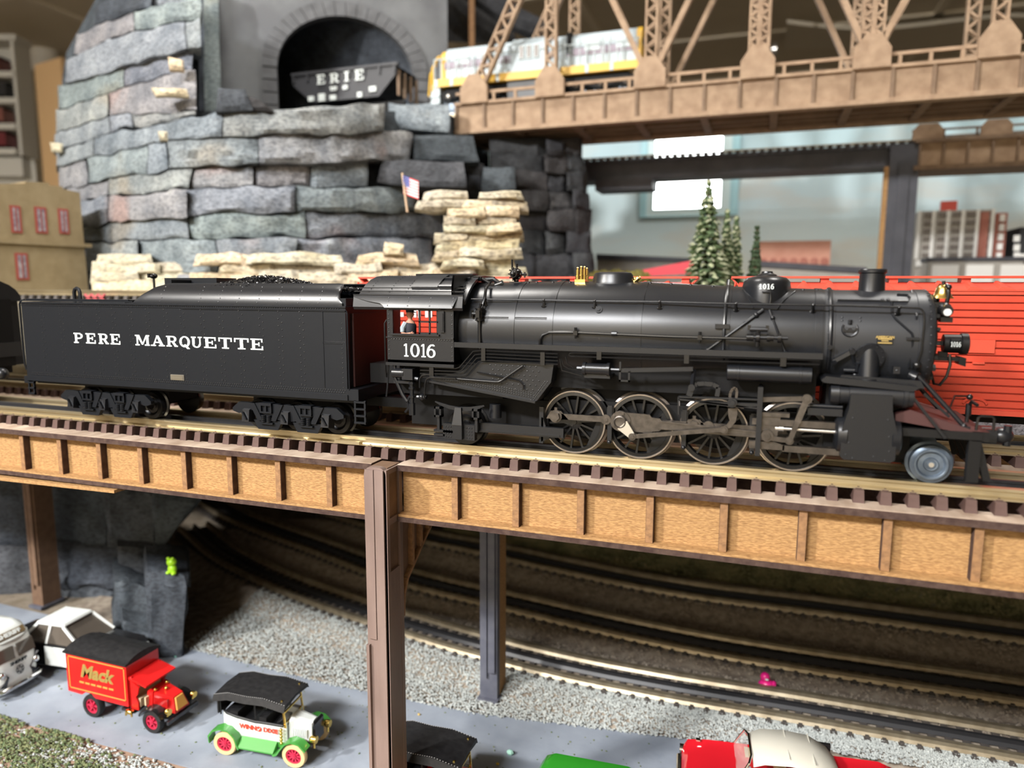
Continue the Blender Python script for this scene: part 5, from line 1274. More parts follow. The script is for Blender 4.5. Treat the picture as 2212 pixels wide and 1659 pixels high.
pebbles('roadside_gravel', K['gravelw'], 5000, lambda r: (lambda p: (p[0]+(.9 if r.random() < .6 else 0), p[1], p[2]))(fc(r)), (.009, .02), 8, 'pale gravel on the near road verge')
vg = MB().prism([(-9, -1.3), (2.0, -1.3), (2.0, .06), (-2.2, .125), (-4.3, .095), (-9, -.11)], 'xy', -2.53, -2.506).build('road_verge', K['earth'], None, kind='structure', smooth=False)
tag(vg, 'pinkish earth verge along the near road edge', 'verge')
def ft(rnd):
    c = rnd.choice([(-4.15, -.05), (-3.75, -.15), (-3.3, -.3), (-3.9, -.35), (-2.9, -.2), (-4.3, -.3), (-3.45, .0)])
    return c[0]+rnd.gauss(0, .14), min(.09, c[1]+rnd.gauss(0, .09)), -2.497+rnd.uniform(0, .03)
pebbles('ground_foam', K['turf'], 2600, ft, (.008, .022), 9, 'green ground foam clumps on the verge', 'turf')
rb_ = random.Random(21)
def fd(rnd):
    return rnd.uniform(-4.5, 2.0), rnd.uniform(.15, 1.6), GZ+.002
pebbles('road_debris', K['turf'], 420, fd, (.004, .013), 10, 'moss crumbs and grit scattered on the grey road', 'debris')
# mossy bank behind the rear track, back wall of the lower level
def bank0(x): return max(4.95, near(T3, x)+.40)
def bank(x, y):
    t = max(0, min(1, (y-bank0(x))/2.6)); return -2.46+1.9*t**1.3+.25*nz(x, y, 1.3)*min(1, t*4)+.10*nz(x, y, 4, 3)*min(1, t*4)+.03*nz(x, y, 12, 5)
bk_ = grid(-2.6, 6.8, 0, 1, 120, 50, lambda x, y: bank(x, bank0(x)+2.65*y))
bk_.v = [(x, bank0(x)+2.65*y, z) for x, y, z in bk_.v]
bk_ = bk_.build('mossy_bank', K['moss'], None, 'mossy rocky bank behind the shaded rear track', 'bank', kind='stuff')
def fm_(rnd):
    x = rnd.uniform(-.5, 5.5); y = bank0(x)+.05+2*rnd.random()**1.5; return x, y, bank(x, y)+.03*rnd.random()
pebbles('bank_foliage', K['moss'], 6000, fm_, (.012, .032), 12, 'dull mossy crumbs on the bank', 'foliage')
wl = MB().box(-9.5, 7, 9.3, 9.45, -2.6, .0).box(-9.6, -9.5, -1, 9.45, -2.6, .0).build('wall_lower', mat('brown_board', (.17, .125, .085), rough=.9), None, kind='structure', smooth=False)
tag(wl, 'dark boards closing the lower layout level', 'wall')

# ================================================================ upper level terrain
K['greygravel'] = mat('grey_stone_ballast', (.15, .15, .17), (.32, .33, .36), scale=16, rough=.8, bump=.8, bscale=28)
K['plateau'] = mat('plateau_soil', (.20, .17, .12), (.30, .27, .2), scale=3, rough=.95, bump=.4)
up = MB().box(-9.5, 7, 1.72, 2.75, -.12, .10).build('upper_base', K['greygravel'], None, kind='structure', smooth=False)
tag(up, 'grey ballast strip behind the boxcar track', 'ballast')
def fu(rnd): return rnd.uniform(2.3, 4.2), rnd.uniform(1.78, 2.7), .10
pebbles('grey_ballast', K['greygravel'], 1800, fu, (.02, .045), 14, 'grey stone ballast behind the boxcar track')
pt = MB().box(-9.5, 7.2, 2.76, 12, -.12, .90).build('plateau', K['plateau'], None, kind='structure', smooth=False)
tag(pt, 'raised scenic plateau carrying the mountain and trees', 'ground')
# left end: high deck with another track and the brown building
tk = MB().box(-12, -3.55, 1.74, 3.6, .101, .93).build('side_plateau', K['plateau'], None, kind='structure', smooth=False)
tag(tk, 'raised ground carrying the track beside the brown building', 'ground')
straight_track('hill_track', 'track at the foot of the white stones behind the tender', 2.10, -9.0, -3.2, 1.048, .1208, -8.9, K['tiegrey'], K['rail'])
# ================================================================ rock mountain
def rockmat(name, a, b, c, stain):
    m = mat(name, a, b, scale=3.0, rough=.85, bump=1.0, bscale=11, c3=c, detail=8, stretch=(1, 1, .8))
    nt = m.node_tree; N = nt.nodes; L = nt.links
    bs = N['Principled BSDF']; src = bs.inputs['Base Color'].links[0].from_socket
    tc = N.new('ShaderNodeTexCoord'); nzn = N.new('ShaderNodeTexNoise'); nzn.inputs['Scale'].default_value = .9; nzn.inputs['Detail'].default_value = 3
    L.new(tc.outputs['Object'], nzn.inputs['Vector'])
    rp = N.new('ShaderNodeValToRGB'); e = rp.color_ramp.elements; e[0].position = .60; e[0].color = (0, 0, 0, 1); e[1].position = .72; e[1].color = (.75, .75, .75, 1)
    L.new(nzn.outputs['Fac'], rp.inputs[0])
    mx = N.new('ShaderNodeMixRGB'); mx.inputs[2].default_value = (*stain, 1)
    L.new(rp.outputs[0], mx.inputs[0]); L.new(src, mx.inputs[1])
    # fine pitting
    n3 = N.new('ShaderNodeTexNoise'); n3.inputs['Scale'].default_value = 38; n3.inputs['Detail'].default_value = 6
    mp3 = N.new('ShaderNodeMapping'); mp3.inputs['Scale'].default_value = (.55, .55, 1)
    L.new(tc.outputs['Object'], mp3.inputs[0]); L.new(mp3.outputs[0], n3.inputs['Vector'])
    r3 = N.new('ShaderNodeValToRGB'); e = r3.color_ramp.elements; e[0].position = .34; e[0].color = (.52, .52, .55, 1); e[1].position = .56; e[1].color = (1.15, 1.15, 1.15, 1)
    L.new(n3.outputs['Fac'], r3.inputs[0])
    m2 = N.new('ShaderNodeMixRGB'); m2.blend_type = 'MULTIPLY'; m2.inputs[0].default_value = 1
    oi = N.new('ShaderNodeObjectInfo'); r4 = N.new('ShaderNodeValToRGB'); e = r4.color_ramp.elements
    e[0].position = 0; e[0].color = (.86, .90, 1.0, 1); e[1].position = 1; e[1].color = (1.0, .93, .90, 1)
    for ps, cc in ((.25, (.92, 1.0, .97)), (.5, (.80, .84, .92)), (.75, (1.08, 1.08, 1.04))): x4 = e.new(ps); x4.color = (*cc, 1)
    L.new(oi.outputs['Random'], r4.inputs[0])
    m5 = N.new('ShaderNodeMixRGB'); m5.blend_type = 'MULTIPLY'; m5.inputs[0].default_value = 1; L.new(mx.outputs[0], m5.inputs[1]); L.new(r4.outputs[0], m5.inputs[2])
    L.new(m5.outputs[0], m2.inputs[1]); L.new(r3.outputs[0], m2.inputs[2]); L.new(m2.outputs[0], bs.inputs['Base Color'])
    return m
K['rock1'] = rockmat('slate_rock', (.14, .15, .17), (.26, .265, .28), (.35, .365, .36), (.26, .18, .165))
K['rock2'] = rockmat('greenish_rock', (.14, .16, .17), (.25, .272, .275), (.36, .385, .37), (.26, .23, .18))
K['rock3'] = rockmat('blue_black_rock', (.026, .031, .038), (.06, .068, .08), (.12, .132, .145), (.04, .044, .05))
K['rock4'] = rockmat('coal_black_rock', (.018, .018, .02), (.04, .04, .044), (.08, .078, .076), (.05, .045, .04))
K['cream'] = rockmat('cream_limestone', (.42, .35, .23), (.58, .50, .37), (.66, .59, .47), (.50, .37, .21))
rk = random.Random(31)
def lerp(a, b, t): return a+(b-a)*t
def curve(P, x):
    if x <= P[0][0]: return P[0][1]
    for (a, ya), (b, yb) in zip(P, P[1:]):
        if x <= b: return ya+(yb-ya)*(x-a)/(b-a)
    return P[-1][1]
def slab(name, m, parent, fxy, D, thick, nu=10, nv=4, amp=.03, bev=.03, freq=2.2):
    """rock slab: fxy(u, v) gives the outline position, D(u, v) its distance; rounded edges, uneven front, real thickness"""
    vs = []; fs = []
    for i in range(nu+1):
        for j in range(nv+1):
            u = i/nu; v = j/nv
            eu = min(u, 1-u)*nu; ev = min(v, 1-v)*nv
            px, py = fxy(u, v)
            p = atD(px, py, D(u, v))
            q = 0
            if eu < .5 or ev < .5: q = bev
            n_ = noise.noise(p*freq)*amp*1.4+noise.noise(p*freq*3.1)*amp*.8+noise.noise(Vector((p.x*6, p.y*6, p.z*13)))*amp*.7
            if q == 0: n_ -= amp*.2
            d = (p-CAM).normalized(); d.z = 0; d.normalize()
            if q:
                jt = Vector((noise.noise(p*3.3+Vector((5, 0, 0))), 0, noise.noise(p*3.3+Vector((0, 9, 0)))))*amp*1.1
                p = p+jt
            vs.append(p+d*(q+n_))
    W = nv+1
    for i in range(nu):
        for j in range(nv): a = i*W+j; fs.append((a, a+1, a+W+1, a+W))
    ring = [i*W for i in range(nu+1)]+[nu*W+j for j in range(1, nv+1)]+[i*W+nv for i in range(nu-1, -1, -1)]+[j for j in range(nv-1, 0, -1)]
    b0 = len(vs)
    for r in ring:
        p = vs[r]; d = (p-CAM).normalized(); d.z = 0; d.normalize(); vs.append(p+d*thick)
    n = len(ring)
    for k in range(n): k2 = (k+1) % n; fs.append((ring[k], ring[k2], b0+k2, b0+k))
    fs.append(tuple(b0+k for k in range(n)))
    return MB().add(vs, fs).build(name, m, parent, angle=28)
MT = thing('rock_mountain', 'layered slate-grey rock mountain with tunnel portal', 'mountain', (-5.0, 5.5, .9))
def Dm(px, py=400): return 8.5+2.3*((px-540)/470)**2*(1 if px > 540 else 1.25)+max(0, (420-py))*.0012
def quadrow(top, bot, splits, m, doff, nm='rock_slab', thick=.55, jit=.15, amp=.045):
    for a, b in zip(splits, splits[1:]):
        x0, x1 = a+1.0, b-1.0
        dj = doff+rk.uniform(-jit, jit); tl = rk.uniform(-.05, .05)
        mm = m if not isinstance(m, (list, tuple)) else rk.choice(m)
        slab(nm, mm, MT, lambda u, v: (lerp(x0, x1, u), lerp(curve(top, lerp(x0, x1, u))+1.5, curve(bot, lerp(x0, x1, u))-1.5, v)),
             lambda u, v: Dm(lerp(x0, x1, u), lerp(curve(top, lerp(x0, x1, u)), curve(bot, lerp(x0, x1, u)), v))+dj+tl*(u-.5), thick, nu=max(5, int((x1-x0)/11)), nv=6, amp=amp)
c0 = [(150, 590), (1130, 590)]
c1 = [(160, 527), (400, 516), (560, 511), (700, 513), (1000, 517)]
c2 = [(150, 492), (320, 472), (400, 467), (560, 458), (960, 456)]
c3 = [(140, 440), (250, 421), (400, 410), (540, 403), (830, 402)]
c4 = [(130, 412), (230, 388), (330, 371), (410, 359), (560, 354), (720, 349), (850, 346)]
c5 = [(120, 362), (189, 344), (316, 312), (482, 297), (560, 292), (800, 284), (1040, 287)]
c6 = [(120, 325), (208, 298), (270, 278), (424, 248), (478, 239), (560, 235), (830, 221), (980, 219)]
c7 = [(122, 285), (154, 277), (239, 250), (330, 243), (425, 238)]
c8 = [(125, 233), (177, 220), (328, 167), (412, 152)]
c9 = [(135, 180), (200, 165), (300, 133), (412, 98)]
c10 = [(142, 132), (200, 100), (278, 69), (430, 36)]
c11 = [(160, 74), (230, 45), (328, 15), (430, -8)]
c12 = [(200, 10), (300, -35), (440, -60)]
cb_ = [(150, 662), (1130, 662)]
R12 = [K['rock1'], K['rock1'], K['rock2']]
quadrow(c0, cb_, [185, 330, 560, 760, 935], R12, .12)
quadrow(c1, c0, [185, 300, 470, 640, 935], R12, .10)
quadrow(c2, c1, [160, 405, 660, 958], [K['rock2'], K['rock1']], .06)
quadrow(c3, c2, [148, 235, 405, 640, 905], [K['rock2'], K['rock1']], .02)
quadrow(c4, c3, [140, 238, 412, 548, 672, 795], R12, .05)
quadrow(c5, c4, [128, 189, 318, 362, 560, 890], R12, -.06, jit=.05)
quadrow(c6, c5, [122, 205, 480, 830], R12, -.12, jit=.04, thick=.8)
quadrow(c7, c6, [118, 238, 285, 422], R12, .05)
quadrow(c8, c7, [120, 235, 425], R12, .0)
quadrow(c9, c8, [125, 270, 418], R12, -.04)
quadrow(c10, c9, [142, 400, 432], R12, -.16, jit=.04)
quadrow(c11, c10, [162, 290, 432], R12, -.02)
quadrow(c12, c11, [205, 330, 432], [K['rock3'], K['rock1']], .10)
def free(pts, D, m, thick=.5, nu=8, nv=5, amp=.03, parent=None, nm='rock_slab', dl=0.0):
    (ax, ay), (bx, by), (cx, cy), (dx, dy) = pts   # tl, tr, br, bl
    return slab(nm, m, parent or MT, lambda u, v: (lerp(lerp(ax, bx, u), lerp(dx, cx, u), v), lerp(lerp(ay, by, u), lerp(dy, cy, u), v)), lambda u, v: D+dl*u, thick, nu, nv, amp)
free([(838, 222), (972, 226), (968, 286), (842, 276)], 10.2, K['rock2'])
free([(893, 290), (1022, 292), (1034, 350), (897, 342)], 9.85, K['rock3'], .9)
free([(826, 345), (1002, 350), (1006, 406), (812, 394)], 9.45, K['rock3'], .9)
free([(1046, 360), (1112, 362), (1116, 418), (1040, 414)], 9.95, K['rock3'], .8)
free([(1004, 350), (1044, 352), (1042, 420), (1006, 412)], 10.2, K['rock4'], .9)
free([(470, 188), (530, 190), (546, 236), (466, 240)], 8.45, K['rock3'], .35)
free([(535, 205), (560, 215), (590, 236), (530, 238)], 8.5, K['rock4'], .3)
free([(440, -40), (470, -40), (482, 332), (442, 332)], 10.9, K['rock2'], .4, nu=3, nv=12)
# backing behind the slabs, coloured dark so the gaps look shaded
vs = []; fs = []
nx_, ny_ = 36, 12
for i in range(nx_+1):
    for j in range(ny_+1):
        py = -70+735*j/ny_; pl0 = 134+max(0, 130-py)*.55; px = pl0+(430-pl0)*i/nx_; vs.append(atD(px, py, Dm(px, py)+.42))
for i in range(nx_):
    for j in range(ny_): a = i*(ny_+1)+j; fs.append((a, a+1, a+ny_+2, a+ny_+1))
MB().add(vs, fs).build('core', K['rock3'], MT)
vs = []; fs = []
for i in range(nx_+1):
    for j in range(ny_+1):
        px = 420+(1010-420)*i/nx_; py = 240+425*j/ny_; vs.append(atD(px, py, Dm(px, py)+.45))
for i in range(nx_):
    for j in range(ny_): a = i*(ny_+1)+j; fs.append((a, a+1, a+ny_+2, a+ny_+1))
MB().add(vs, fs).build('core', K['rock3'], MT)
MB().hexa([atD(405, 250, 12.2), atD(470, 250, 12.2), atD(470, 250, 12.5), atD(405, 250, 12.5), atD(405, -120, 12.2), atD(470, -120, 12.2), atD(470, -120, 12.5), atD(405, -120, 12.5)]).build('core', K['rock3'], MT, smooth=False)  # backing left of the portal, its dark colour stands in for the gap's shade
ZSH = (atY(1044, 224, 6.4).z+atY(2111, 129, 6.4).z)/2-.155      # underside of the ties of the tunnel track
MB().box(-8.9, -2.80, 6.06, 7.85, .9, ZSH).build('ledge', K['rock3'], MT, smooth=False)
fp_ = [atD(px, 300, Dm(px, 300)+.47) for px in (432, 500, 600, 700, 800, 900, 960)]
MB().prism([(q_.x, q_.y) for q_ in fp_]+[(-2.82, 6.10), (-7.6, 6.10)], 'xy', .9, 3.10).build('ledge', K['rock3'], MT, smooth=False)
# white lichen flakes
for pts, D in (([(362, 122), (398, 130), (400, 152), (366, 150)], 8.75), ([(328, 186), (402, 190), (408, 206), (338, 204)], 8.72), ([(340, 282), (360, 282), (360, 300), (343, 300)], 8.35), ([(108, 305), (136, 310), (134, 328), (112, 326)], 10.45)):
    free(pts, D, K['cream'], .12, 6, 4, .025, nm='pale_stone')
# ---- tunnel portal: plate with arch, ring stones, dark bore
K['portal'] = mat('slate_painted_plate', (.10, .105, .115), (.155, .165, .175), scale=1.6, rough=.6)
K['ring'] = mat('ring_stone', (.085, .088, .095), (.12, .125, .135), scale=5, rough=.75, bump=.2)
PA, PB = atD(455, 232, 11.5), atD(968, 226, 12.55)
pux = Vector((PB.x-PA.x, PB.y-PA.y, 0)); PW = pux.length; pux.normalize(); puz = Vector((0, 0, 1)); pun = pux.cross(puz)
if pun.dot(CAM-PA) < 0: pun = -pun
zb = ZSH-.35
def onp(px, py):   # plate coordinates of the point seen at a pixel
    d = ray(px, py); t = (PA-CAM).dot(pun)/d.dot(pun); p = CAM+d*t; return (p-PA).dot(pux), p.z
(al, _), (ar_, _) , (_, at_), (ac, asz) = onp(601, 200), onp(893, 170), onp(745, 38), onp(747, 160)
acx = (al+ar_)/2; rx_ = (ar_-al)/2; rzz = at_-asz
inner = [(al, zb)]+[(acx-rx_*math.cos(math.radians(t)), asz+rzz*math.sin(math.radians(t))) for t in range(0, 181, 6)]+[(ar_, zb)]
TOPZ = PA.z+3.2
def Pp(u, z, d=0.0): p = PA+pux*u+pun*d; return (p.x, p.y, z)
vs = []; fs = []
m_ = len(inner)
outer = []
for (u, z) in inner:
    if z <= asz+.01: outer.append((0 if u < acx else PW, z))
    else:
        dx_, dz_ = u-acx, z-asz; tt_ = min((TOPZ-asz)/max(1e-6, dz_), ((PW-acx) if dx_ > 0 else acx)/max(1e-6, abs(dx_))); outer.append((acx+dx_*tt_, asz+dz_*tt_))
for (a, b) in zip(inner, outer): vs += [Pp(*a), Pp(*b), Pp(*a, d=-.12), Pp(*b, d=-.12)]
for i in range(m_-1):
    k = 4*i; fs += [(k, k+4, k+5, k+1), (k+2, k+3, k+7, k+6), (k, k+2, k+6, k+4), (k+1, k+5, k+7, k+3)]
pl_ = MB().add(vs, fs).build('portal_plate', K['portal'], MT, smooth=False, label='dark slate portal plate')
tw = .24; first = True
zs = [zb+.03+k*.20 for k in range(20)]
blocks = []
z = zb
while z < asz-.02: blocks.append(('l', z, min(z+.19, asz))); blocks.append(('r', z, min(z+.19, asz))); z += .20
for s_, z0, z1 in blocks:
    u0, u1 = (al-tw, al-.01) if s_ == 'l' else (ar_+.01, ar_+tw)
    v8 = [Pp(u0, z0+.006, .0), Pp(u1, z0+.006, .0), Pp(u1, z0+.006, -.05), Pp(u0, z0+.006, -.05), Pp(u0, z1-.006, 0), Pp(u1, z1-.006, 0), Pp(u1, z1-.006, -.05), Pp(u0, z1-.006, -.05)]
    v8 = [Vector(q)+pun*.06 for q in v8]
    MB().hexa(v8).build('ring_stone', K['ring'], pl_, smooth=False)
N_ = 22
for k in range(N_):
    t0 = math.radians(180*k/N_+.25); t1 = math.radians(180*(k+1)/N_-.25)
    f = lambda t, g: (acx-(rx_+g)*math.cos(t), asz+(rzz+g)*math.sin(t))
    q4 = [f(t0, .0), f(t1, .0), f(t1, tw), f(t0, tw)]
    v8 = [Vector(Pp(*q, d=.01)) for q in q4]+[Vector(Pp(*q, d=.07+.01*rk.random())) for q in q4]
    MB().hexa(v8).build('ring_stone', K['ring'], pl_, smooth=False)
# bore
vs = []; fs = []
for (u, z) in inner: q_ = Pp(u, z, -.1); vs += [q_, (-8.9, q_[1], z)]
for i in range(m_-1): fs.append((2*i, 2*i+1, 2*i+3, 2*i+2))
n0 = len(vs); fs.append(tuple(2*i+1 for i in range(m_)))
MB().add(vs, fs).build('tunnel_bore', K['rock3'], MT)
# rock shell above and right of the portal: dark curved roof of the mountain
MB().tube([atD(960, -60, 13), atD(1040, -10, 13.2), atD(1120, 45, 13.4), atD(1165, 66, 13.6)], .22, 8).build('shell_rim', K['rock4'], MT)
MB().hexa([atD(966, 90, 13.6), atD(1120, 100, 14.2), atD(1120, 100, 14.6), atD(966, 90, 14.0), atD(966, -90, 13.6), atD(1060, -90, 14.2), atD(1060, -90, 14.6), atD(966, -90, 14.0)]).build('shell_wall', K['rock4'], MT, smooth=False)
a = atD(1018, 30, 12.9); pq_ = atD(1019, 35, 13); MB().cyl((pq_.x, pq_.y, .9), (pq_.x, pq_.y, atD(1019, -60, 13).z), .06, n=8).build('shell_prop', K['stiff'], MT)
# dark rock pier under the bridge end
PT = thing('rock_pier', 'coal-black rock pier under the truss bridge', 'rock', (-1.2, 6.3, .9))
ys_ = [298, 335, 372, 412, 455, 500, 548, 600, 656]
for k, (a, b) in enumerate(zip(ys_, ys_[1:])):
    xs_ = [1060 if k < 3 else 1118, 1175+rk.randint(-20, 20), 1232+rk.randint(-12, 12), 1258+k*4]
    for x0, x1 in zip(xs_, xs_[1:]):
        free([(x0, a), (x1, a+rk.randint(-4, 4)), (x1, b), (x0, b)], 10.5+rk.uniform(-.12, .12), K['rock4'], 2.4, 6, 4, .05, PT, dl=.1)
MB().hexa([atD(1122, 656, 10.85), atD(1272, 656, 10.95), atD(1272, 656, 12.6), atD(1122, 656, 12.6), atD(1078, 306, 10.85), atD(1246, 306, 10.95), atD(1246, 340, 12.6), atD(1078, 340, 12.6)]).build('pier_core', K['rock4'], PT, smooth=False)
# ---- cream limestone outcrop
LS = thing('limestone_outcrop', 'cream layered limestone outcrop at the foot of the mountain', 'rock', (-3.5, 3.6, .9))
def cstone(x0, x1, y0, y1, D):
    s_ = rk.uniform(-5, 5)
    free([(x0+rk.uniform(0, 8), y0+rk.uniform(-2, 2)), (x1-rk.uniform(0, 8), y0+s_), (x1, y1+s_*.5), (x0, y1)], D, K['cream'], .38, max(5, int((x1-x0)/14)), 4, .045, LS, 'limestone_slab')
y = 412
rows = [(412, 432, [(912, 1010), (1030, 1132)]), (430, 452, [(898, 1005), (1000, 1060), (1050, 1140)]), (450, 470, [(968, 1050), (1045, 1122)]), (468, 487, [(960, 1030), (1025, 1118)]), (485, 505, [(958, 1060), (1050, 1128)]), (503, 522, [(935, 1010), (1000, 1130)]), (520, 540, [(940, 1040), (1030, 1120)]), (538, 558, [(935, 1000), (995, 1130)]), (556, 578, [(950, 1050), (1040, 1118)]), (575, 600, [(940, 1030), (1020, 1140)]), (598, 626, [(930, 1050), (1040, 1145)]), (624, 660, [(935, 1030), (1020, 1140)])]
for y0, y1, xs_ in rows:
    for x0, x1 in xs_: cstone(x0, x1, y0, y1, 7.9+rk.uniform(-.12, .12)+(432-y0)*.001)
for y0, y1, xs_ in ((548, 572, [(205, 330), (415, 535), (530, 745), (768, 905)]), (568, 592, [(195, 350), (330, 470), (470, 600), (590, 730), (720, 830), (815, 960)]), (588, 614, [(192, 300), (290, 420), (410, 560), (560, 650), (640, 760), (750, 860), (850, 950)]), (610, 662, [(195, 330), (320, 470), (460, 600), (590, 740), (730, 860), (850, 960)])):
    for x0, x1 in xs_: cstone(x0, x1, y0, y1, (8.75 if x0 < 350 else 8.05)+rk.uniform(-.12, .12)-(640-y0)*-.001)
cstone(830, 872, 530, 555, 8.0)
# ---- flag on a toothpick
FT = thing('flag', 'small stars and stripes flag on a wooden toothpick', 'flag', atD(879, 455, 7.6))
K['fr'] = mat('flag_red', (.60, .06, .06), rough=.7); K['fw'] = mat('flag_white', (.8, .78, .78), rough=.7); K['fb'] = mat('flag_blue', (.05, .07, .35), rough=.7); K['wood'] = mat('toothpick_wood', (.5, .36, .24), rough=.7)
MB().cyl(atD(880, 458, 7.6), atD(869, 374, 7.6), .013, n=8).build('stick', K['wood'], FT)
tl, tr, br2, bl_ = (870, 378), (904, 391), (904, 431), (871, 419)
def fp(u, v, d=0.0):
    x = lerp(lerp(tl[0], tr[0], u), lerp(bl_[0], br2[0], u), v); y = lerp(lerp(tl[1], tr[1], u), lerp(bl_[1], br2[1], u), v)
    return atD(x, y, 7.59+.02*math.sin(u*5)-d)
for k in range(13):
    v0, v1 = k/13, (k+1)/13; vs = []
    for i in range(7): vs += [fp(i/6, v0), fp(i/6, v1), fp(i/6, v0, -.008), fp(i/6, v1, -.008)]
    fs = []
    for i in range(6): a = 4*i; fs += [(a, a+4, a+5, a+1), (a+2, a+3, a+7, a+6), (a, a+2, a+6, a+4), (a+1, a+5, a+7, a+3)]
    MB().add(vs, fs).build('stripe', K['fr'] if k % 2 == 0 else K['fw'], FT)
vs = []; fs = []
for i in range(4): vs += [fp(i*.14, 0, .006), fp(i*.14, .54, .006)]
for i in range(3): fs.append((2*i, 2*i+2, 2*i+3, 2*i+1))
cn = MB().add(vs, fs).build('canton', K['fb'], FT)
st_ = MB()
for i in range(4):
    for j in range(4): st_.sph(fp(.05+i*.11, .07+j*.13, .01), .005, 5, 4)
st_.build('stars', K['fw'], cn)
# ---- dark rock below the bridge, left of the tunnel mouth
DR = thing('rock_wall', 'dark blue-black rock wall behind the toy police car', 'rock', (-5.0, 2.0, GZ))
for pts, D, m in (
  ([(-60, 1030), (105, 1036), (110, 1190), (-60, 1185)], 8.5, 'rock3'), ([(95, 1040), (235, 1046), (240, 1180), (100, 1185)], 8.35, 'rock4'), ([(225, 1048), (345, 1060), (340, 1185), (232, 1180)], 8.0, 'rock4'),
  ([(-60, 1180), (120, 1185), (130, 1350), (-60, 1345)], 8.45, 'rock3'), ([(110, 1175), (262, 1178), (275, 1275), (118, 1270)], 8.3, 'rock3'),
  ([(255, 1180), (345, 1190), (330, 1280), (262, 1270)], 7.75, 'rock4'), ([(118, 1262), (252, 1278), (250, 1350), (114, 1345)], 8.35, 'rock3'),
  ([(245, 1265), (330, 1280), (330, 1400), (248, 1375)], 7.3, 'rock3'), ([(318, 1235), (412, 1250), (398, 1416), (322, 1421)], 6.98, 'rock3'),
  ([(330, 1215), (408, 1235), (410, 1262), (325, 1250)], 7.2, 'rock4'), ([(262, 1335), (345, 1360), (350, 1422), (262, 1404)], 7.0, 'rock3'), ([(330, 1060), (440, 1075), (345, 1190), (332, 1190)], 7.8, 'rock4')):
    free(pts, D, K['rock3'], .8, 12, 9, .06, DR)
# small lime figure on the ledge (two blobs)
p = atD(373, 1240, 7.0)
LF = thing('toy_figurine', 'tiny lime green plastic figurine on the dark rock ledge', 'figurine', p)
K['lime'] = mat('lime_plastic', (.38, .72, .02), rough=.35)
MB().sph(p+Vector((0, 0, .055)), (.045, .04, .05), 12, 8).sph(p+Vector((-.03, -.02, .02)), (.022, .03, .018)).sph(p+Vector((.035, -.02, .02)), (.022, .03, .018)).build('body', K['lime'], LF)
MB().sph(p+Vector((.0, -.005, .125)), (.05, .045, .042), 12, 8).sph(p+Vector((-.025, -.02, .162)), .017).sph(p+Vector((.03, -.02, .165)), .017).build('head', K['lime'], LF)
# ================================================================ truss bridge with diesel and hopper
K['tan'] = mat('tan_hardboard', (.27, .180, .115), (.37, .260, .172), scale=7, rough=.75, bump=.2, bscale=40, detail=8)
K['tand'] = mat('tan_hardboard_edge', (.17, .112, .072), (.22, .15, .098), scale=9, rough=.75)
K['dkfloor'] = mat('bridge_floor_board', (.17, .112, .072), (.22, .15, .098), scale=5, rough=.7)
YB = 6.4; YB2 = YB+1.25
TB = thing('truss_bridge', 'tan hardboard truss bridge crossing high above the boxcars', 'bridge', (1.5, YB+.6, 3.3))
ztop = (atY(1044, 224, YB).z+atY(2111, 129, YB).z)/2; zbot = (atY(1044, 280, YB).z+atY(2111, 207, YB).z)/2
xL = atY(984, 240, YB).x; xR = 6.0
sx0 = atY(1046, 250, YB).x; sx1 = atY(2108, 160, YB).x; sp_ = (sx1-sx0)/14
for yy, fy in ((YB, -1), (YB2, 1)):
    MB().box(xL, xR, yy, yy+.06, zbot, ztop).build('chord_web', K['tan'], TB, smooth=False)
    MB().box(xL, xR, yy-.05, yy+.09, ztop-.012, ztop+.03).box(xL, xR, yy-.05, yy+.09, zbot-.03, zbot+.03).build('chord_flange', K['tan'], TB, smooth=False)
    f = None
    for k in range(-1, 18):
        x = sx0+k*sp_
        if x > xR or x < xL: continue
        if f is None: f = MB().box(x-.012, x+.028, yy-.036, yy, zbot+.03, ztop-.012).build('chord_stiffener', K['tand'], TB, smooth=False); fx0 = x
        else: o = f.copy(); COL.objects.link(o); o.location = f.location+Vector((x-fx0, 0, 0))
    # hand rails
    MB().box(xL, xR, yy+.01, yy+.05, ztop+.145, ztop+.185).build('railing', K['tan'], TB, smooth=False)
    f = None; x = xL+.25
    while x < xR:
        if f is None: f = MB().box(x, x+.04, yy+.012, yy+.048, ztop+.03, ztop+.145).build('railing_post', K['tan'], TB, smooth=False); fx0 = x
        else: o = f.copy(); COL.objects.link(o); o.location = f.location+Vector((x-fx0, 0, 0))
        x += .33
def laced(mb, p0, p1, w=.15, d=.10):
    """built-up post: two side strips, zigzag lacing on the front and back"""
    p0 = Vector(p0); p1 = Vector(p1); ax = (p1-p0).normalized(); sd = Vector((0, 1, 0)).cross(ax).normalized()
    for s_ in (-1, 1):
        mb.bar(p0+sd*s_*w*.5, p1+sd*s_*w*.5, d, .028, up=sd)
    L = (p1-p0).length; n = max(2, int(L/(w*.75))); 
    for k in range(n):
        a = p0+ax*(L*k/n)+sd*(w*.45 if k % 2 else -w*.45); b = p0+ax*(L*(k+1)/n)-sd*(w*.45 if k % 2 else -w*.45)
        for yy in (-d*.45, d*.45): mb.bar(a+Vector((0, yy, 0)), b+Vector((0, yy, 0)), .012, .028, up=sd)
    return mb
gx = [atY(px, 160, YB).x for px in (1027, 1190, 1405, 1636, 1880, 2150)]+[6.2]
ZT = ztop+2.4
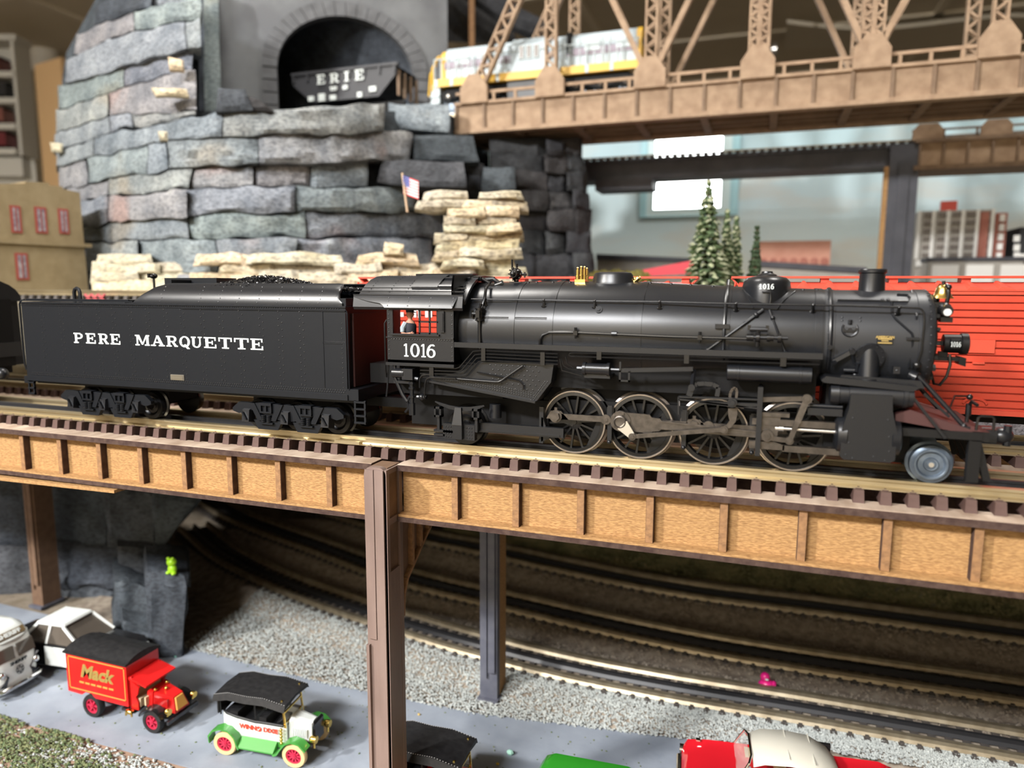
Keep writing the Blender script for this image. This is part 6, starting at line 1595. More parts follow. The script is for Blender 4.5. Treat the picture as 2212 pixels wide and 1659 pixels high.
for yy in (YB-.05, YB2-.02):
    for i, x in enumerate(gx[:-1]):
        h = .40; w1, w2 = .21, .085
        MB().prism([(x-w1, ztop), (x+w1, ztop), (x+w1, ztop+.22), (x+w2, ztop+h), (x-w2, ztop+h), (x-w1, ztop+.22)], 'xz', yy-.03, yy+.03).build('gusset_plate', K['tan'], TB, smooth=False)
        if i > 0:
            mb = laced(MB(), (x-.065, yy+.06, ztop+.3), (x-.065, yy+.06, ZT), .10) if i in (3, 4) else MB()
            if i in (3, 4): laced(mb, (x+.065, yy+.06, ztop+.3), (x+.065, yy+.06, ZT), .10)
            else: laced(mb, (x, yy+.06, ztop+.3), (x, yy+.06, ZT), .14)
            mb.build('laced_post', K['tan'], TB, smooth=False)
    dg = [(0, 1, True), (2, 1, False), (2, 3, False), (4, 3, False), (4, 5, False)]
    for a, b, lc in dg:
        x0, x1 = gx[a], gx[b]; sgn = 1 if x1 > x0 else -1
        if lc:
            mb = laced(MB(), (x0+.05, yy+.06, ztop+.25), (x1, yy+.06, ZT), .16)
        else:
            mb = MB(); q0 = Vector((x0+sgn*.09, yy+.06, ztop+.28)); q1 = Vector((x1, yy+.06, ZT+.5)); mb.bar(q0, q1, .10, .07, up=(1, 0, 0))
        mb.build('diagonal', K['tan'], TB, smooth=False)
    MB().box(xL, xR, yy-.02, yy+.14, ZT, ZT+.2).build('top_chord', K['tan'], TB, smooth=False)
# floor: dark stringers and cross beams
MB().box(xL+.02, xR, YB+.06, YB2, ztop-.195, ztop-.155).build('floor', K['dkfloor'], TB, smooth=False)
for yy in (YB+.22, YB+.55, YB+.80, YB+1.1):
    MB().box(xL+.02, xR, yy, yy+.05, zbot-.0, ztop-.195).build('stringer', K['dkfloor'], TB, smooth=False)
for k in range(-1, 18, 2):
    x = sx0+k*sp_
    if xL < x < xR: MB().box(x-.05, x+.05, YB+.06, YB2, zbot-.02, ztop-.195).build('cross_beam', K['tand'], TB, smooth=False)
YT = YB+.55     # train centre line
ZD = ztop-.02   # rail head of that track
straight_track('truss_track', 'track on the truss bridge leading into the tunnel', YT, -8.85, 6.0, ZD, .1208*1.5, -8.75, K['tiegrey'], K['railold'], th=.08)

# ---- diesel locomotive
K['dgrey'] = mat('light_grey_paint', (.40, .48, .53), (.47, .55, .60), scale=2, rough=.45)
K['dyel'] = mat('yellow_paint', (.70, .42, .04), rough=.45); K['dmar'] = mat('maroon_paint', (.27, .23, .29), rough=.5); K['dpale'] = mat('pale_grey_panel', (.50, .58, .61), rough=.5)
DY0 = YT-.33; DY1 = YT+.33
dl_, dr_ = atY(930, 150, DY0).x, atY(1388, 100, DY0).x
dz = lambda px, py: atY(px, py, DY0).z
zt = (dz(960, 96)+dz(1370, 56))/2; zw = (dz(960, 182)+dz(1370, 152))/2
DL = thing('diesel_locomotive', 'light grey diesel locomotive with yellow ends and maroon band on the truss bridge', 'locomotive', ((dl_+dr_)/2, YT, ZD))
L_d = dr_-dl_
MB().box(dl_+.05, dr_-.03, DY0, DY1, zw, zw+.11).build('walkway_sill', K['dyel'], DL, smooth=False)
hood = MB().prism([(DY0+.09, zw+.11), (DY0+.09, zt-.07), (DY0+.16, zt), (DY1-.16, zt), (DY1-.09, zt-.07), (DY1-.09, zw+.11)], 'yz', dl_+.22, dr_-.08).build('hood', K['dgrey'], DL, smooth=False)
MB().prism([(DY0+.085, zw+.11), (DY0+.085, zt-.06), (DY0+.16, zt+.005), (DY1-.16, zt+.005), (DY1-.085, zt-.06), (DY1-.085, zw+.11)], 'yz', dr_-.10, dr_-.03).build('hood_end', K['dyel'], DL, smooth=False, label='yellow hood end')
MB().prism([(DY0+.085, zw+.11), (DY0+.085, zt-.10), (DY0+.16, zt-.03), (DY1-.16, zt-.03), (DY1-.085, zt-.10), (DY1-.085, zw+.11)], 'yz', dl_+.14, dl_+.22).build('hood_end', K['dyel'], DL, smooth=False, label='yellow hood end')
MB().box(dr_-.095, dr_-.025, DY0+.15, DY0+.35, zt-.22, zt-.12).build('number_box', K['gloss'], DL, smooth=False)
zm0 = zw+.11+(zt-zw-.11)*.34; zm1 = zw+.11+(zt-zw-.11)*.55
for a, b in ((.06, .30), (.34, .62), (.66, .97)):
    MB().box(dl_+L_d*a, dl_+L_d*b, DY0+.078, DY0+.095, zm0, zm1).build('maroon_band', K['dmar'], hood, smooth=False)
# cab and hood panels
cabx0, cabx1 = dl_+L_d*.30, dl_+L_d*.56
cbd = MB().prism([(DY0+.02, zw+.10), (DY0+.02, zt-.10), (DY0+.14, zt+.02), (DY1-.14, zt+.02), (DY1-.02, zt-.10), (DY1-.02, zw+.10)], 'yz', cabx0+L_d*.10, cabx1).build('cab', K['dgrey'], DL, smooth=False)
for k, u in enumerate((.44, .475, .51)):
    x = dl_+L_d*u; fr_ = MB().box(x, x+.09, DY0+.0, DY0+.022, zm1-.09, zm1+.10).build('window', K['dpale'], cbd, smooth=False)
    MB().box(x+.015, x+.075, DY0-.004, DY0+.01, zm1-.075, zm1+.085).build('pane', mat('cab_window_glass', (.16, .14, .13), rough=.2) if k == 0 else bpy.data.materials['cab_window_glass'], fr_, smooth=False)
f = None
for k in range(26):
    x = dl_+.26+k*(L_d-.42)/26
    if f is None: f = MB().box(x, x+.012, DY0+.072, DY0+.09, zw+.13, zt-.08).build('panel_seam', K['dpale'], hood, smooth=False); fx0 = x
    else: o = f.copy(); COL.objects.link(o); o.location = f.location+Vector((x-fx0, 0, 0))
for u in (.285, .66):
    MB().box(dl_+L_d*u, dl_+L_d*u+.07, DY0+.06, DY1-.06, zw+.3, zt+.01).build('dark_recess', K['under'], hood, smooth=False)
for u in (.12, .40, .74, .88): MB().box(dl_+L_d*u, dl_+L_d*u+.22, DY0+.07, DY0+.095, zt-.26, zt-.10).build('grille', K['dpale'], hood, smooth=False)
for u, w_ in ((.02, .05), (.10, .05), (.22, .05), (.33, .05), (.62, .05), (.75, .05), (.86, .05)):
    MB().box(dl_+L_d*u, dl_+L_d*u+.05, DY0-.006, DY0+.0, zw-.0, zw+.11).build('sill_block', K['dpale'], DL, smooth=False)
hrl = MB()
for u in (.0, .035, .12, .2, .28, .36, .60, .68, .76, .84, .92, .99): hrl.cyl((dl_+.06+(L_d-.1)*u, DY0+.01, zw+.1), (dl_+.06+(L_d-.1)*u, DY0+.01, zw+.40), .010, n=6)
hrl.tube([(dl_+.06, DY0+.01, zw+.40), (dr_-.05, DY0+.01, zw+.40)], .010, 6)
hrl.build('handrail', K['dpale'], DL)
MB().tube([(dl_+.02, DY0+.03, zw-.05), (dl_+.02, DY0+.03, zw+.28), (dl_+.12, DY0+.03, zw+.44), (dl_+.16, DY0+.03, zw+.44)], .020, 8).tube([(dl_-.08, DY0+.1, zw-.1), (dl_-.05, DY0+.1, zw+.22), (dl_+.05, DY0+.1, zw+.36)], .016, 8).build('yellow_grab', K['dyel'], DL)
MB().box(dl_, dl_+.14, DY0+.02, DY1-.02, zw-.28, zw+.05).box(dl_-.02, dl_+.14, DY0+.0, DY0+.03, zw-.24, zw-.22).box(dl_-.02, dl_+.14, DY0, DY0+.03, zw-.14, zw-.12).build('end_steps', K['dpale'], DL, smooth=False)
MB().box(dl_+L_d*.38, dl_+L_d*.62, DY0+.06, DY1-.06, zw-.24, zw-.0).build('fuel_tank', K['portal'], DL, smooth=False)
for c_ in (.2, .82):
    cx = dl_+L_d*c_
    tf = MB().prism([(cx-.5, zw-.07), (cx+.5, zw-.07), (cx+.46, zw-.2), (cx+.2, zw-.16), (cx, zw-.22), (cx-.2, zw-.16), (cx-.46, zw-.2)], 'xz', DY0+.04, DY0+.10).build('truck_frame', K['under'], DL, smooth=False)
    for d_ in (-.36, 0, .36):
        w_ = plain_wheel(.13, 'wheel', K['bluewheel'], DL, (cx+d_, YT-.2, ZD+.13))
        MB().sph((cx+d_, DY0+.03, zw-.15), .045).build('journal', K['silver'], tf)
MB().box(dl_+.2, dr_-.2, DY0+.1, DY1-.1, zw-.1, zw).build('underframe', K['under'], DL, smooth=False)

# ---- hopper car leaving the tunnel
K['hop'] = mat('hopper_black', (.035, .036, .042), rough=.55)
hx0, hx1 = atY(632, 180, DY0).x, atY(856, 145, DY0).x
hz1 = (atY(640, 165, DY0).z+atY(850, 141, DY0).z)/2; hz0 = (atY(665, 222, DY0).z+atY(850, 205, DY0).z)/2
HT = thing('hopper_car', 'black ribbed hopper car lettered ERIE in the tunnel mouth', 'hopper car', ((hx0+hx1)/2, YT, ZD))
L_h = hx1-hx0
side = [(hx0, hz1), (hx1, hz1), (hx1, hz0+.32), (hx1-.32, hz0), (hx0+.36, hz0), (hx0, hz0+.3)]
for yy in (DY0, DY1-.03): MB().prism(side, 'xz', yy, yy+.03).build('side_sheet', K['hop'], HT, smooth=False)
MB().prism(side, 'xz', DY0+.03, DY1-.03).build('hopper_body', K['under'], HT, smooth=False)
f = None
for k in range(8):
    x = hx0+.02+k*(L_h-.06)/7
    if f is None: f = MB().box(x, x+.035, DY0-.03, DY0, hz0+.33, hz1).build('side_stake', K['hop'], HT, smooth=False); fx0 = x
    else: o = f.copy(); COL.objects.link(o); o.location = f.location+Vector((x-fx0, 0, 0))
MB().box(hx0, hx1+.04, DY0-.035, DY0+.03, hz1, hz1+.04).build('top_rail', K['hop'], HT, smooth=False)
tm = MB()
for ch, (a, b, y0, y1) in zip('ERIE', ((688, 706, 163, 183), (716, 735, 160, 180), (745, 759, 156, 177), (770, 789, 152, 174))):
    tm = MB(); mx_ = (a+b)/2
    glyphs(tm, ch, [(atY(a, y1, DY0).x, atY(b, y1, DY0).x)], atY(mx_, y1, DY0).z, atY(mx_, y0, DY0).z, (0, DY0-.034, 0), (1, 0, 0), (0, 0, 1), (0, -1, 0), .008)
    tm.build('hopper_letter', K['white'], HT, smooth=False, label='white letter '+ch)
Mt = lambda x, z: Matrix.Translation((x, DY0-.036, z)) @ Matrix(((1, 0, 0), (0, 0, -1), (0, 1, 0))).to_4x4()
for tx_, px, py in (('909', 723, 193), ('60', 748, 190)):
    text_mb(tx_, .088, Mt(atY(px, py, DY0).x, atY(px, py, DY0).z), off=.004).build('hopper_number', K['white'], HT, smooth=False)
tb3 = MB()
for px, py, w_, h_ in ((674, 213, .10, .09), (697, 210, .12, .13), (721, 213, .11, .05), (779, 207, .08, .05), (807, 194, .12, .06)):
    p = atY(px, py, DY0)
    tb3 = MB()
    for q in range(2 if h_ < .1 else 3): tb3.box(p.x-w_/2, p.x+w_/2, DY0-.036, DY0-.0, p.z-h_/2+q*.04, p.z-h_/2+q*.04+.032)
    tb3.build('capacity_data', K['white'], HT, smooth=False)
for k in range(4): MB().box(hx1-.02, hx1+.02, DY0+.05+k*.2, DY0+.10+k*.2, hz0, hz1-.05).build('end_stake', K['tand'], HT, smooth=False)
MB().hexa([(hx1-.3, DY0+.03, hz0+.05), (hx1, DY0+.03, hz0+.38), (hx1, DY1-.03, hz0+.38), (hx1-.3, DY1-.03, hz0+.05), (hx1-.3, DY0+.03, hz0+.09), (hx1, DY0+.03, hz0+.42), (hx1, DY1-.03, hz0+.42), (hx1-.3, DY1-.03, hz0+.09)]).build('slope_sheet', K['tand'], HT, smooth=False)
for cx in (hx0+.3, hx1-.2):
    MB().box(cx-.32, cx+.32, DY0+.05, DY0+.1, hz0-.22, hz0-.08).build('truck_frame', K['under'], HT, smooth=False)
    for d_ in (-.2, .2): plain_wheel(.12, 'wheel', K['bluewheel'], HT, (cx+d_, YT-.2, ZD+.12))

# ================================================================ slate viaduct and second truss bridge
YV = 8.3
VD = thing('viaduct', 'slate painted girder viaduct and tower post in front of the sky backdrop', 'bridge', (3, YV, .9))
vz1 = (atY(1300, 356, YV).z+atY(1940, 318, YV).z)/2; vz0 = (atY(1300, 386, YV).z+atY(1940, 352, YV).z)/2
vx0, vx1 = atY(1255, 370, YV).x, atY(1975, 330, YV).x
K['slate'] = mat('slate_paint', (.045, .048, .062), (.065, .068, .085), scale=4, rough=.6)
MB().box(vx0-.5, vx1, YV, YV+.1, vz0, vz1).build('girder_web', K['slate'], VD, smooth=False)
MB().box(vx0-.5, vx1, YV-.07, YV+.5, vz1, vz1+.05).box(vx0-.5, vx1, YV-.07, YV+.5, vz0-.05, vz0).build('girder_flange', K['slate'], VD, smooth=False)
MB().box(vx0-.3, vx1, YV-.02, YV+.02, vz1+.075, vz1+.105).build('rail', K['railold'], VD, smooth=False)
f = None; x = vx0-.4
while x < vx1:
    if f is None: f = MB().box(x, x+.06, YV-.12, YV+.5, vz1+.05, vz1+.075).build('tie', K['tiegrey'], VD, smooth=False); fx0 = x
    else: o = f.copy(); COL.objects.link(o); o.location = f.location+Vector((x-fx0, 0, 0))
    x += .12
a, b = atY(1914, 450, YV-.1).x, atY(1978, 450, YV-.1).x
MB().box(a, b, YV-.12, YV+.18, .9, vz1+.03).build('tower_post', K['slate'], VD, smooth=False)
MB().box(a+.12, b-.12, YV-.15, YV-.12, .9, vz0).build('post_rib', K['slate'], VD, smooth=False)
MB().box(a-.06, a-.001, YV-.12, YV-.02, .9, vz0-.05).build('post_edge', K['web'], VD, smooth=False, label='raw hardboard flank of the tower post')
a, b = atY(1290, 392, YV).x, atY(1412, 388, YV).x
MB().box(a, b, YV-.15, YV+.4, vz0-.22, vz0-.05).build('bearing_block', K['slate'], VD, smooth=False)
YS = 8.2
SB = thing('truss_bridge', 'low tan girder bridge beyond the slate tower post', 'bridge', (7, YS, 2.5))
x0 = atY(1976, 320, YS).x; sz1 = atY(2090, 300, YS).z; sz0 = atY(2090, 354, YS).z
MB().box(x0, 10, YS, YS+.08, sz0, sz1).build('chord_web', K['tan'], SB, smooth=False)
MB().box(x0, 10, YS-.05, YS+.1, sz1-.02, sz1+.03).box(x0, 10, YS-.05, YS+.1, sz0-.06, sz0).build('chord_flange', K['tand'], SB, smooth=False)
MB().box(x0, 10, YS+.08, YS+.8, sz0-.05, sz0).build('floor', K['dkfloor'], SB, smooth=False)
for k in range(14): 
    x = x0+.05+k*.30
    MB().box(x, x+.035, YS-.035, YS, sz0, sz1).build('chord_stiffener', K['tand'], SB, smooth=False)
for px in (2004, 2152):
    x = atY(px, 290, YS).x; MB().prism([(x-.19, sz1), (x+.19, sz1), (x+.19, sz1+.16), (x+.12, sz1+.24), (x-.12, sz1+.24), (x-.19, sz1+.16)], 'xz', YS-.02, YS+.04).build('gusset_plate', K['tan'], SB, smooth=False)
MB().box(x0, 10, YS+.3, YS+.33, sz1+.10, sz1+.125).box(x0, 10, YS+.3, YS+.33, sz1+.2, sz1+.225).build('railing', K['tand'], SB, smooth=False)
for k in range(10): MB().box(x0+.4+k*.42, x0+.43+k*.42, YS+.3, YS+.33, sz1, sz1+.2).build('railing_post', K['tand'], SB, smooth=False)
# ================================================================ backdrop, town, trees, room
def skymat():
    m = bpy.data.materials.new('painted_sky'); m.use_nodes = True; N = m.node_tree.nodes; L = m.node_tree.links; b = N['Principled BSDF']; b.inputs['Roughness'].default_value = .55
    tc = N.new('ShaderNodeTexCoord'); sp = N.new('ShaderNodeSeparateXYZ'); L.new(tc.outputs['Object'], sp.inputs[0])
    r = N.new('ShaderNodeValToRGB'); e = r.color_ramp.elements
    mr_ = N.new('ShaderNodeMapRange'); mr_.inputs[1].default_value = 0; mr_.inputs[2].default_value = 4.6; L.new(sp.outputs['Z'], mr_.inputs[0]); L.new(mr_.outputs[0], r.inputs[0])
    e[0].position = .05; e[0].color = (.68, .66, .58, 1); e[1].position = .95; e[1].color = (.42, .62, .70, 1)
    x = e.new(.35); x.color = (.55, .68, .72, 1)
    nz_ = N.new('ShaderNodeTexNoise'); nz_.inputs['Scale'].default_value = .9; nz_.inputs['Detail'].default_value = 5
    mp = N.new('ShaderNodeMapping'); mp.inputs['Scale'].default_value = (.5, 1, 1.6); L.new(tc.outputs['Object'], mp.inputs[0]); L.new(mp.outputs[0], nz_.inputs['Vector'])
    r2 = N.new('ShaderNodeValToRGB'); r2.color_ramp.elements[0].position = .5; r2.color_ramp.elements[1].position = .75
    r2.color_ramp.elements[0].color = (0, 0, 0, 1); r2.color_ramp.elements[1].color = (.8, .8, .8, 1); L.new(nz_.outputs['Fac'], r2.inputs[0])
    mx = N.new('ShaderNodeMixRGB'); mx.inputs[2].default_value = (.60, .54, .46, 1); L.new(r2.outputs[0], mx.inputs[0]); L.new(r.outputs[0], mx.inputs[1]); L.new(mx.outputs[0], b.inputs['Base Color'])
    return m
YK = 12.0
zk = atY(1600, 206, YK).z
bd = MB().box(-5.5, 15, YK, YK+.1, .5, zk).build('backdrop', skymat(), None, kind='structure', smooth=False)
tag(bd, 'painted sky backdrop board behind the layout', 'backdrop')
# bright window in the backdrop wall
W = lambda px, py: atY(px, py, YK-.05)
a, b = W(1382, 470), W(1602, 262)
WN = thing('window_1', 'bright daylight window with pale blue frame in the sky backdrop', 'window', (a.x, YK, a.z), kind='structure')
c, d = W(1412, 452), W(1562, 288)
K['wframe'] = mat('pale_blue_trim', (.38, .66, .74), rough=.5); K['wlight'] = mat('daylight_pane', (1, 1, 1), emit=(.95, 1, 1), es=11.0)
MB().box(a.x, c.x-.16, YK-.09, YK, a.z, b.z).box(d.x+.2, b.x, YK-.09, YK, a.z, b.z).box(c.x-.16, d.x+.2, YK-.09, YK, a.z, c.z-.16).box(c.x-.16, d.x+.2, YK-.09, YK, d.z+.1, b.z).build('window_frame', K['wframe'], WN, smooth=False)
MB().box(c.x-.16, c.x, YK-.06, YK, c.z-.16, d.z+.1).box(d.x, d.x+.2, YK-.06, YK, c.z-.16, d.z+.1).box(c.x, d.x, YK-.06, YK, c.z-.16, c.z).box(c.x, d.x, YK-.06, YK, d.z, d.z+.1).build('sash', mat('pale_sash', (.62, .78, .8), rough=.5), WN, smooth=False)
MB().box(c.x, d.x, YK-.04, YK, c.z, d.z).build('pane', K['wlight'], WN, smooth=False)
# ---- town
def building(name, label, x0, x1, Y, z0, z1, depth, m, cat='building'):
    t = thing(name, label, cat, ((x0+x1)/2, Y+depth/2, z0)); body = MB().box(x0, x1, Y, Y+depth, z0, z1).build('walls', m, t, smooth=False); return t, body
K['hosp'] = mat('hospital_grey', (.36, .34, .31), (.42, .40, .37), scale=3, rough=.8); K['brickred'] = mat('brick_red', (.34, .12, .09), (.40, .16, .12), scale=6, rough=.8)
K['salmon'] = mat('salmon_brick', (.52, .25, .18), (.58, .30, .22), scale=4, rough=.8); K['dkglass'] = mat('dull_glass', (.17, .15, .14), rough=.25); K['palew'] = mat('white_panel', (.8, .8, .78), rough=.5)
Yh = 10.2; H = lambda px, py: atY(px, py, Yh)
a, b = H(1978, 560), H(2145, 452)
t, body = building('town_building', 'grey six-storey town building with brown windows and red sign', a.x, b.x, Yh, .9, b.z, 1.2, K['hosp'])
nf, nb = 6, 5
for i in range(nf):
    for k in range(nb):
        x = a.x+.06+(b.x-a.x)*(k+.12)/nb*.96; z = a.z+(b.z-a.z)*(i+.25)/nf
        MB().box(x, x+(b.x-a.x)/nb*.62, Yh-.02, Yh, z, z+(b.z-a.z)/nf*.5).build('window', K['dkglass'], body, smooth=False)
for k in range(nb+1):
    x = a.x+(b.x-a.x)*k/nb; MB().box(x-.025, x+.025, Yh-.05, Yh, a.z, b.z).build('pilaster', K['palew'], body, smooth=False)
MB().box(a.x, b.x, Yh-.04, Yh, a.z-.12, a.z-.02).build('ledge', K['palew'], body, smooth=False)
p, q = H(2036, 446), H(2072, 432); MB().box(p.x, q.x, Yh+.1, Yh+.2, b.z, q.z).build('roof_sign', mat('red_sign', (.65, .10, .08), rough=.5), t, smooth=False, label='red roof sign')
p, q = H(1960, 560), H(1979, 470)
p2, q2 = H(2108, 560), H(2136, 458)
MB().box(p2.x, q2.x, Yh-.06, Yh, p2.z, q2.z).build('red_pier', K['brickred'], body, smooth=False)
p, q = H(2146, 562), H(2182, 458)
t, body = building('sign_tower', 'narrow brick tower with white vertical sign beside the grey building', p.x, q.x, Yh+.1, .9, q.z, .9, K['brickred'])
for k in range(5):
    z = p.z+(q.z-p.z)*(k+.1)/5; MB().box(p.x+.05, q.x-.05, Yh+.04, Yh+.1, z, z+(q.z-p.z)/5*.7).build('sign_letter_box', K['palew'], body, smooth=False)
p, q = H(2192, 600), H(2260, 490)
t, body = building('dark_building', 'black building at the end of the town row', p.x, q.x, Yh-.05, .9, q.z, .9, mat('black_wall', (.02, .022, .026), rough=.6))
for px, py in ((2196, 515), (2196, 535), (2196, 552), (2208, 555)): 
    r = atY(px, py, Yh-.07); MB().box(r.x-.04, r.x+.04, Yh-.09, Yh-.05, r.z-.05, r.z+.05).build('window', K['palew'], body, smooth=False)
p, q = H(1985, 610), H(2185, 566)
t, body = building('warehouse', 'low grey warehouse with pale doors below the town building', p.x, q.x, Yh-.6, .9, q.z, .5, K['hosp'])
for k in range(3):
    x = p.x+.06+k*.48; MB().box(x, x+.38, Yh-.62, Yh-.6, .9, q.z-.06).build('door', K['palew'], body, smooth=False)
MB().box(p.x-.02, q.x+.0, Yh-.64, Yh-.09, q.z, q.z+.06).build('roof', K['slate'], t, smooth=False)
p, q = H(1625, 600), H(1800, 516)
t, body = building('brick_building', 'long salmon brick building behind the small dark tree', p.x, q.x, Yh+.4, .9, q.z, .8, K['salmon'])
for k in range(7): 
    x = p.x+.1+k*(q.x-p.x-.1)/7; z = lerp(p.z, q.z, .45); MB().cyl((x+.08, Yh+.38, z), (x+.08, Yh+.4, z), .07, n=10).build('window', K['brickred'], body, smooth=False)
p, q = H(1640, 610), H(1855, 578)
t, body = building('low_sheds', 'low dark-roofed sheds beside the brick building', p.x, q.x, Yh-.8, .9, q.z, .6, K['hosp'])
MB().hexa([(p.x-.03, Yh-.85, q.z), (q.x+.03, Yh-.85, q.z-.12), (q.x+.03, Yh-.15, q.z-.12), (p.x-.03, Yh-.15, q.z), (p.x-.03, Yh-.85, q.z+.10), (q.x+.03, Yh-.85, q.z-.02), (q.x+.03, Yh-.15, q.z-.02), (p.x-.03, Yh-.15, q.z+.10)]).build('roof', K['slate'], t, smooth=False)
p, q = H(1288, 610), H(1500, 560)
t, body = building('low_sheds', 'low dark-roofed building behind the red canopy', p.x, q.x, Yh, .9, q.z, .6, K['hosp'])
MB().hexa([(p.x, Yh-.05, q.z), (q.x, Yh-.05, q.z-.06), (q.x, Yh+.65, q.z-.06), (p.x, Yh+.65, q.z), (p.x, Yh-.05, q.z+.12), (q.x, Yh-.05, q.z+.02), (q.x, Yh+.65, q.z+.02), (p.x, Yh+.65, q.z+.12)]).build('roof', K['slate'], t, smooth=False)
# red canopy
Yc_ = 6.2; C_ = lambda px, py, Y=Yc_: atY(px, py, Y)
u = [C_(1335, 602), C_(1500, 602), C_(1500, 558), C_(1490, 560)]
rc_ = MB().hexa([C_(1330, 600), C_(1510, 590), C_(1510, 590, Yc_+.8), C_(1330, 600, Yc_+.8), C_(1340, 592), C_(1510, 560), C_(1510, 562, Yc_+.8), C_(1340, 594, Yc_+.8)]).build('canopy_roof', mat('red_canopy', (.55, .03, .05), rough=.5), None, smooth=False)
CN = thing('canopy', 'red sloping canopy roof behind the steam dome', 'canopy', tuple(Vector((C_(1420, 600).x, Yc_+.4, .9)))); rc_.parent = CN; rc_.location = rc_.location-CN.location
for px in (1350, 1500):
    for yy in (Yc_+.1, Yc_+.7):
        x = C_(px, 600).x; MB().cyl((x, yy, .9), (x, yy, C_(px, 596).z-.02), .025, n=8).build('canopy_post', K['slate'], CN)
# bushes by the pier
K['bush'] = mat('olive_bush', (.17, .15, .03), (.26, .23, .07), scale=9, rough=.95)
bmb = MB(); rb3 = random.Random(4)
for k in range(500):
    p = atD(rb3.uniform(1275, 1400), 600-rb3.random()**1.3*38, 9.2+rb3.uniform(-.3, .3)); p.z = .79+max(0, p.z-1.1)*1.4; r = rb3.uniform(.03, .07)
    bmb.add([p+Vector((r, 0, 0)), p+Vector((-r, 0, r*.3)), p+Vector((0, r, 0)), p+Vector((0, -r, r)), p+Vector((0, 0, r)), p-Vector((0, 0, r))], [(0, 2, 4), (2, 1, 4), (1, 3, 4), (3, 0, 4), (2, 0, 5), (1, 2, 5), (3, 1, 5), (0, 3, 5)])
bmb.build('hedge', K['bush'], None, 'olive yellow-green hedge beside the black rock pier', 'hedge', kind='stuff', smooth=False)
# ---- conifers
K['fir'] = mat('fir_green', (.045, .085, .04), (.12, .17, .07), scale=12, rough=.9, c3=(.30, .32, .19)); K['firtip'] = mat('fir_pale_tips', (.36, .37, .26), (.24, .28, .15), scale=20, rough=.9); K['fird'] = mat('fir_dark_green', (.02, .045, .022), (.05, .08, .035), scale=12, rough=.9); K['bark'] = mat('bark', (.10, .06, .035), rough=.9)
def conifer(px, pt, pb, halfw, D, label, m, seed, tips=False):
    rr_ = random.Random(seed); top = atD(px, pt, D); base = atD(px, pb, D); base = Vector((top.x, top.y, min(base.z, .9))); h = top.z-base.z; R0 = halfw*D/FPX
    t = thing('fir_tree', label, 'tree', base, 'fir trees behind the boxcars')
    MB().cyl(base, top-Vector((0, 0, .05)), .03, .008, 8).build('trunk', K['bark'], t)
    vs = []; fs = []; vt = []; ft_ = []
    n = int(h/.055)
    for i in range(n):
        f = i/n; z = base.z+.12*h+f*(h*.88); rad = R0*(1-f)**.85+.015
        k_ = max(5, int(22*(1-f)+6))
        for k in range(k_):
            a = 2*PI*(k+rr_.random())/k_; r = rad*rr_.uniform(.6, 1.15); dr = -.10*r-.02+rr_.uniform(-.02, .02); w_ = .03+.05*r
            c, s_ = math.cos(a), math.sin(a); p0 = Vector((top.x+c*r*.12, top.y+s_*r*.12, z)); p1 = Vector((top.x+c*r, top.y+s_*r, z+dr)); sd = Vector((-s_, c, 0))*w_
            mid = p0.lerp(p1, .55)
            b = len(vs); vs += [p0, mid+sd+Vector((0, 0, .012)), p1, mid-sd+Vector((0, 0, .012)), mid+Vector((0, 0, -.03))]; fs += [(b, b+1, b+3), (b+1, b+2, b+3), (b, b+3, b+4), (b+3, b+2, b+4), (b, b+4, b+1), (b+1, b+4, b+2)]
            if tips and rr_.random() < .55:
                q0 = p0.lerp(p1, .7); b = len(vt); sd2 = sd*.8; up_ = Vector((0, 0, .022)); vt += [q0+sd2+up_, p1*1.0+up_*.9+sd2*.3, p1+up_*.5-sd2*.3, q0-sd2+up_, q0+up_*2]; ft_ += [(0+b, 1+b, 4+b), (1+b, 2+b, 4+b), (2+b, 3+b, 4+b)]
    fo = MB().add(vs, fs).build('foliage', m, t, smooth=False)
    if vt: MB().add(vt, ft_).build('pale_tips', K['firtip'], fo, smooth=False)
conifer(1532, 385, 640, 52, 7.6, 'tallest fir tree with pale frosted branches in front of the window', K['fir'], 1, True)
conifer(1572, 448, 640, 26, 8.0, 'slim pale fir tree touching the tallest fir', K['fir'], 2, True)
conifer(1592, 462, 640, 24, 8.2, 'slim fir tree between the tallest fir and the small dark fir', K['fir'], 3, True)
conifer(1636, 480, 640, 20, 7.9, 'small dark green fir in front of the salmon brick building', K['fird'], 4)
# ---- brown hill building
BB = thing('adobe_building', 'tan stepped-parapet building with red framed windows', 'building', (-6.6, 3.0, .93))
e1 = atD(189, 612, 9.5); e0 = atD(-14, 612, 8.55)
bux = Vector((e1.x-e0.x, e1.y-e0.y, 0)); BW = bux.length; bux.normalize(); bun = Vector((bux.y, -bux.x, 0))
def onb(px, py):
    d = ray(px, py); t = (e0-CAM).dot(bun)/d.dot(bun); p = CAM+d*t; return (p-e0).dot(bux), p.z
K['adobe'] = mat('tan_stucco', (.24, .185, .10), (.28, .22, .125), scale=8, rough=.9, bump=.15, bscale=60); K['redfr'] = mat('dull_red_frame', (.30, .06, .045), rough=.6)
def bq(u, z, d=0.0): p = e0+bux*u+bun*d; return Vector((p.x, p.y, z))
prof = [(0, .93), (onb(190, 612)[0], .93)]+[onb(*q) for q in ((172, 416), (136, 408), (136, 403), (106, 400), (106, 395), (55, 392), (55, 396), (-8, 397))]+[(0, onb(-8, 397)[1])]
vs = [bq(u, z) for u, z in prof]+[bq(u, z, -1.0) for u, z in prof]; n = len(prof)
body = MB().add(vs, [tuple(range(n)), tuple(range(2*n-1, n-1, -1))]+[(i, (i+1) % n, (i+1) % n+n, i+n) for i in range(n)]).build('walls', K['adobe'], BB, smooth=False)
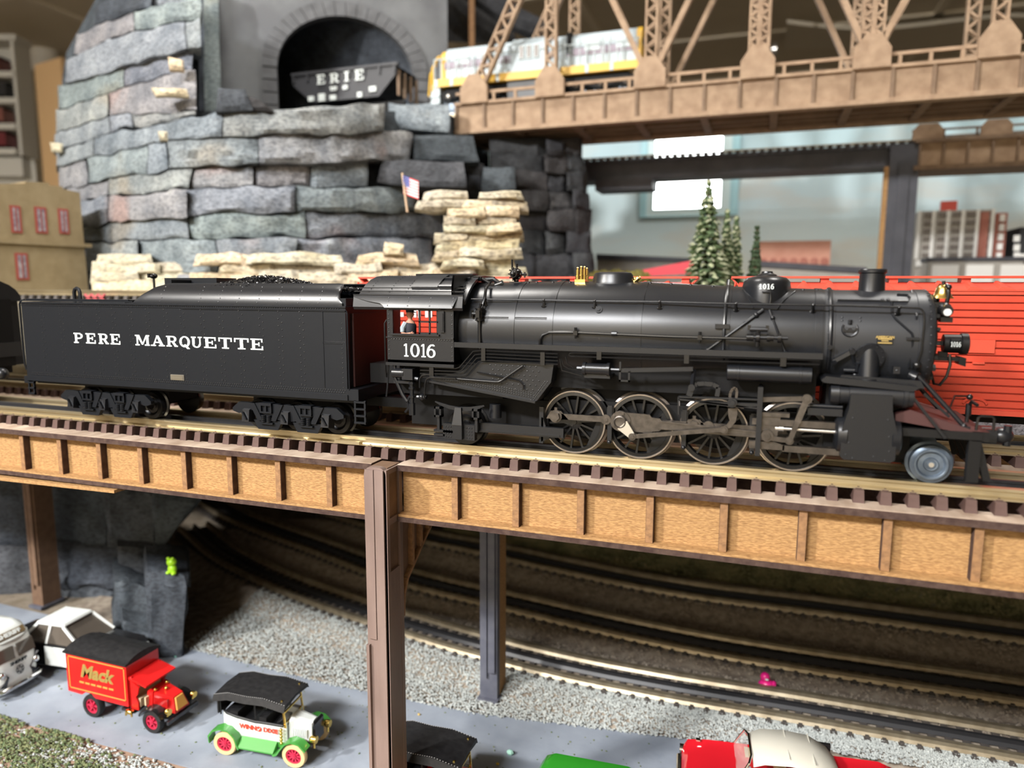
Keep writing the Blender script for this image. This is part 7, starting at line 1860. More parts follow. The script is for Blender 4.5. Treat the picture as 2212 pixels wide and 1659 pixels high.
def bbx(u0, u1, z0, z1, d0, d1): return MB().hexa([bq(u0, z0, d1), bq(u1, z0, d1), bq(u1, z0, d0), bq(u0, z0, d0), bq(u0, z1, d1), bq(u1, z1, d1), bq(u1, z1, d0), bq(u0, z1, d0)])
_, zc0 = onb(100, 530); _, zc1 = onb(100, 522)
bbx(0, onb(192, 525)[0]+.02, zc0, zc1, 0, .035).build('cornice', K['adobe'], body, smooth=False)
for (x0, y0, x1, y1) in ((20, 443, 48, 504), (73, 446, 103, 505), (124, 450, 150, 506), (31, 546, 63, 605)):
    u0, z1 = onb(x0, y0); u1, z0 = onb(x1, y1)
    fr_ = bbx(u0, u1, z0, z1, -.01, .012); wv = fr_.build('window', K['redfr'], body, smooth=False)
    m_ = .026
    bbx(u0+m_, u1-m_, z0+m_, z1-m_, .005, .016).build('pane', mat('window_pane_violet', (.16, .12, .16), (.36, .34, .36), scale=25, rough=.3) if 'window_pane_violet' not in bpy.data.materials else bpy.data.materials['window_pane_violet'], wv, smooth=False)
    mt = bbx((u0+u1)/2-.005, (u0+u1)/2+.005, z0+m_, z1-m_, .0165, .022); 
    mt.build('muntin', K['redfr'], wv, smooth=False)
# red crossing gate behind the tender
g0 = atZ(185, 652, .93)+Vector((0, 0, .03))
cg = MB()
for k in range(3): cg.bar(g0+Vector((.0+k*.09, 0, -.03)), g0+Vector((.09+k*.09, 0, .05)), .02, .015); cg.bar(g0+Vector((.09+k*.09, 0, -.03)), g0+Vector((.0+k*.09, 0, .05)), .02, .015)
cg.build('red_trestle_toy', mat('pink_red_plastic', (.55, .12, .13), rough=.4), None, 'small red lattice piece beside the hill track', 'lattice', smooth=False)

# ================================================================ room
K['ceil'] = mat('cream_ceiling', (.74, .66, .52), (.78, .70, .56), scale=.4, rough=.9); K['ceilbar'] = mat('ceiling_grid_bar', (.86, .78, .64), rough=.6); K['wall'] = mat('cream_wall', (.68, .58, .42), rough=.9)
CZ = 11.0
ce = MB().box(-45, 45, -20, 50, CZ, CZ+.2).build('ceiling', K['ceil'], None, kind='structure', smooth=False); tag(ce, 'cream ceiling of the train room', 'ceiling')
for k in range(-3, 8):
    tag(MB().box(-45, 45, k*6+3, k*6+3.3, CZ-.08, CZ).build('trim_1', K['ceilbar'], ce, smooth=False))
for k in range(-7, 7):
    MB().box(k*6+1, k*6+1.3, -20, 50, CZ-.08, CZ).build('trim_2', K['ceilbar'], ce, smooth=False)
for nm, bx in (('wall_back', (-45, 45, 48, 48.3, -13, CZ)), ('wall_left', (-45.3, -45, -20, 48, -13, CZ)), ('wall_right', (45, 45.3, -20, 48, -13, CZ)), ('wall_front', (-45, 45, -20.3, -20, -13, CZ))):
    o = MB().box(*bx).build(nm, K['wall'], None, kind='structure', smooth=False); tag(o, 'cream painted room wall', 'wall')
fl_ = MB().box(-45, 45, -20, 48, -13.2, -13).build('floor', mat('room_floor', (.16, .14, .12), rough=.8), None, kind='structure', smooth=False); tag(fl_, 'floor of the train room', 'floor')
# white bowed light cover and camera-like spot near the ceiling
p0, p1 = atD(1690, 40, 26), atD(2190, -10, 26)
# column and display shelves far left
q0 = atD(52, 100, 30); q1 = atD(110, 100, 30)
cl_ = MB().cyl((q0.x+.6, q0.y+.4, -13), (q0.x+.6, q0.y+.4, CZ), .57, n=20).build('trim_3', mat('white_column', (.75, .70, .60), rough=.6), None, kind='structure'); tag(cl_, 'white round column behind the display shelves', 'column')
SH = thing('display_shelf', 'white wall shelf unit holding model train cars', 'shelf', tuple(atD(40, 380, 27)))
K['shelf'] = mat('white_shelf', (.62, .60, .54), rough=.6)
S0 = atD(-40, 250, 27); S1 = atD(76, 260, 27); su = Vector((S1.x-S0.x, S1.y-S0.y, 0)).normalized(); sn = Vector((su.y, -su.x, 0))
def shb(pxa, pya, pxb, pyb, d0, d1):
    def f(px, py):
        d = ray(px, py); t = (S1-CAM).dot(sn)/d.dot(sn); p = CAM+d*t; return (p-S1).dot(su), p.z
    u0, za = f(pxa, pya); u1, zb_ = f(pxb, pyb)
    P = lambda u, z, d: (S1+su*u+sn*d)*1.0 if False else Vector(((S1+su*u+sn*d).x, (S1+su*u+sn*d).y, z))
    z0, z1 = min(za, zb_), max(za, zb_)
    return MB().hexa([P(u0, z0, d1), P(u1, z0, d1), P(u1, z0, d0), P(u0, z0, d0), P(u0, z1, d1), P(u1, z1, d1), P(u1, z1, d0), P(u0, z1, d0)])
bp_ = shb(-45, 105, 78, 385, -.1, 0); zlo = min(v[2] for v in bp_.v); bp_.v = [(v[0], v[1], -13.0 if v[2] < zlo+.01 else v[2]) for v in bp_.v]; bp_.build('back_panel', K['shelf'], SH, smooth=False)
for y in (98, 175, 230, 284, 336): shb(-45, y-6, 70, y+6, 0, .9).build('shelf_board', K['shelf'], SH, smooth=False)
shb(64, 98, 78, 345, 0, .9).build('side_panel', K['shelf'], SH, smooth=False)
shb(-45, 345, 70, 385, 0, .5).build('base_panel', K['shelf'], SH, smooth=False)
for k, (y0, y1, x1, col) in enumerate(((136, 163, 30, (.16, .035, .03)), (190, 217, 44, (.03, .03, .032)), (243, 271, 38, (.24, .09, .07)), (294, 322, 43, (.17, .03, .035)))):
    tr = shb(-45, y0, x1, y1, .15, .75).build('model_train_car', mat('shelf_car_paint', col, rough=.4), None, ['dark red model car on the top shelf', 'black model car on the second shelf', 'brick red model car on the third shelf', 'maroon model car on the lowest shelf'][k], 'train car', 'model cars on the display shelf', smooth=False)
    shb(-45, y1, x1-3, y1+3, .25, .65).build('underframe', K['under'], tr, smooth=False)
    shb(-45, y0-1, x1+1, y0+2, .2, .7).build('roof', K['under'], tr, smooth=False)
# tan cabinet panel behind the mountain
A_, B_ = atD(74, 140, 24), atD(150, 380, 24)
cbm = MB(); w_ = Vector((B_.x-A_.x, B_.y-A_.y, 0)); nn_ = Vector((w_.y, -w_.x, 0)).normalized()*.4
cbm.hexa([Vector((A_.x, A_.y, -13)), Vector((B_.x, B_.y, -13)), Vector((B_.x, B_.y, -13))-nn_, Vector((A_.x, A_.y, -13))-nn_, Vector((A_.x, A_.y, A_.z)), Vector((B_.x, B_.y, A_.z+.1)), Vector((B_.x, B_.y, A_.z+.1))-nn_, Vector((A_.x, A_.y, A_.z))-nn_])
cbm.build('cabinet_panel', mat('tan_plywood', (.62, .40, .20), rough=.7), None, 'tan plywood cabinet side beside the display shelf', 'cabinet', smooth=False)
# beige duct / bowed panel near the top right
d0 = atD(1880, 40, 30)
dp = MB(); vs = []; fs = []
for i in range(13):
    t = i/12; p = atD(lerp(1700, 2240, t), 50+14*math.sin(t*5), 25.5); vs += [p, Vector((p.x, p.y+4, CZ-.15)), Vector((p.x, p.y, p.z+.12)), Vector((p.x, p.y+4, CZ))]
for i in range(12): a = 4*i; fs += [(a, a+4, a+5, a+1), (a+2, a+3, a+7, a+6), (a, a+2, a+6, a+4)]
dp.add(vs, fs).build('ceiling_fabric', mat('cream_sheet', (.80, .74, .62), rough=.8), None, 'cream sheet bowing below the ceiling', 'sheet')
c_ = atD(1670, 108, 22)
cs = thing('ceiling_spotlight', 'small dark spotlight with bright ring below the ceiling', 'lamp', c_)
MB().cyl(c_+Vector((-.5, 0, 0)), c_, .16, n=12).build('housing', K['under'], cs); MB().cyl(c_, c_+Vector((.12, -.02, 0)), .2, n=14).build('ring', K['silver'], cs); MB().cyl(c_+Vector((-.3, 0, .1)), c_+Vector((-.3, 0, CZ-c_.z)), .05, n=6).build('stem', K['under'], cs)
# floor cabinet carrying the layout
tb_ = MB().box(-9.6, 7.3, -1.4, 12.2, -3.0, -2.62).build('layout_table', mat('plywood_table', (.30, .2, .1), rough=.8), None, kind='structure', smooth=False); tag(tb_, 'plywood table carrying the layout', 'table')
for x in (-9, 6.6):
    for y in (-1.1, 11.6): tag(MB().box(x, x+.5, y, y+.5, -13, -3.0).build('table_leg', K['stiff'], None, kind='structure', smooth=False), 'square leg of the layout table', 'table leg', 'layout table legs')
# ================================================================ toy vehicles on the road (built facing +X, ground at z = 0)
K['mred'] = mat('truck_red', (.62, .012, .012), rough=.3, coat=.4); K['hubred'] = mat('crimson_hub', (.50, .02, .06), rough=.35); K['rubber'] = mat('black_rubber', (.012, .012, .012), rough=.7)
K['cloth'] = mat('black_top', (.010, .010, .011), (.018, .018, .019), scale=30, rough=.5, spec=.3); K['seat'] = mat('beige_seat', (.55, .46, .30), rough=.6); K['cyell'] = mat('cream_tyre', (.72, .52, .25), rough=.6)
K['vwhite'] = mat('enamel_white', (.74, .78, .76), rough=.25, coat=.4); K['vgreen'] = mat('enamel_green', (.06, .28, .05), rough=.28, coat=.4); K['goldm'] = mat('gold_plate', (.85, .60, .16), rough=.22, metal=1)
K['vblack'] = mat('enamel_black', (.012, .012, .013), rough=.2, coat=.4); K['glassd'] = mat('toy_window', (.10, .085, .07), rough=.08); K['chrome'] = mat('chrome', (.7, .7, .7), rough=.12, metal=1)
K['orline'] = mat('gold_pinstripe', (.62, .30, .06), rough=.5); K['cvred'] = mat('convertible_red', (.60, .012, .022), rough=.18, coat=.6); K['cvtop'] = mat('cream_fabric_top', (.62, .60, .52), rough=.6); K['vg2'] = mat('van_green', (.02, .20, .015), rough=.3, coat=.3)
def vwheel(parent, x, y, r, w, tm, hm, spokes=6, side=-1, name='wheel'):
    mb = MB().lathe([(0, r*.66), (0, r*.94), (w*.2, r), (w*.8, r), (w, r*.94), (w, r*.66)], (0, 0, 0), (0, -side*1.0, 0), 28, ring=True)
    wv = piece(mb, name, tm, parent, (x, y, r))
    hb = MB().lathe([(w*.15, r*.54), (w*.15, r*.67), (w*.85, r*.67), (w*.85, r*.54)], (0, 0, 0), (0, -side, 0), 24, ring=True).cyl((0, -side*w*.05, 0), (0, -side*w*.9, 0), r*.2, n=12).cyl((0, side*w*.05, 0), (0, -side*w*.1, 0), r*.1, n=10)
    for k in range(spokes):
        a = 2*PI*k/spokes; hb.bar((r*.15*math.cos(a), -side*w*.4, r*.15*math.sin(a)), (r*.6*math.cos(a), -side*w*.4, r*.6*math.sin(a)), w*.4, r*.13, up=(-math.sin(a), 0, math.cos(a)))
    hb.cyl((0, -side*w*.75, 0), (0, -side*w*.85, 0), r*.6, n=16)
    hb.build('hub', hm, wv); return wv
def place(t, x, y, rz, z=GZ): t.location = (x, y, z); t.rotation_euler = (0, 0, rz)
RX = Matrix(((1, 0, 0), (0, 0, -1), (0, 1, 0))).to_4x4()     # text on a -Y facing side

# ---- delivery truck
t = thing('toy_truck', 'red box delivery truck with black roof and gold Mack lettering', 'truck')
fr = MB().box(-.40, .42, -.10, .10, .12, .17).box(-.02, .12, -.16, .16, .13, .15).build('chassis', K['vblack'], t, smooth=False)
prof = [(-.60, .535), (-.60, .19), (-.445, .185), (-.40, .215), (-.335, .215), (-.30, .18), (.065, .18), (.065, .535)]
bx = MB().prism(prof, 'xz', -.165, .165).build('cargo_box', K['mred'], t, smooth=False)
rf_ = [(-.18, .535), (-.18, .55)]+[(.18*math.sin(math.radians(a)), .515+.08*math.cos(math.radians(a))) for a in range(-60, 61, 15)]+[(.18, .55), (.18, .535)]
MB().prism(rf_, 'yz', -.615, .078).build('roof', K['cloth'], bx, angle=25)
ln = MB()
for (x0, x1, z0, z1) in ((-.575, .045, .505, .513), (-.575, .045, .225, .233), (-.575, -.567, .225, .513), (.037, .045, .225, .513)): ln.box(x0, x1, -.168, -.164, z0, z1)
ln.build('pinstripe', K['orline'], bx, smooth=False)
text_mb('Mack', .155, Matrix.Translation((-.27, -.1675, .40)) @ RX, shear=.28, off=.006, sx=1.05).build('lettering', mat('dull_gold_letter', (.45, .33, .10), rough=.4, metal=.4), bx, smooth=False, label='gold Mack lettering')
sg = MB()
for k in range(6): sg.box(-.46+k*.065, -.46+k*.065+.05, -.168, -.1645, .292, .306)
sg.build('slogan_line', K['orline'], bx, smooth=False)
cabm = MB().prism([(.075, .16), (.075, .43), (.10, .44), (.10, .40), (.17, .36), (.155, .30), (.13, .27), (.155, .22), (.155, .16)], 'xz', -.15, -.135).prism([(.075, .16), (.075, .43), (.10, .44), (.10, .40), (.17, .36), (.155, .30), (.13, .27), (.155, .22), (.155, .16)], 'xz', .135, .15)
cab_ = cabm.box(.07, .082, -.15, .15, .16, .43).build('cab', K['mred'], t, smooth=False)
MB().hexa([(.07, -.155, .415), (.25, -.155, .375), (.25, .155, .375), (.07, .155, .415), (.07, -.155, .435), (.255, -.155, .392), (.255, .155, .392), (.07, .155, .435)]).build('canopy', K['mred'], cab_, smooth=False)
MB().box(.09, .16, -.13, .13, .18, .25).box(.085, .11, -.13, .13, .25, .36).box(.2, .215, -.13, .13, .2, .27).build('seat', K['seat'], cab_, smooth=False)
hd = MB()
hd.hexa([(.22, -.10, .17), (.46, -.075, .15), (.46, .075, .15), (.22, .10, .17), (.22, -.085, .30), (.42, -.05, .27), (.42, .05, .27), (.22, .085, .30)])
hd.hexa([(.20, -.105, .17), (.25, -.105, .17), (.25, .105, .17), (.20, .105, .17), (.20, -.095, .31), (.25, -.09, .305), (.25, .09, .305), (.20, .095, .31)])
ho = hd.build('bonnet', K['mred'], t, smooth=False)
lv = MB()
for k in range(12): lv.box(.265+k*.012, .270+k*.012, -.098, -.076, .20, .27)
lv.build('louvres', K['mred'], ho, smooth=False)
MB().hexa([(.455, -.06, .17), (.466, -.055, .17), (.466, .055, .17), (.455, .06, .17), (.425, -.04, .262), (.436, -.036, .262), (.436, .036, .262), (.425, .04, .262)]).build('grille', K['orline'], ho, smooth=False)
for s_ in (-1, 1):
    arc = [(.30+.125*math.cos(math.radians(a)), .10+.115*math.sin(math.radians(a))) for a in range(20, 161, 14)]+[(.30+.108*math.cos(math.radians(a)), .10+.10*math.sin(math.radians(a))) for a in range(160, 19, -14)]
    y0, y1 = (-.185, -.10) if s_ < 0 else (.10, .185)
    MB().prism(arc, 'xz', y0, y1).build('mudguard', K['vblack'], t)
    MB().sph((.44, s_*.135, .20), (.02, .024, .026), 10, 6).cyl((.45, s_*.135, .20), (.465, s_*.135, .20), .026, n=12).cyl((.44, s_*.135, .16), (.44, s_*.135, .20), .010, n=6).build('headlamp', K['goldm'], t)
    vwheel(t, -.345, s_*.17, .10, .055, K['rubber'], K['hubred'], 6, s_); vwheel(t, .30, s_*.17, .095, .05, K['rubber'], K['hubred'], 6, s_)
MB().bbox(.055, .125, -.20, -.16, .135, .17, .008).cyl((.06, -.19, .12), (.06, -.19, .14), .008, n=6).cyl((.12, -.19, .12), (.12, -.19, .14), .008, n=6).build('fuel_tank', K['goldm'], t)
for q_ in ((.25, -.06, .312), (.25, .06, .312), (.30, 0, .30)): MB().sph(q_, .015).build('bonnet_cap', K['goldm'], t)
MB().box(.45, .47, -.16, .16, .10, .13).build('front_beam', K['vblack'], t, smooth=False)
place(t, -3.125, .52, 0.0)

# ---- touring cars
def touring(label, mb_, ms, mtyre, mhub, letters, group=None):
    t = thing('toy_touring_car', label, 'car')
    # body tub: section swept along x with rounded rear
    xs = [-.335, -.32, -.28, -.2, -.05, .1, .17, .19]; wy = [.08, .115, .135, .14, .14, .135, .125, .12]; zt = [.29, .31, .315, .30, .285, .28, .28, .31]
    vs = []; fs = []
    for x, w_, z_ in zip(xs, wy, zt): vs += [(x, -w_*.9, .135), (x, -w_, .20), (x, -w_, z_), (x, -w_+.015, z_), (x, -w_+.015, .16), (x, w_-.015, .16), (x, w_-.015, z_), (x, w_, z_), (x, w_, .20), (x, w_*.9, .135)]
    n = 10
    for i in range(len(xs)-1):
        for k in range(n): fs.append((i*n+k, i*n+(k+1) % n, (i+1)*n+(k+1) % n, (i+1)*n+k))
    fs += [tuple(range(n)), tuple((len(xs)-1)*n+k for k in range(n))]
    b = MB().add(vs, fs).build('body', mb_, t, angle=40)
    MB().tube([(.17, -.13, .285), (.0, -.138, .29), (-.05, -.138, .287), (-.2, -.137, .303), (-.28, -.132, .318), (-.325, -.10, .318), (-.338, 0, .32), (-.325, .10, .318), (-.28, .132, .318), (-.2, .137, .303), (0, .138, .29), (.17, .13, .285)], .010, 6).build('trim', K['cloth'], b)
    MB().box(-.30, -.20, -.12, .12, .2, .33).box(-.2, -.12, -.12, .12, .16, .24).box(-.03, .03, -.12, .12, .18, .32).box(.03, .10, -.12, .12, .16, .235).tube([(.13+.035*math.cos(k*PI/8), -.06+.05*math.sin(k*PI/8), .30+.03*math.cos(k*PI/8)) for k in range(17)], .006, 5).build('interior', K['cloth'], b)
    hd = MB().hexa([(.19, -.095, .15), (.36, -.07, .15), (.36, .07, .15), (.19, .095, .15), (.19, -.085, .30), (.35, -.055, .275), (.35, .055, .275), (.19, .085, .30)]).hexa([(.19, -.085, .30), (.35, -.055, .275), (.35, .055, .275), (.19, .085, .30), (.19, -.035, .325), (.35, -.025, .295), (.35, .025, .295), (.19, .035, .325)])
    ho = hd.build('bonnet', mb_, t, angle=20)
    lv = MB()
    for k in range(9): lv.box(.22+k*.013, .225+k*.013, -.092, -.07, .185, .25)
    lv.build('louvres', mb_, ho, smooth=False)
    MB().bbox(.355, .385, -.075, .075, .13, .305, .012).build('radiator', K['vblack'], t, smooth=False)
    # running board and mudguards
    MB().hexa([(-.16, -.20, .085), (.12, -.20, .085), (.12, -.14, .085), (-.16, -.14, .085), (-.16, -.20, .095), (.12, -.20, .095), (.12, -.135, .15), (-.16, -.135, .15)]).hexa([(-.16, .14, .085), (.12, .14, .085), (.12, .20, .085), (-.16, .20, .085), (-.16, .135, .15), (.12, .135, .15), (.12, .20, .095), (-.16, .20, .095)]).box(-.34, .2, -.13, .13, .10, .14).build('running_boards', ms, t, smooth=False)
    for s_ in (-1, 1):
        y0, y1 = (-.205, -.125) if s_ < 0 else (.125, .205)
        for cx, pts in ((-.265, [(-.13, .0), (-.135, .05), (-.10, .10), (-.04, .125), (.03, .12), (.08, .075), (.10, .01), (.115, -.015)]), (.275, [(.10, .06), (.05, .108), (-.01, .118), (-.06, .095), (-.10, .045), (-.13, .0), (-.16, -.015)])):
            P = [(cx+a, .10+c_) for a, c_ in pts]; Q = [(cx+a*.94, .10+c_-.012) for a, c_ in pts][::-1]
            MB().prism(P+Q, 'xz', y0, y1).build('mudguard', ms, t, angle=50)
        vwheel(t, -.275, s_*.19, .092, .045, mtyre, mhub, 10, s_); vwheel(t, .275, s_*.19, .092, .045, mtyre, mhub, 10, s_)
        MB().cyl((.385, s_*.105, .20), (.415, s_*.105, .20), .028, n=14).sph((.385, s_*.105, .20), (.026, .028, .028), 10, 6).cyl((.395, s_*.105, .13), (.395, s_*.105, .19), .009, n=6).build('headlamp', K['goldm'], t)
        sl = MB()
        for k in range(5): sl.sph((.165, s_*.155, .16+k*.027), .013, 8, 5)
        sl.build('side_lamp', K['goldm'], t)
    ws = MB()
    for s_ in (-1, 1): ws.bar((.185, s_*.125, .27), (.165, s_*.125, .49), .012, .012, up=(1, 0, 0))
    for z, x in ((.30, .182), (.385, .175), (.475, .167)): ws.bar((x, -.125, z), (x, .125, z), .011, .011)
    wo = ws.build('windscreen_frame', K['goldm'], t, smooth=False)
    MB().hexa([(.178, -.12, .30), (.182, -.12, .30), (.182, .12, .30), (.178, .12, .30), (.165, -.12, .475), (.169, -.12, .475), (.169, .12, .475), (.165, .12, .475)]).build('windscreen', mat('clear_plastic', (.8, .8, .78), rough=.05, alpha=.15) if 'clear_plastic' not in bpy.data.materials else bpy.data.materials['clear_plastic'], wo, smooth=False)
    # folding top, slightly sagging
    X = [-.36, -.24, -.10, .04, .21]; Zt = [.475, .505, .497, .503, .472]
    vs = []; fs = []
    for x, z_ in zip(X, Zt): vs += [(x, -.185, z_-.045), (x, -.165, z_), (x, 0, z_+.012), (x, .165, z_), (x, .185, z_-.045), (x, .16, z_-.03), (x, 0, z_-.01), (x, -.16, z_-.03)]
    n = 8
    for i in range(4):
        for k in range(n): fs.append((i*n+k, i*n+(k+1) % n, (i+1)*n+(k+1) % n, (i+1)*n+k))
    fs += [tuple(range(n)), tuple(4*n+k for k in range(n))]
    tp = MB().add(vs, fs).build('folding_top', K['cloth'], t, angle=30)
    stt = MB()
    for i in range(4):
        for k in range(9):
            u = (k+.5)/9; x = lerp(X[i], X[i+1], u); z_ = lerp(Zt[i], Zt[i+1], u)
            for s_ in (-1, 1): stt.box(x-.004, x+.004, s_*.160-.002, s_*.160+.002, z_+.001, z_+.004)
    stt.build('stitching', mat('grey_thread', (.30, .30, .30), rough=.7) if 'grey_thread' not in bpy.data.materials else bpy.data.materials['grey_thread'], tp, kind='stuff', smooth=False)
    for x in (-.33, -.05): MB().bar((x, -.13, .3), (x+.01, -.15, .47), .01, .01).bar((x, .13, .3), (x+.01, .15, .47), .01, .01).build('top_bow', K['cloth'], tp, smooth=False)
    MB().box(-.352, -.34, -.14, .14, .31, .46).build('rear_curtain', K['cloth'], tp, smooth=False)
    if letters:
        M_ = lambda x: Matrix.Translation((x, -.1425, .235)) @ RX
        l = text_mb('WINN', .05, M_(-.105), off=.0022, sx=.95); r = text_mb('DIXIE', .05, M_(.075), off=.0012, sx=.95)
        l.add(r.v, r.f); c = Vector((-.018, -.1425, .235))
        l.lathe([(-.002, .0), (-.002, .022), (.0, .022)], c, (0, 1, 0), 14)
        l.build('door_lettering', mat('red_print', (.62, .06, .03), rough=.5), b, smooth=False, label='red WINN DIXIE lettering')
        MB().tube([c+Vector((-.010, -.003, .002)), c+Vector((-.002, -.003, -.009)), c+Vector((.012, -.003, .012))], .003, 4).build('check_mark', K['vwhite'], b)
    return t
t = touring('white and green touring car with black top and WINN DIXIE door', K['vwhite'], K['vgreen'], K['cyell'], K['hubred'], True); place(t, -1.80, .545, .09); t.scale = (1.08, 1.0, 1.0)
t = touring('red touring car with black top parked behind the tall brown post', K['mred'], K['vblack'], K['cyell'], K['hubred'], False); place(t, -.27, .33, .02); t.scale = (1.08, 1.0, 1.05)

# ---- green panel van: mostly its roof shows
t = thing('toy_van', 'rounded green panel van between the touring car and the red convertible', 'van')
sec = lambda w_, z0, z1: [(-w_, z0), (-w_*1.02, (z0+z1)/2), (-w_*.96, z1-.06), (-w_*.8, z1-.012), (0, z1+.004), (w_*.8, z1-.012), (w_*.96, z1-.06), (w_*1.02, (z0+z1)/2), (w_, z0)]
vs = []; fs = []; S_ = [(-.45, .14, .44), (-.42, .17, .48), (-.36, .18, .50), (.12, .18, .50), (.2, .17, .48), (.30, .16, .33), (.46, .15, .30), (.50, .12, .24)]
for x, w_, z_ in S_: vs += [(x, a, b) for a, b in sec(w_, .09, z_)]
for i in range(len(S_)-1):
    for k in range(9): fs.append((i*9+k, i*9+(k+1) % 9, i*9+9+(k+1) % 9, i*9+9+k))
fs += [tuple(range(9)), tuple((len(S_)-1)*9+k for k in range(9))]
MB().add(vs, fs).build('body', K['vg2'], t, angle=40)
for x in (-.28, .3):
    for s_ in (-1, 1): vwheel(t, x, s_*.185, .08, .045, K['rubber'], K['chrome'], 6, s_)
MB().box(.15, .24, -.185, -.16, .34, .44).box(.15, .24, .16, .185, .34, .44).build('side_window', K['glassd'], t, smooth=False)
place(t, .88, .42, .06)

# ---- red convertible with cream top, facing left
t = thing('toy_convertible', 'shiny red convertible with cream fabric top and beige seats', 'car')
S_ = [(-.72, .17, .10, .20), (-.69, .22, .08, .26), (-.60, .235, .07, .285), (-.2, .24, .07, .275), (.15, .24, .07, .27), (.25, .24, .07, .27), (.55, .235, .07, .265), (.70, .225, .08, .25), (.74, .18, .11, .20)]
vs = []; fs = []
for x, w_, z0, z1 in S_: vs += [(x, -w_*.92, z0), (x, -w_, (z0+z1)/2), (x, -w_*.97, z1-.02), (x, -w_*.84, z1+.012), (x, -w_*.6, z1-.004), (x, 0, z1+.012), (x, w_*.6, z1-.004), (x, w_*.84, z1+.012), (x, w_*.97, z1-.02), (x, w_, (z0+z1)/2), (x, w_*.92, z0)]
n = 11
for i in range(len(S_)-1):
    for k in range(n): fs.append((i*n+k, i*n+(k+1) % n, (i+1)*n+(k+1) % n, (i+1)*n+k))
fs += [tuple(range(n)), tuple((len(S_)-1)*n+k for k in range(n))]
b = MB().add(vs, fs).build('body', K['cvred'], t, angle=45)
vs = []; fs = []; S2 = [(.27, .19, .405), (.20, .20, .44), (.04, .20, .455), (-.12, .195, .445), (-.24, .18, .39), (-.30, .17, .32)]
for x, w_, z1 in S2: vs += [(x, -w_, z1-.03), (x, -w_*.86, z1-.003), (x, 0, z1+.012), (x, w_*.86, z1-.003), (x, w_, z1-.03), (x, w_*.86, z1-.035), (x, 0, z1-.02), (x, -w_*.86, z1-.035)]
for i in range(len(S2)-1):
    for k in range(8): fs.append((i*8+k, i*8+(k+1) % 8, i*8+8+(k+1) % 8, i*8+8+k))
fs += [tuple(range(8)), tuple((len(S2)-1)*8+k for k in range(8))]
tp = MB().add(vs, fs).build('fabric_top', K['cvtop'], t, angle=40)
sm = MB()
for x, z in ((.04, .470), (-.12, .46)): sm.bar((x, -.17, z-.012), (x, .17, z-.012), .006, .006)
sm.build('top_seam', K['cvtop'], tp, smooth=False)
for y0 in (-.19, .17): MB().box(-.28, -.10, y0, y0+.02, .29, .39).build('quarter_panel', K['vblack'], tp, smooth=False)
MB().box(-.20, -.08, -.19, .19, .2, .36).box(.05, .12, -.18, .18, .2, .35).box(-.2, .3, -.2, .2, .24, .275).build('seats', K['seat'], t, smooth=False)
wf_ = MB().tube([(.37, -.21, .27), (.30, -.19, .40), (.28, -.12, .415), (.28, .12, .415), (.30, .19, .40), (.37, .21, .27)], .008, 6).bar((.20, -.205, .27), (.30, -.195, .38), .01, .01).bar((.20, .205, .27), (.30, .195, .38), .01, .01).build('windscreen_frame', K['chrome'], t)
MB().hexa([(.365, -.20, .275), (.372, -.20, .275), (.372, .20, .275), (.365, .20, .275), (.295, -.18, .40), (.3, -.18, .40), (.3, .18, .40), (.295, .18, .40)]).build('windscreen', bpy.data.materials['clear_plastic'], wf_, smooth=False)
for s_ in (-1, 1):
    MB().cyl((.72, s_*.17, .19), (.755, s_*.17, .19), .038, n=14).build('headlamp', K['chrome'], t)
    for x in (-.45, .45): vwheel(t, x, s_*.22, .10, .05, K['cvtop'], K['chrome'], 6, s_)
MB().bbox(.74, .775, -.22, .22, .09, .125, .01).build('bumper', K['chrome'], t, smooth=False)
MB().bbox(.735, .755, -.12, .12, .13, .19, .006).build('grille', K['chrome'], t, smooth=False)
for y0 in (-.19, .16): MB().box(.61, .64, y0, y0+.03, .275, .285).build('wing_ornament', K['chrome'], b, smooth=False)
place(t, 2.02, 1.22, PI+.10)

# ---- sheriff bus
t = thing('toy_bus', 'white and black sheriff bus with curved bumper', 'bus')
Sz = [(.10, .23, .0), (.16, .245, .01), (.30, .25, .0), (.42, .25, -.03), (.50, .24, -.06), (.57, .22, -.10), (.61, .17, -.16), (.625, .08, -.25)]
def busring(z, w_, dx):
    o = []; xf, xb_ = .0+dx, -1.15
    for a in range(0, 91, 15): o.append((xf-.10+.10*math.cos(math.radians(a)), w_-.10*min(1, w_/.2)+.10*min(1, w_/.2)*math.sin(math.radians(a)), z))
    o += [(xb_, w_, z), (xb_, -w_, z)]
    for a in range(90, -1, -15): o.append((xf-.10+.10*math.cos(math.radians(a)), -(w_-.10*min(1, w_/.2)+.10*min(1, w_/.2)*math.sin(math.radians(a))), z))
    return o
vs = []; fs = []; R_ = [busring(*q) for q in Sz]; n = len(R_[0])
for r in R_: vs += r
for i in range(len(R_)-1):
    for k in range(n): fs.append((i*n+k, i*n+(k+1) % n, (i+1)*n+(k+1) % n, (i+1)*n+k))
fs += [tuple(range(n)), tuple((len(R_)-1)*n+k for k in range(n))]
b = MB().add(vs, fs).build('body', K['vwhite'], t, angle=50)
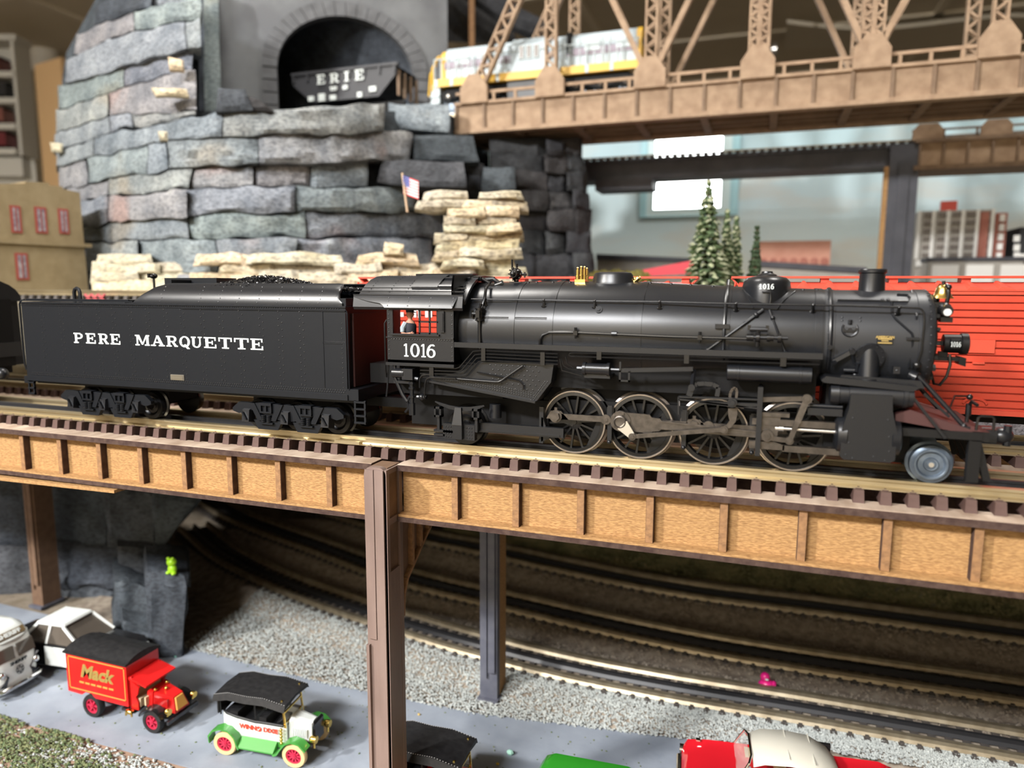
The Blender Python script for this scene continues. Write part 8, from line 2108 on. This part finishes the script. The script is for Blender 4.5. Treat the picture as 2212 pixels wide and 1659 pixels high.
# black lower sides with the white vee on the nose
for s_ in (-1, 1):
    P = [(.014, s_*.15, .12), (.006, s_*.245*.9, .13), (-.08, s_*.252, .13), (-1.16, s_*.256, .13), (-1.16, s_*.256, .30), (-.08, s_*.256, .30), (.004, s_*.235, .30), (.018, s_*.12, .20)]
    Q = [(x-.03, y*.9, z) for x, y, z in P]; vs = P+Q; n = 8
    MB().add(vs, [tuple(range(n)), tuple(range(2*n-1, n-1, -1))]+[(i, (i+1) % n, (i+1) % n+n, i+n) for i in range(n)]).build('black_panel', K['vblack'], b, smooth=False)
    MB().hexa([(-.015, s_*.02, .335), (-.0, s_*.02, .335), (-.01, s_*.215, .335), (-.04, s_*.215, .335), (-.035, s_*.02, .445), (-.02, s_*.02, .445), (-.03, s_*.205, .445), (-.06, s_*.205, .445)]).build('windscreen', K['glassd'], b, smooth=False)
    MB().sph((.012, s_*.19, .24), (.022, .032, .032), 12, 7).build('headlamp', K['chrome'], t)
    for x in (-.22, -.9): vwheel(t, x, s_*.24, .09, .05, K['rubber'], K['vwhite'], 6, s_)
    for k in range(4): MB().box(-.34-k*.2, -.2-k*.2+.02, s_*.246-.004, s_*.246+.006, .34, .44).build('side_window', K['glassd'], b, smooth=False)
MB().tube([(-.10, -.27, .10), (-.02, -.262, .10), (.025, -.20, .10), (.035, 0, .10), (.025, .20, .10), (-.02, .262, .10), (-.10, .27, .10)], .022, 8).build('bumper', K['chrome'], t)
MB().tube([(-.115, -.225, .50), (-.075, -.19, .495), (-.055, -.10, .492), (-.05, 0, .492), (-.055, .10, .492), (-.075, .19, .495), (-.115, .225, .50)], .012, 6).build('visor', K['vwhite'], b)
MB().hexa([(-.066, -.17, .515), (-.056, -.17, .515), (-.056, .17, .515), (-.066, .17, .515), (-.10, -.17, .56), (-.09, -.17, .56), (-.09, .17, .56), (-.10, .17, .56)]).build('header_board', mat('brown_header', (.16, .11, .05), rough=.5), b, smooth=False)
RF = Matrix(((0, 0, 1), (1, 0, 0), (0, 1, 0))).to_4x4()
text_mb('SHERIFF', .052, Matrix.Translation((-.070, 0, .538)) @ Matrix.Rotation(-.65, 4, 'Y') @ RF, off=.002, sx=1.35).build('header_lettering', K['vwhite'], b, smooth=False, label='white SHERIFF lettering')
sh_ = text_mb('SHERIFF', .040, Matrix.Translation((.012, 0, .30)) @ RF, off=.002, sx=1.3)
sh_.build('nose_lettering', K['vblack'], b, smooth=False, label='black SHERIFF lettering')
sr_ = MB(); cc = Vector((.020, 0, .225))
for k in range(28):
    a0 = 2*PI*k/28; a1 = 2*PI*(k+1)/28; sr_.bar(cc+Vector((0, .040*math.cos(a0), .040*math.sin(a0))), cc+Vector((0, .040*math.cos(a1), .040*math.sin(a1))), .004, .006, up=(1, 0, 0))
for k in range(6):
    a0 = 2*PI*k/6+PI/2; a1 = a0+PI/6; a2 = a0-PI/6
    for a_ in (a1, a2): sr_.bar(cc+Vector((0, .034*math.cos(a0), .034*math.sin(a0))), cc+Vector((0, .017*math.cos(a_), .017*math.sin(a_))), .004, .007, up=(1, 0, 0))
sr_.build('star_badge', K['vblack'], b, smooth=False, label='black six-pointed star badge')
place(t, -4.40, .42, .04); t.scale = (1, .84, 1.0)

# ---- police sedan
t = thing('toy_police_car', 'black police sedan with white roof and white door', 'car')
S_ = [(-.62, .20, .12, .22), (-.59, .23, .08, .25), (-.3, .24, .08, .27), (.2, .24, .08, .26), (.56, .23, .08, .24), (.62, .20, .12, .19)]
vs = []; fs = []
for x, w_, z0, z1 in S_: vs += [(x, -w_*.94, z0), (x, -w_, (z0+z1)/2), (x, -w_*.93, z1), (x, 0, z1+.012), (x, w_*.93, z1), (x, w_, (z0+z1)/2), (x, w_*.94, z0)]
for i in range(len(S_)-1):
    for k in range(7): fs.append((i*7+k, i*7+(k+1) % 7, i*7+7+(k+1) % 7, i*7+7+k))
fs += [tuple(range(7)), tuple((len(S_)-1)*7+k for k in range(7))]
b = MB().add(vs, fs).build('body', K['vblack'], t, angle=35)
vs = []; fs = []; G = [(-.36, .20, .265), (-.22, .175, .40), (.06, .175, .40), (.24, .20, .265)]
for x, w_, z_ in G: vs += [(x, -w_, z_), (x, w_, z_)]
gh = [(-.36, -.21, .262), (.25, -.21, .262), (.25, .21, .262), (-.36, .21, .262), (-.20, -.165, .40), (.05, -.165, .40), (.05, .165, .40), (-.20, .165, .40)]
MB().hexa(gh).build('glasshouse', K['glassd'], t, smooth=False)
MB().bbox(-.225, .07, -.178, .178, .395, .425, .012).build('roof', K['vwhite'], t, smooth=False)
for s_ in (-1, 1):
    for a, c_ in (((-.36, s_*.212, .265), (-.205, s_*.172, .405)), ((-.09, s_*.214, .265), (-.07, s_*.172, .405)), ((.245, s_*.212, .265), (.055, s_*.172, .405))): MB().bar(a, c_, .02, .022, up=(1, 0, 0)).build('pillar', K['vwhite'], t, smooth=False)
for s_ in (-1, 1):
    MB().box(-.09, .2, s_*.243-.003, s_*.243+.003, .10, .255).build('white_door', K['vwhite'], b, smooth=False)
    for x in (-.38, .38): vwheel(t, x, s_*.235, .085, .05, K['rubber'], K['chrome'], 6, s_)
    MB().cyl((.60, s_*.15, .19), (.632, s_*.15, .19), .028, n=12).build('headlamp', K['chrome'], t)
MB().bbox(.61, .645, -.22, .22, .10, .135, .01).build('bumper', K['chrome'], t, smooth=False)
place(t, -4.36, .935, .10); t.scale = (1.1, .95, 1.15)

# ---- pink figurine between the lower tracks
p = atZ(1655, 1490, -2.41)
t = thing('toy_duck', 'tiny bright pink duck figurine beside the lower track', 'figurine', p)
K['pink'] = mat('hot_pink_plastic', (.80, .02, .25), rough=.3)
bd_ = MB().sph(p+Vector((0, 0, .05)), (.07, .055, .05), 14, 9).sph(p+Vector((.06, 0, .065)), (.025, .03, .03), 8, 6).build('body', K['pink'], t)
MB().sph(p+Vector((-.015, -.01, .125)), (.042, .04, .04), 12, 8).build('head', K['pink'], t); MB().sph(p+Vector((.0, -.048, .122)), (.018, .014, .009), 8, 5).build('beak', K['vwhite'], t)
# colourful pebbles on the road
for px, py, c, r, lb in ((1102, 1630, (.35, .62, .52), .03, 'pale turquoise chip in front of the green van'), (660, 1528, (.5, .5, .48), .014, 'grey chip beside the white and green touring car'), (905, 1545, (.5, .35, .1), .014, 'orange-brown chip at the gravel edge near the slate post'), (1075, 1652, (.6, .42, .05), .014, 'yellow chip between touring car and green van'), (485, 1390, (.55, .32, .1), .014, 'orange chip on the gravel beyond the red truck'), (380, 1420, (.2, .5, .4), .018, 'teal chip at the foot of the dark rock')):
    p = atZ(px, py, GZ); mb = MB()
    mb.sph((p.x, p.y, GZ+r*.6), (r, r*.8, r*.7), 6, 4); mb.build('stray_chip', mat('chip_colour', c, rough=.7), None, lb, 'chip', 'stray chips on the road', smooth=False)
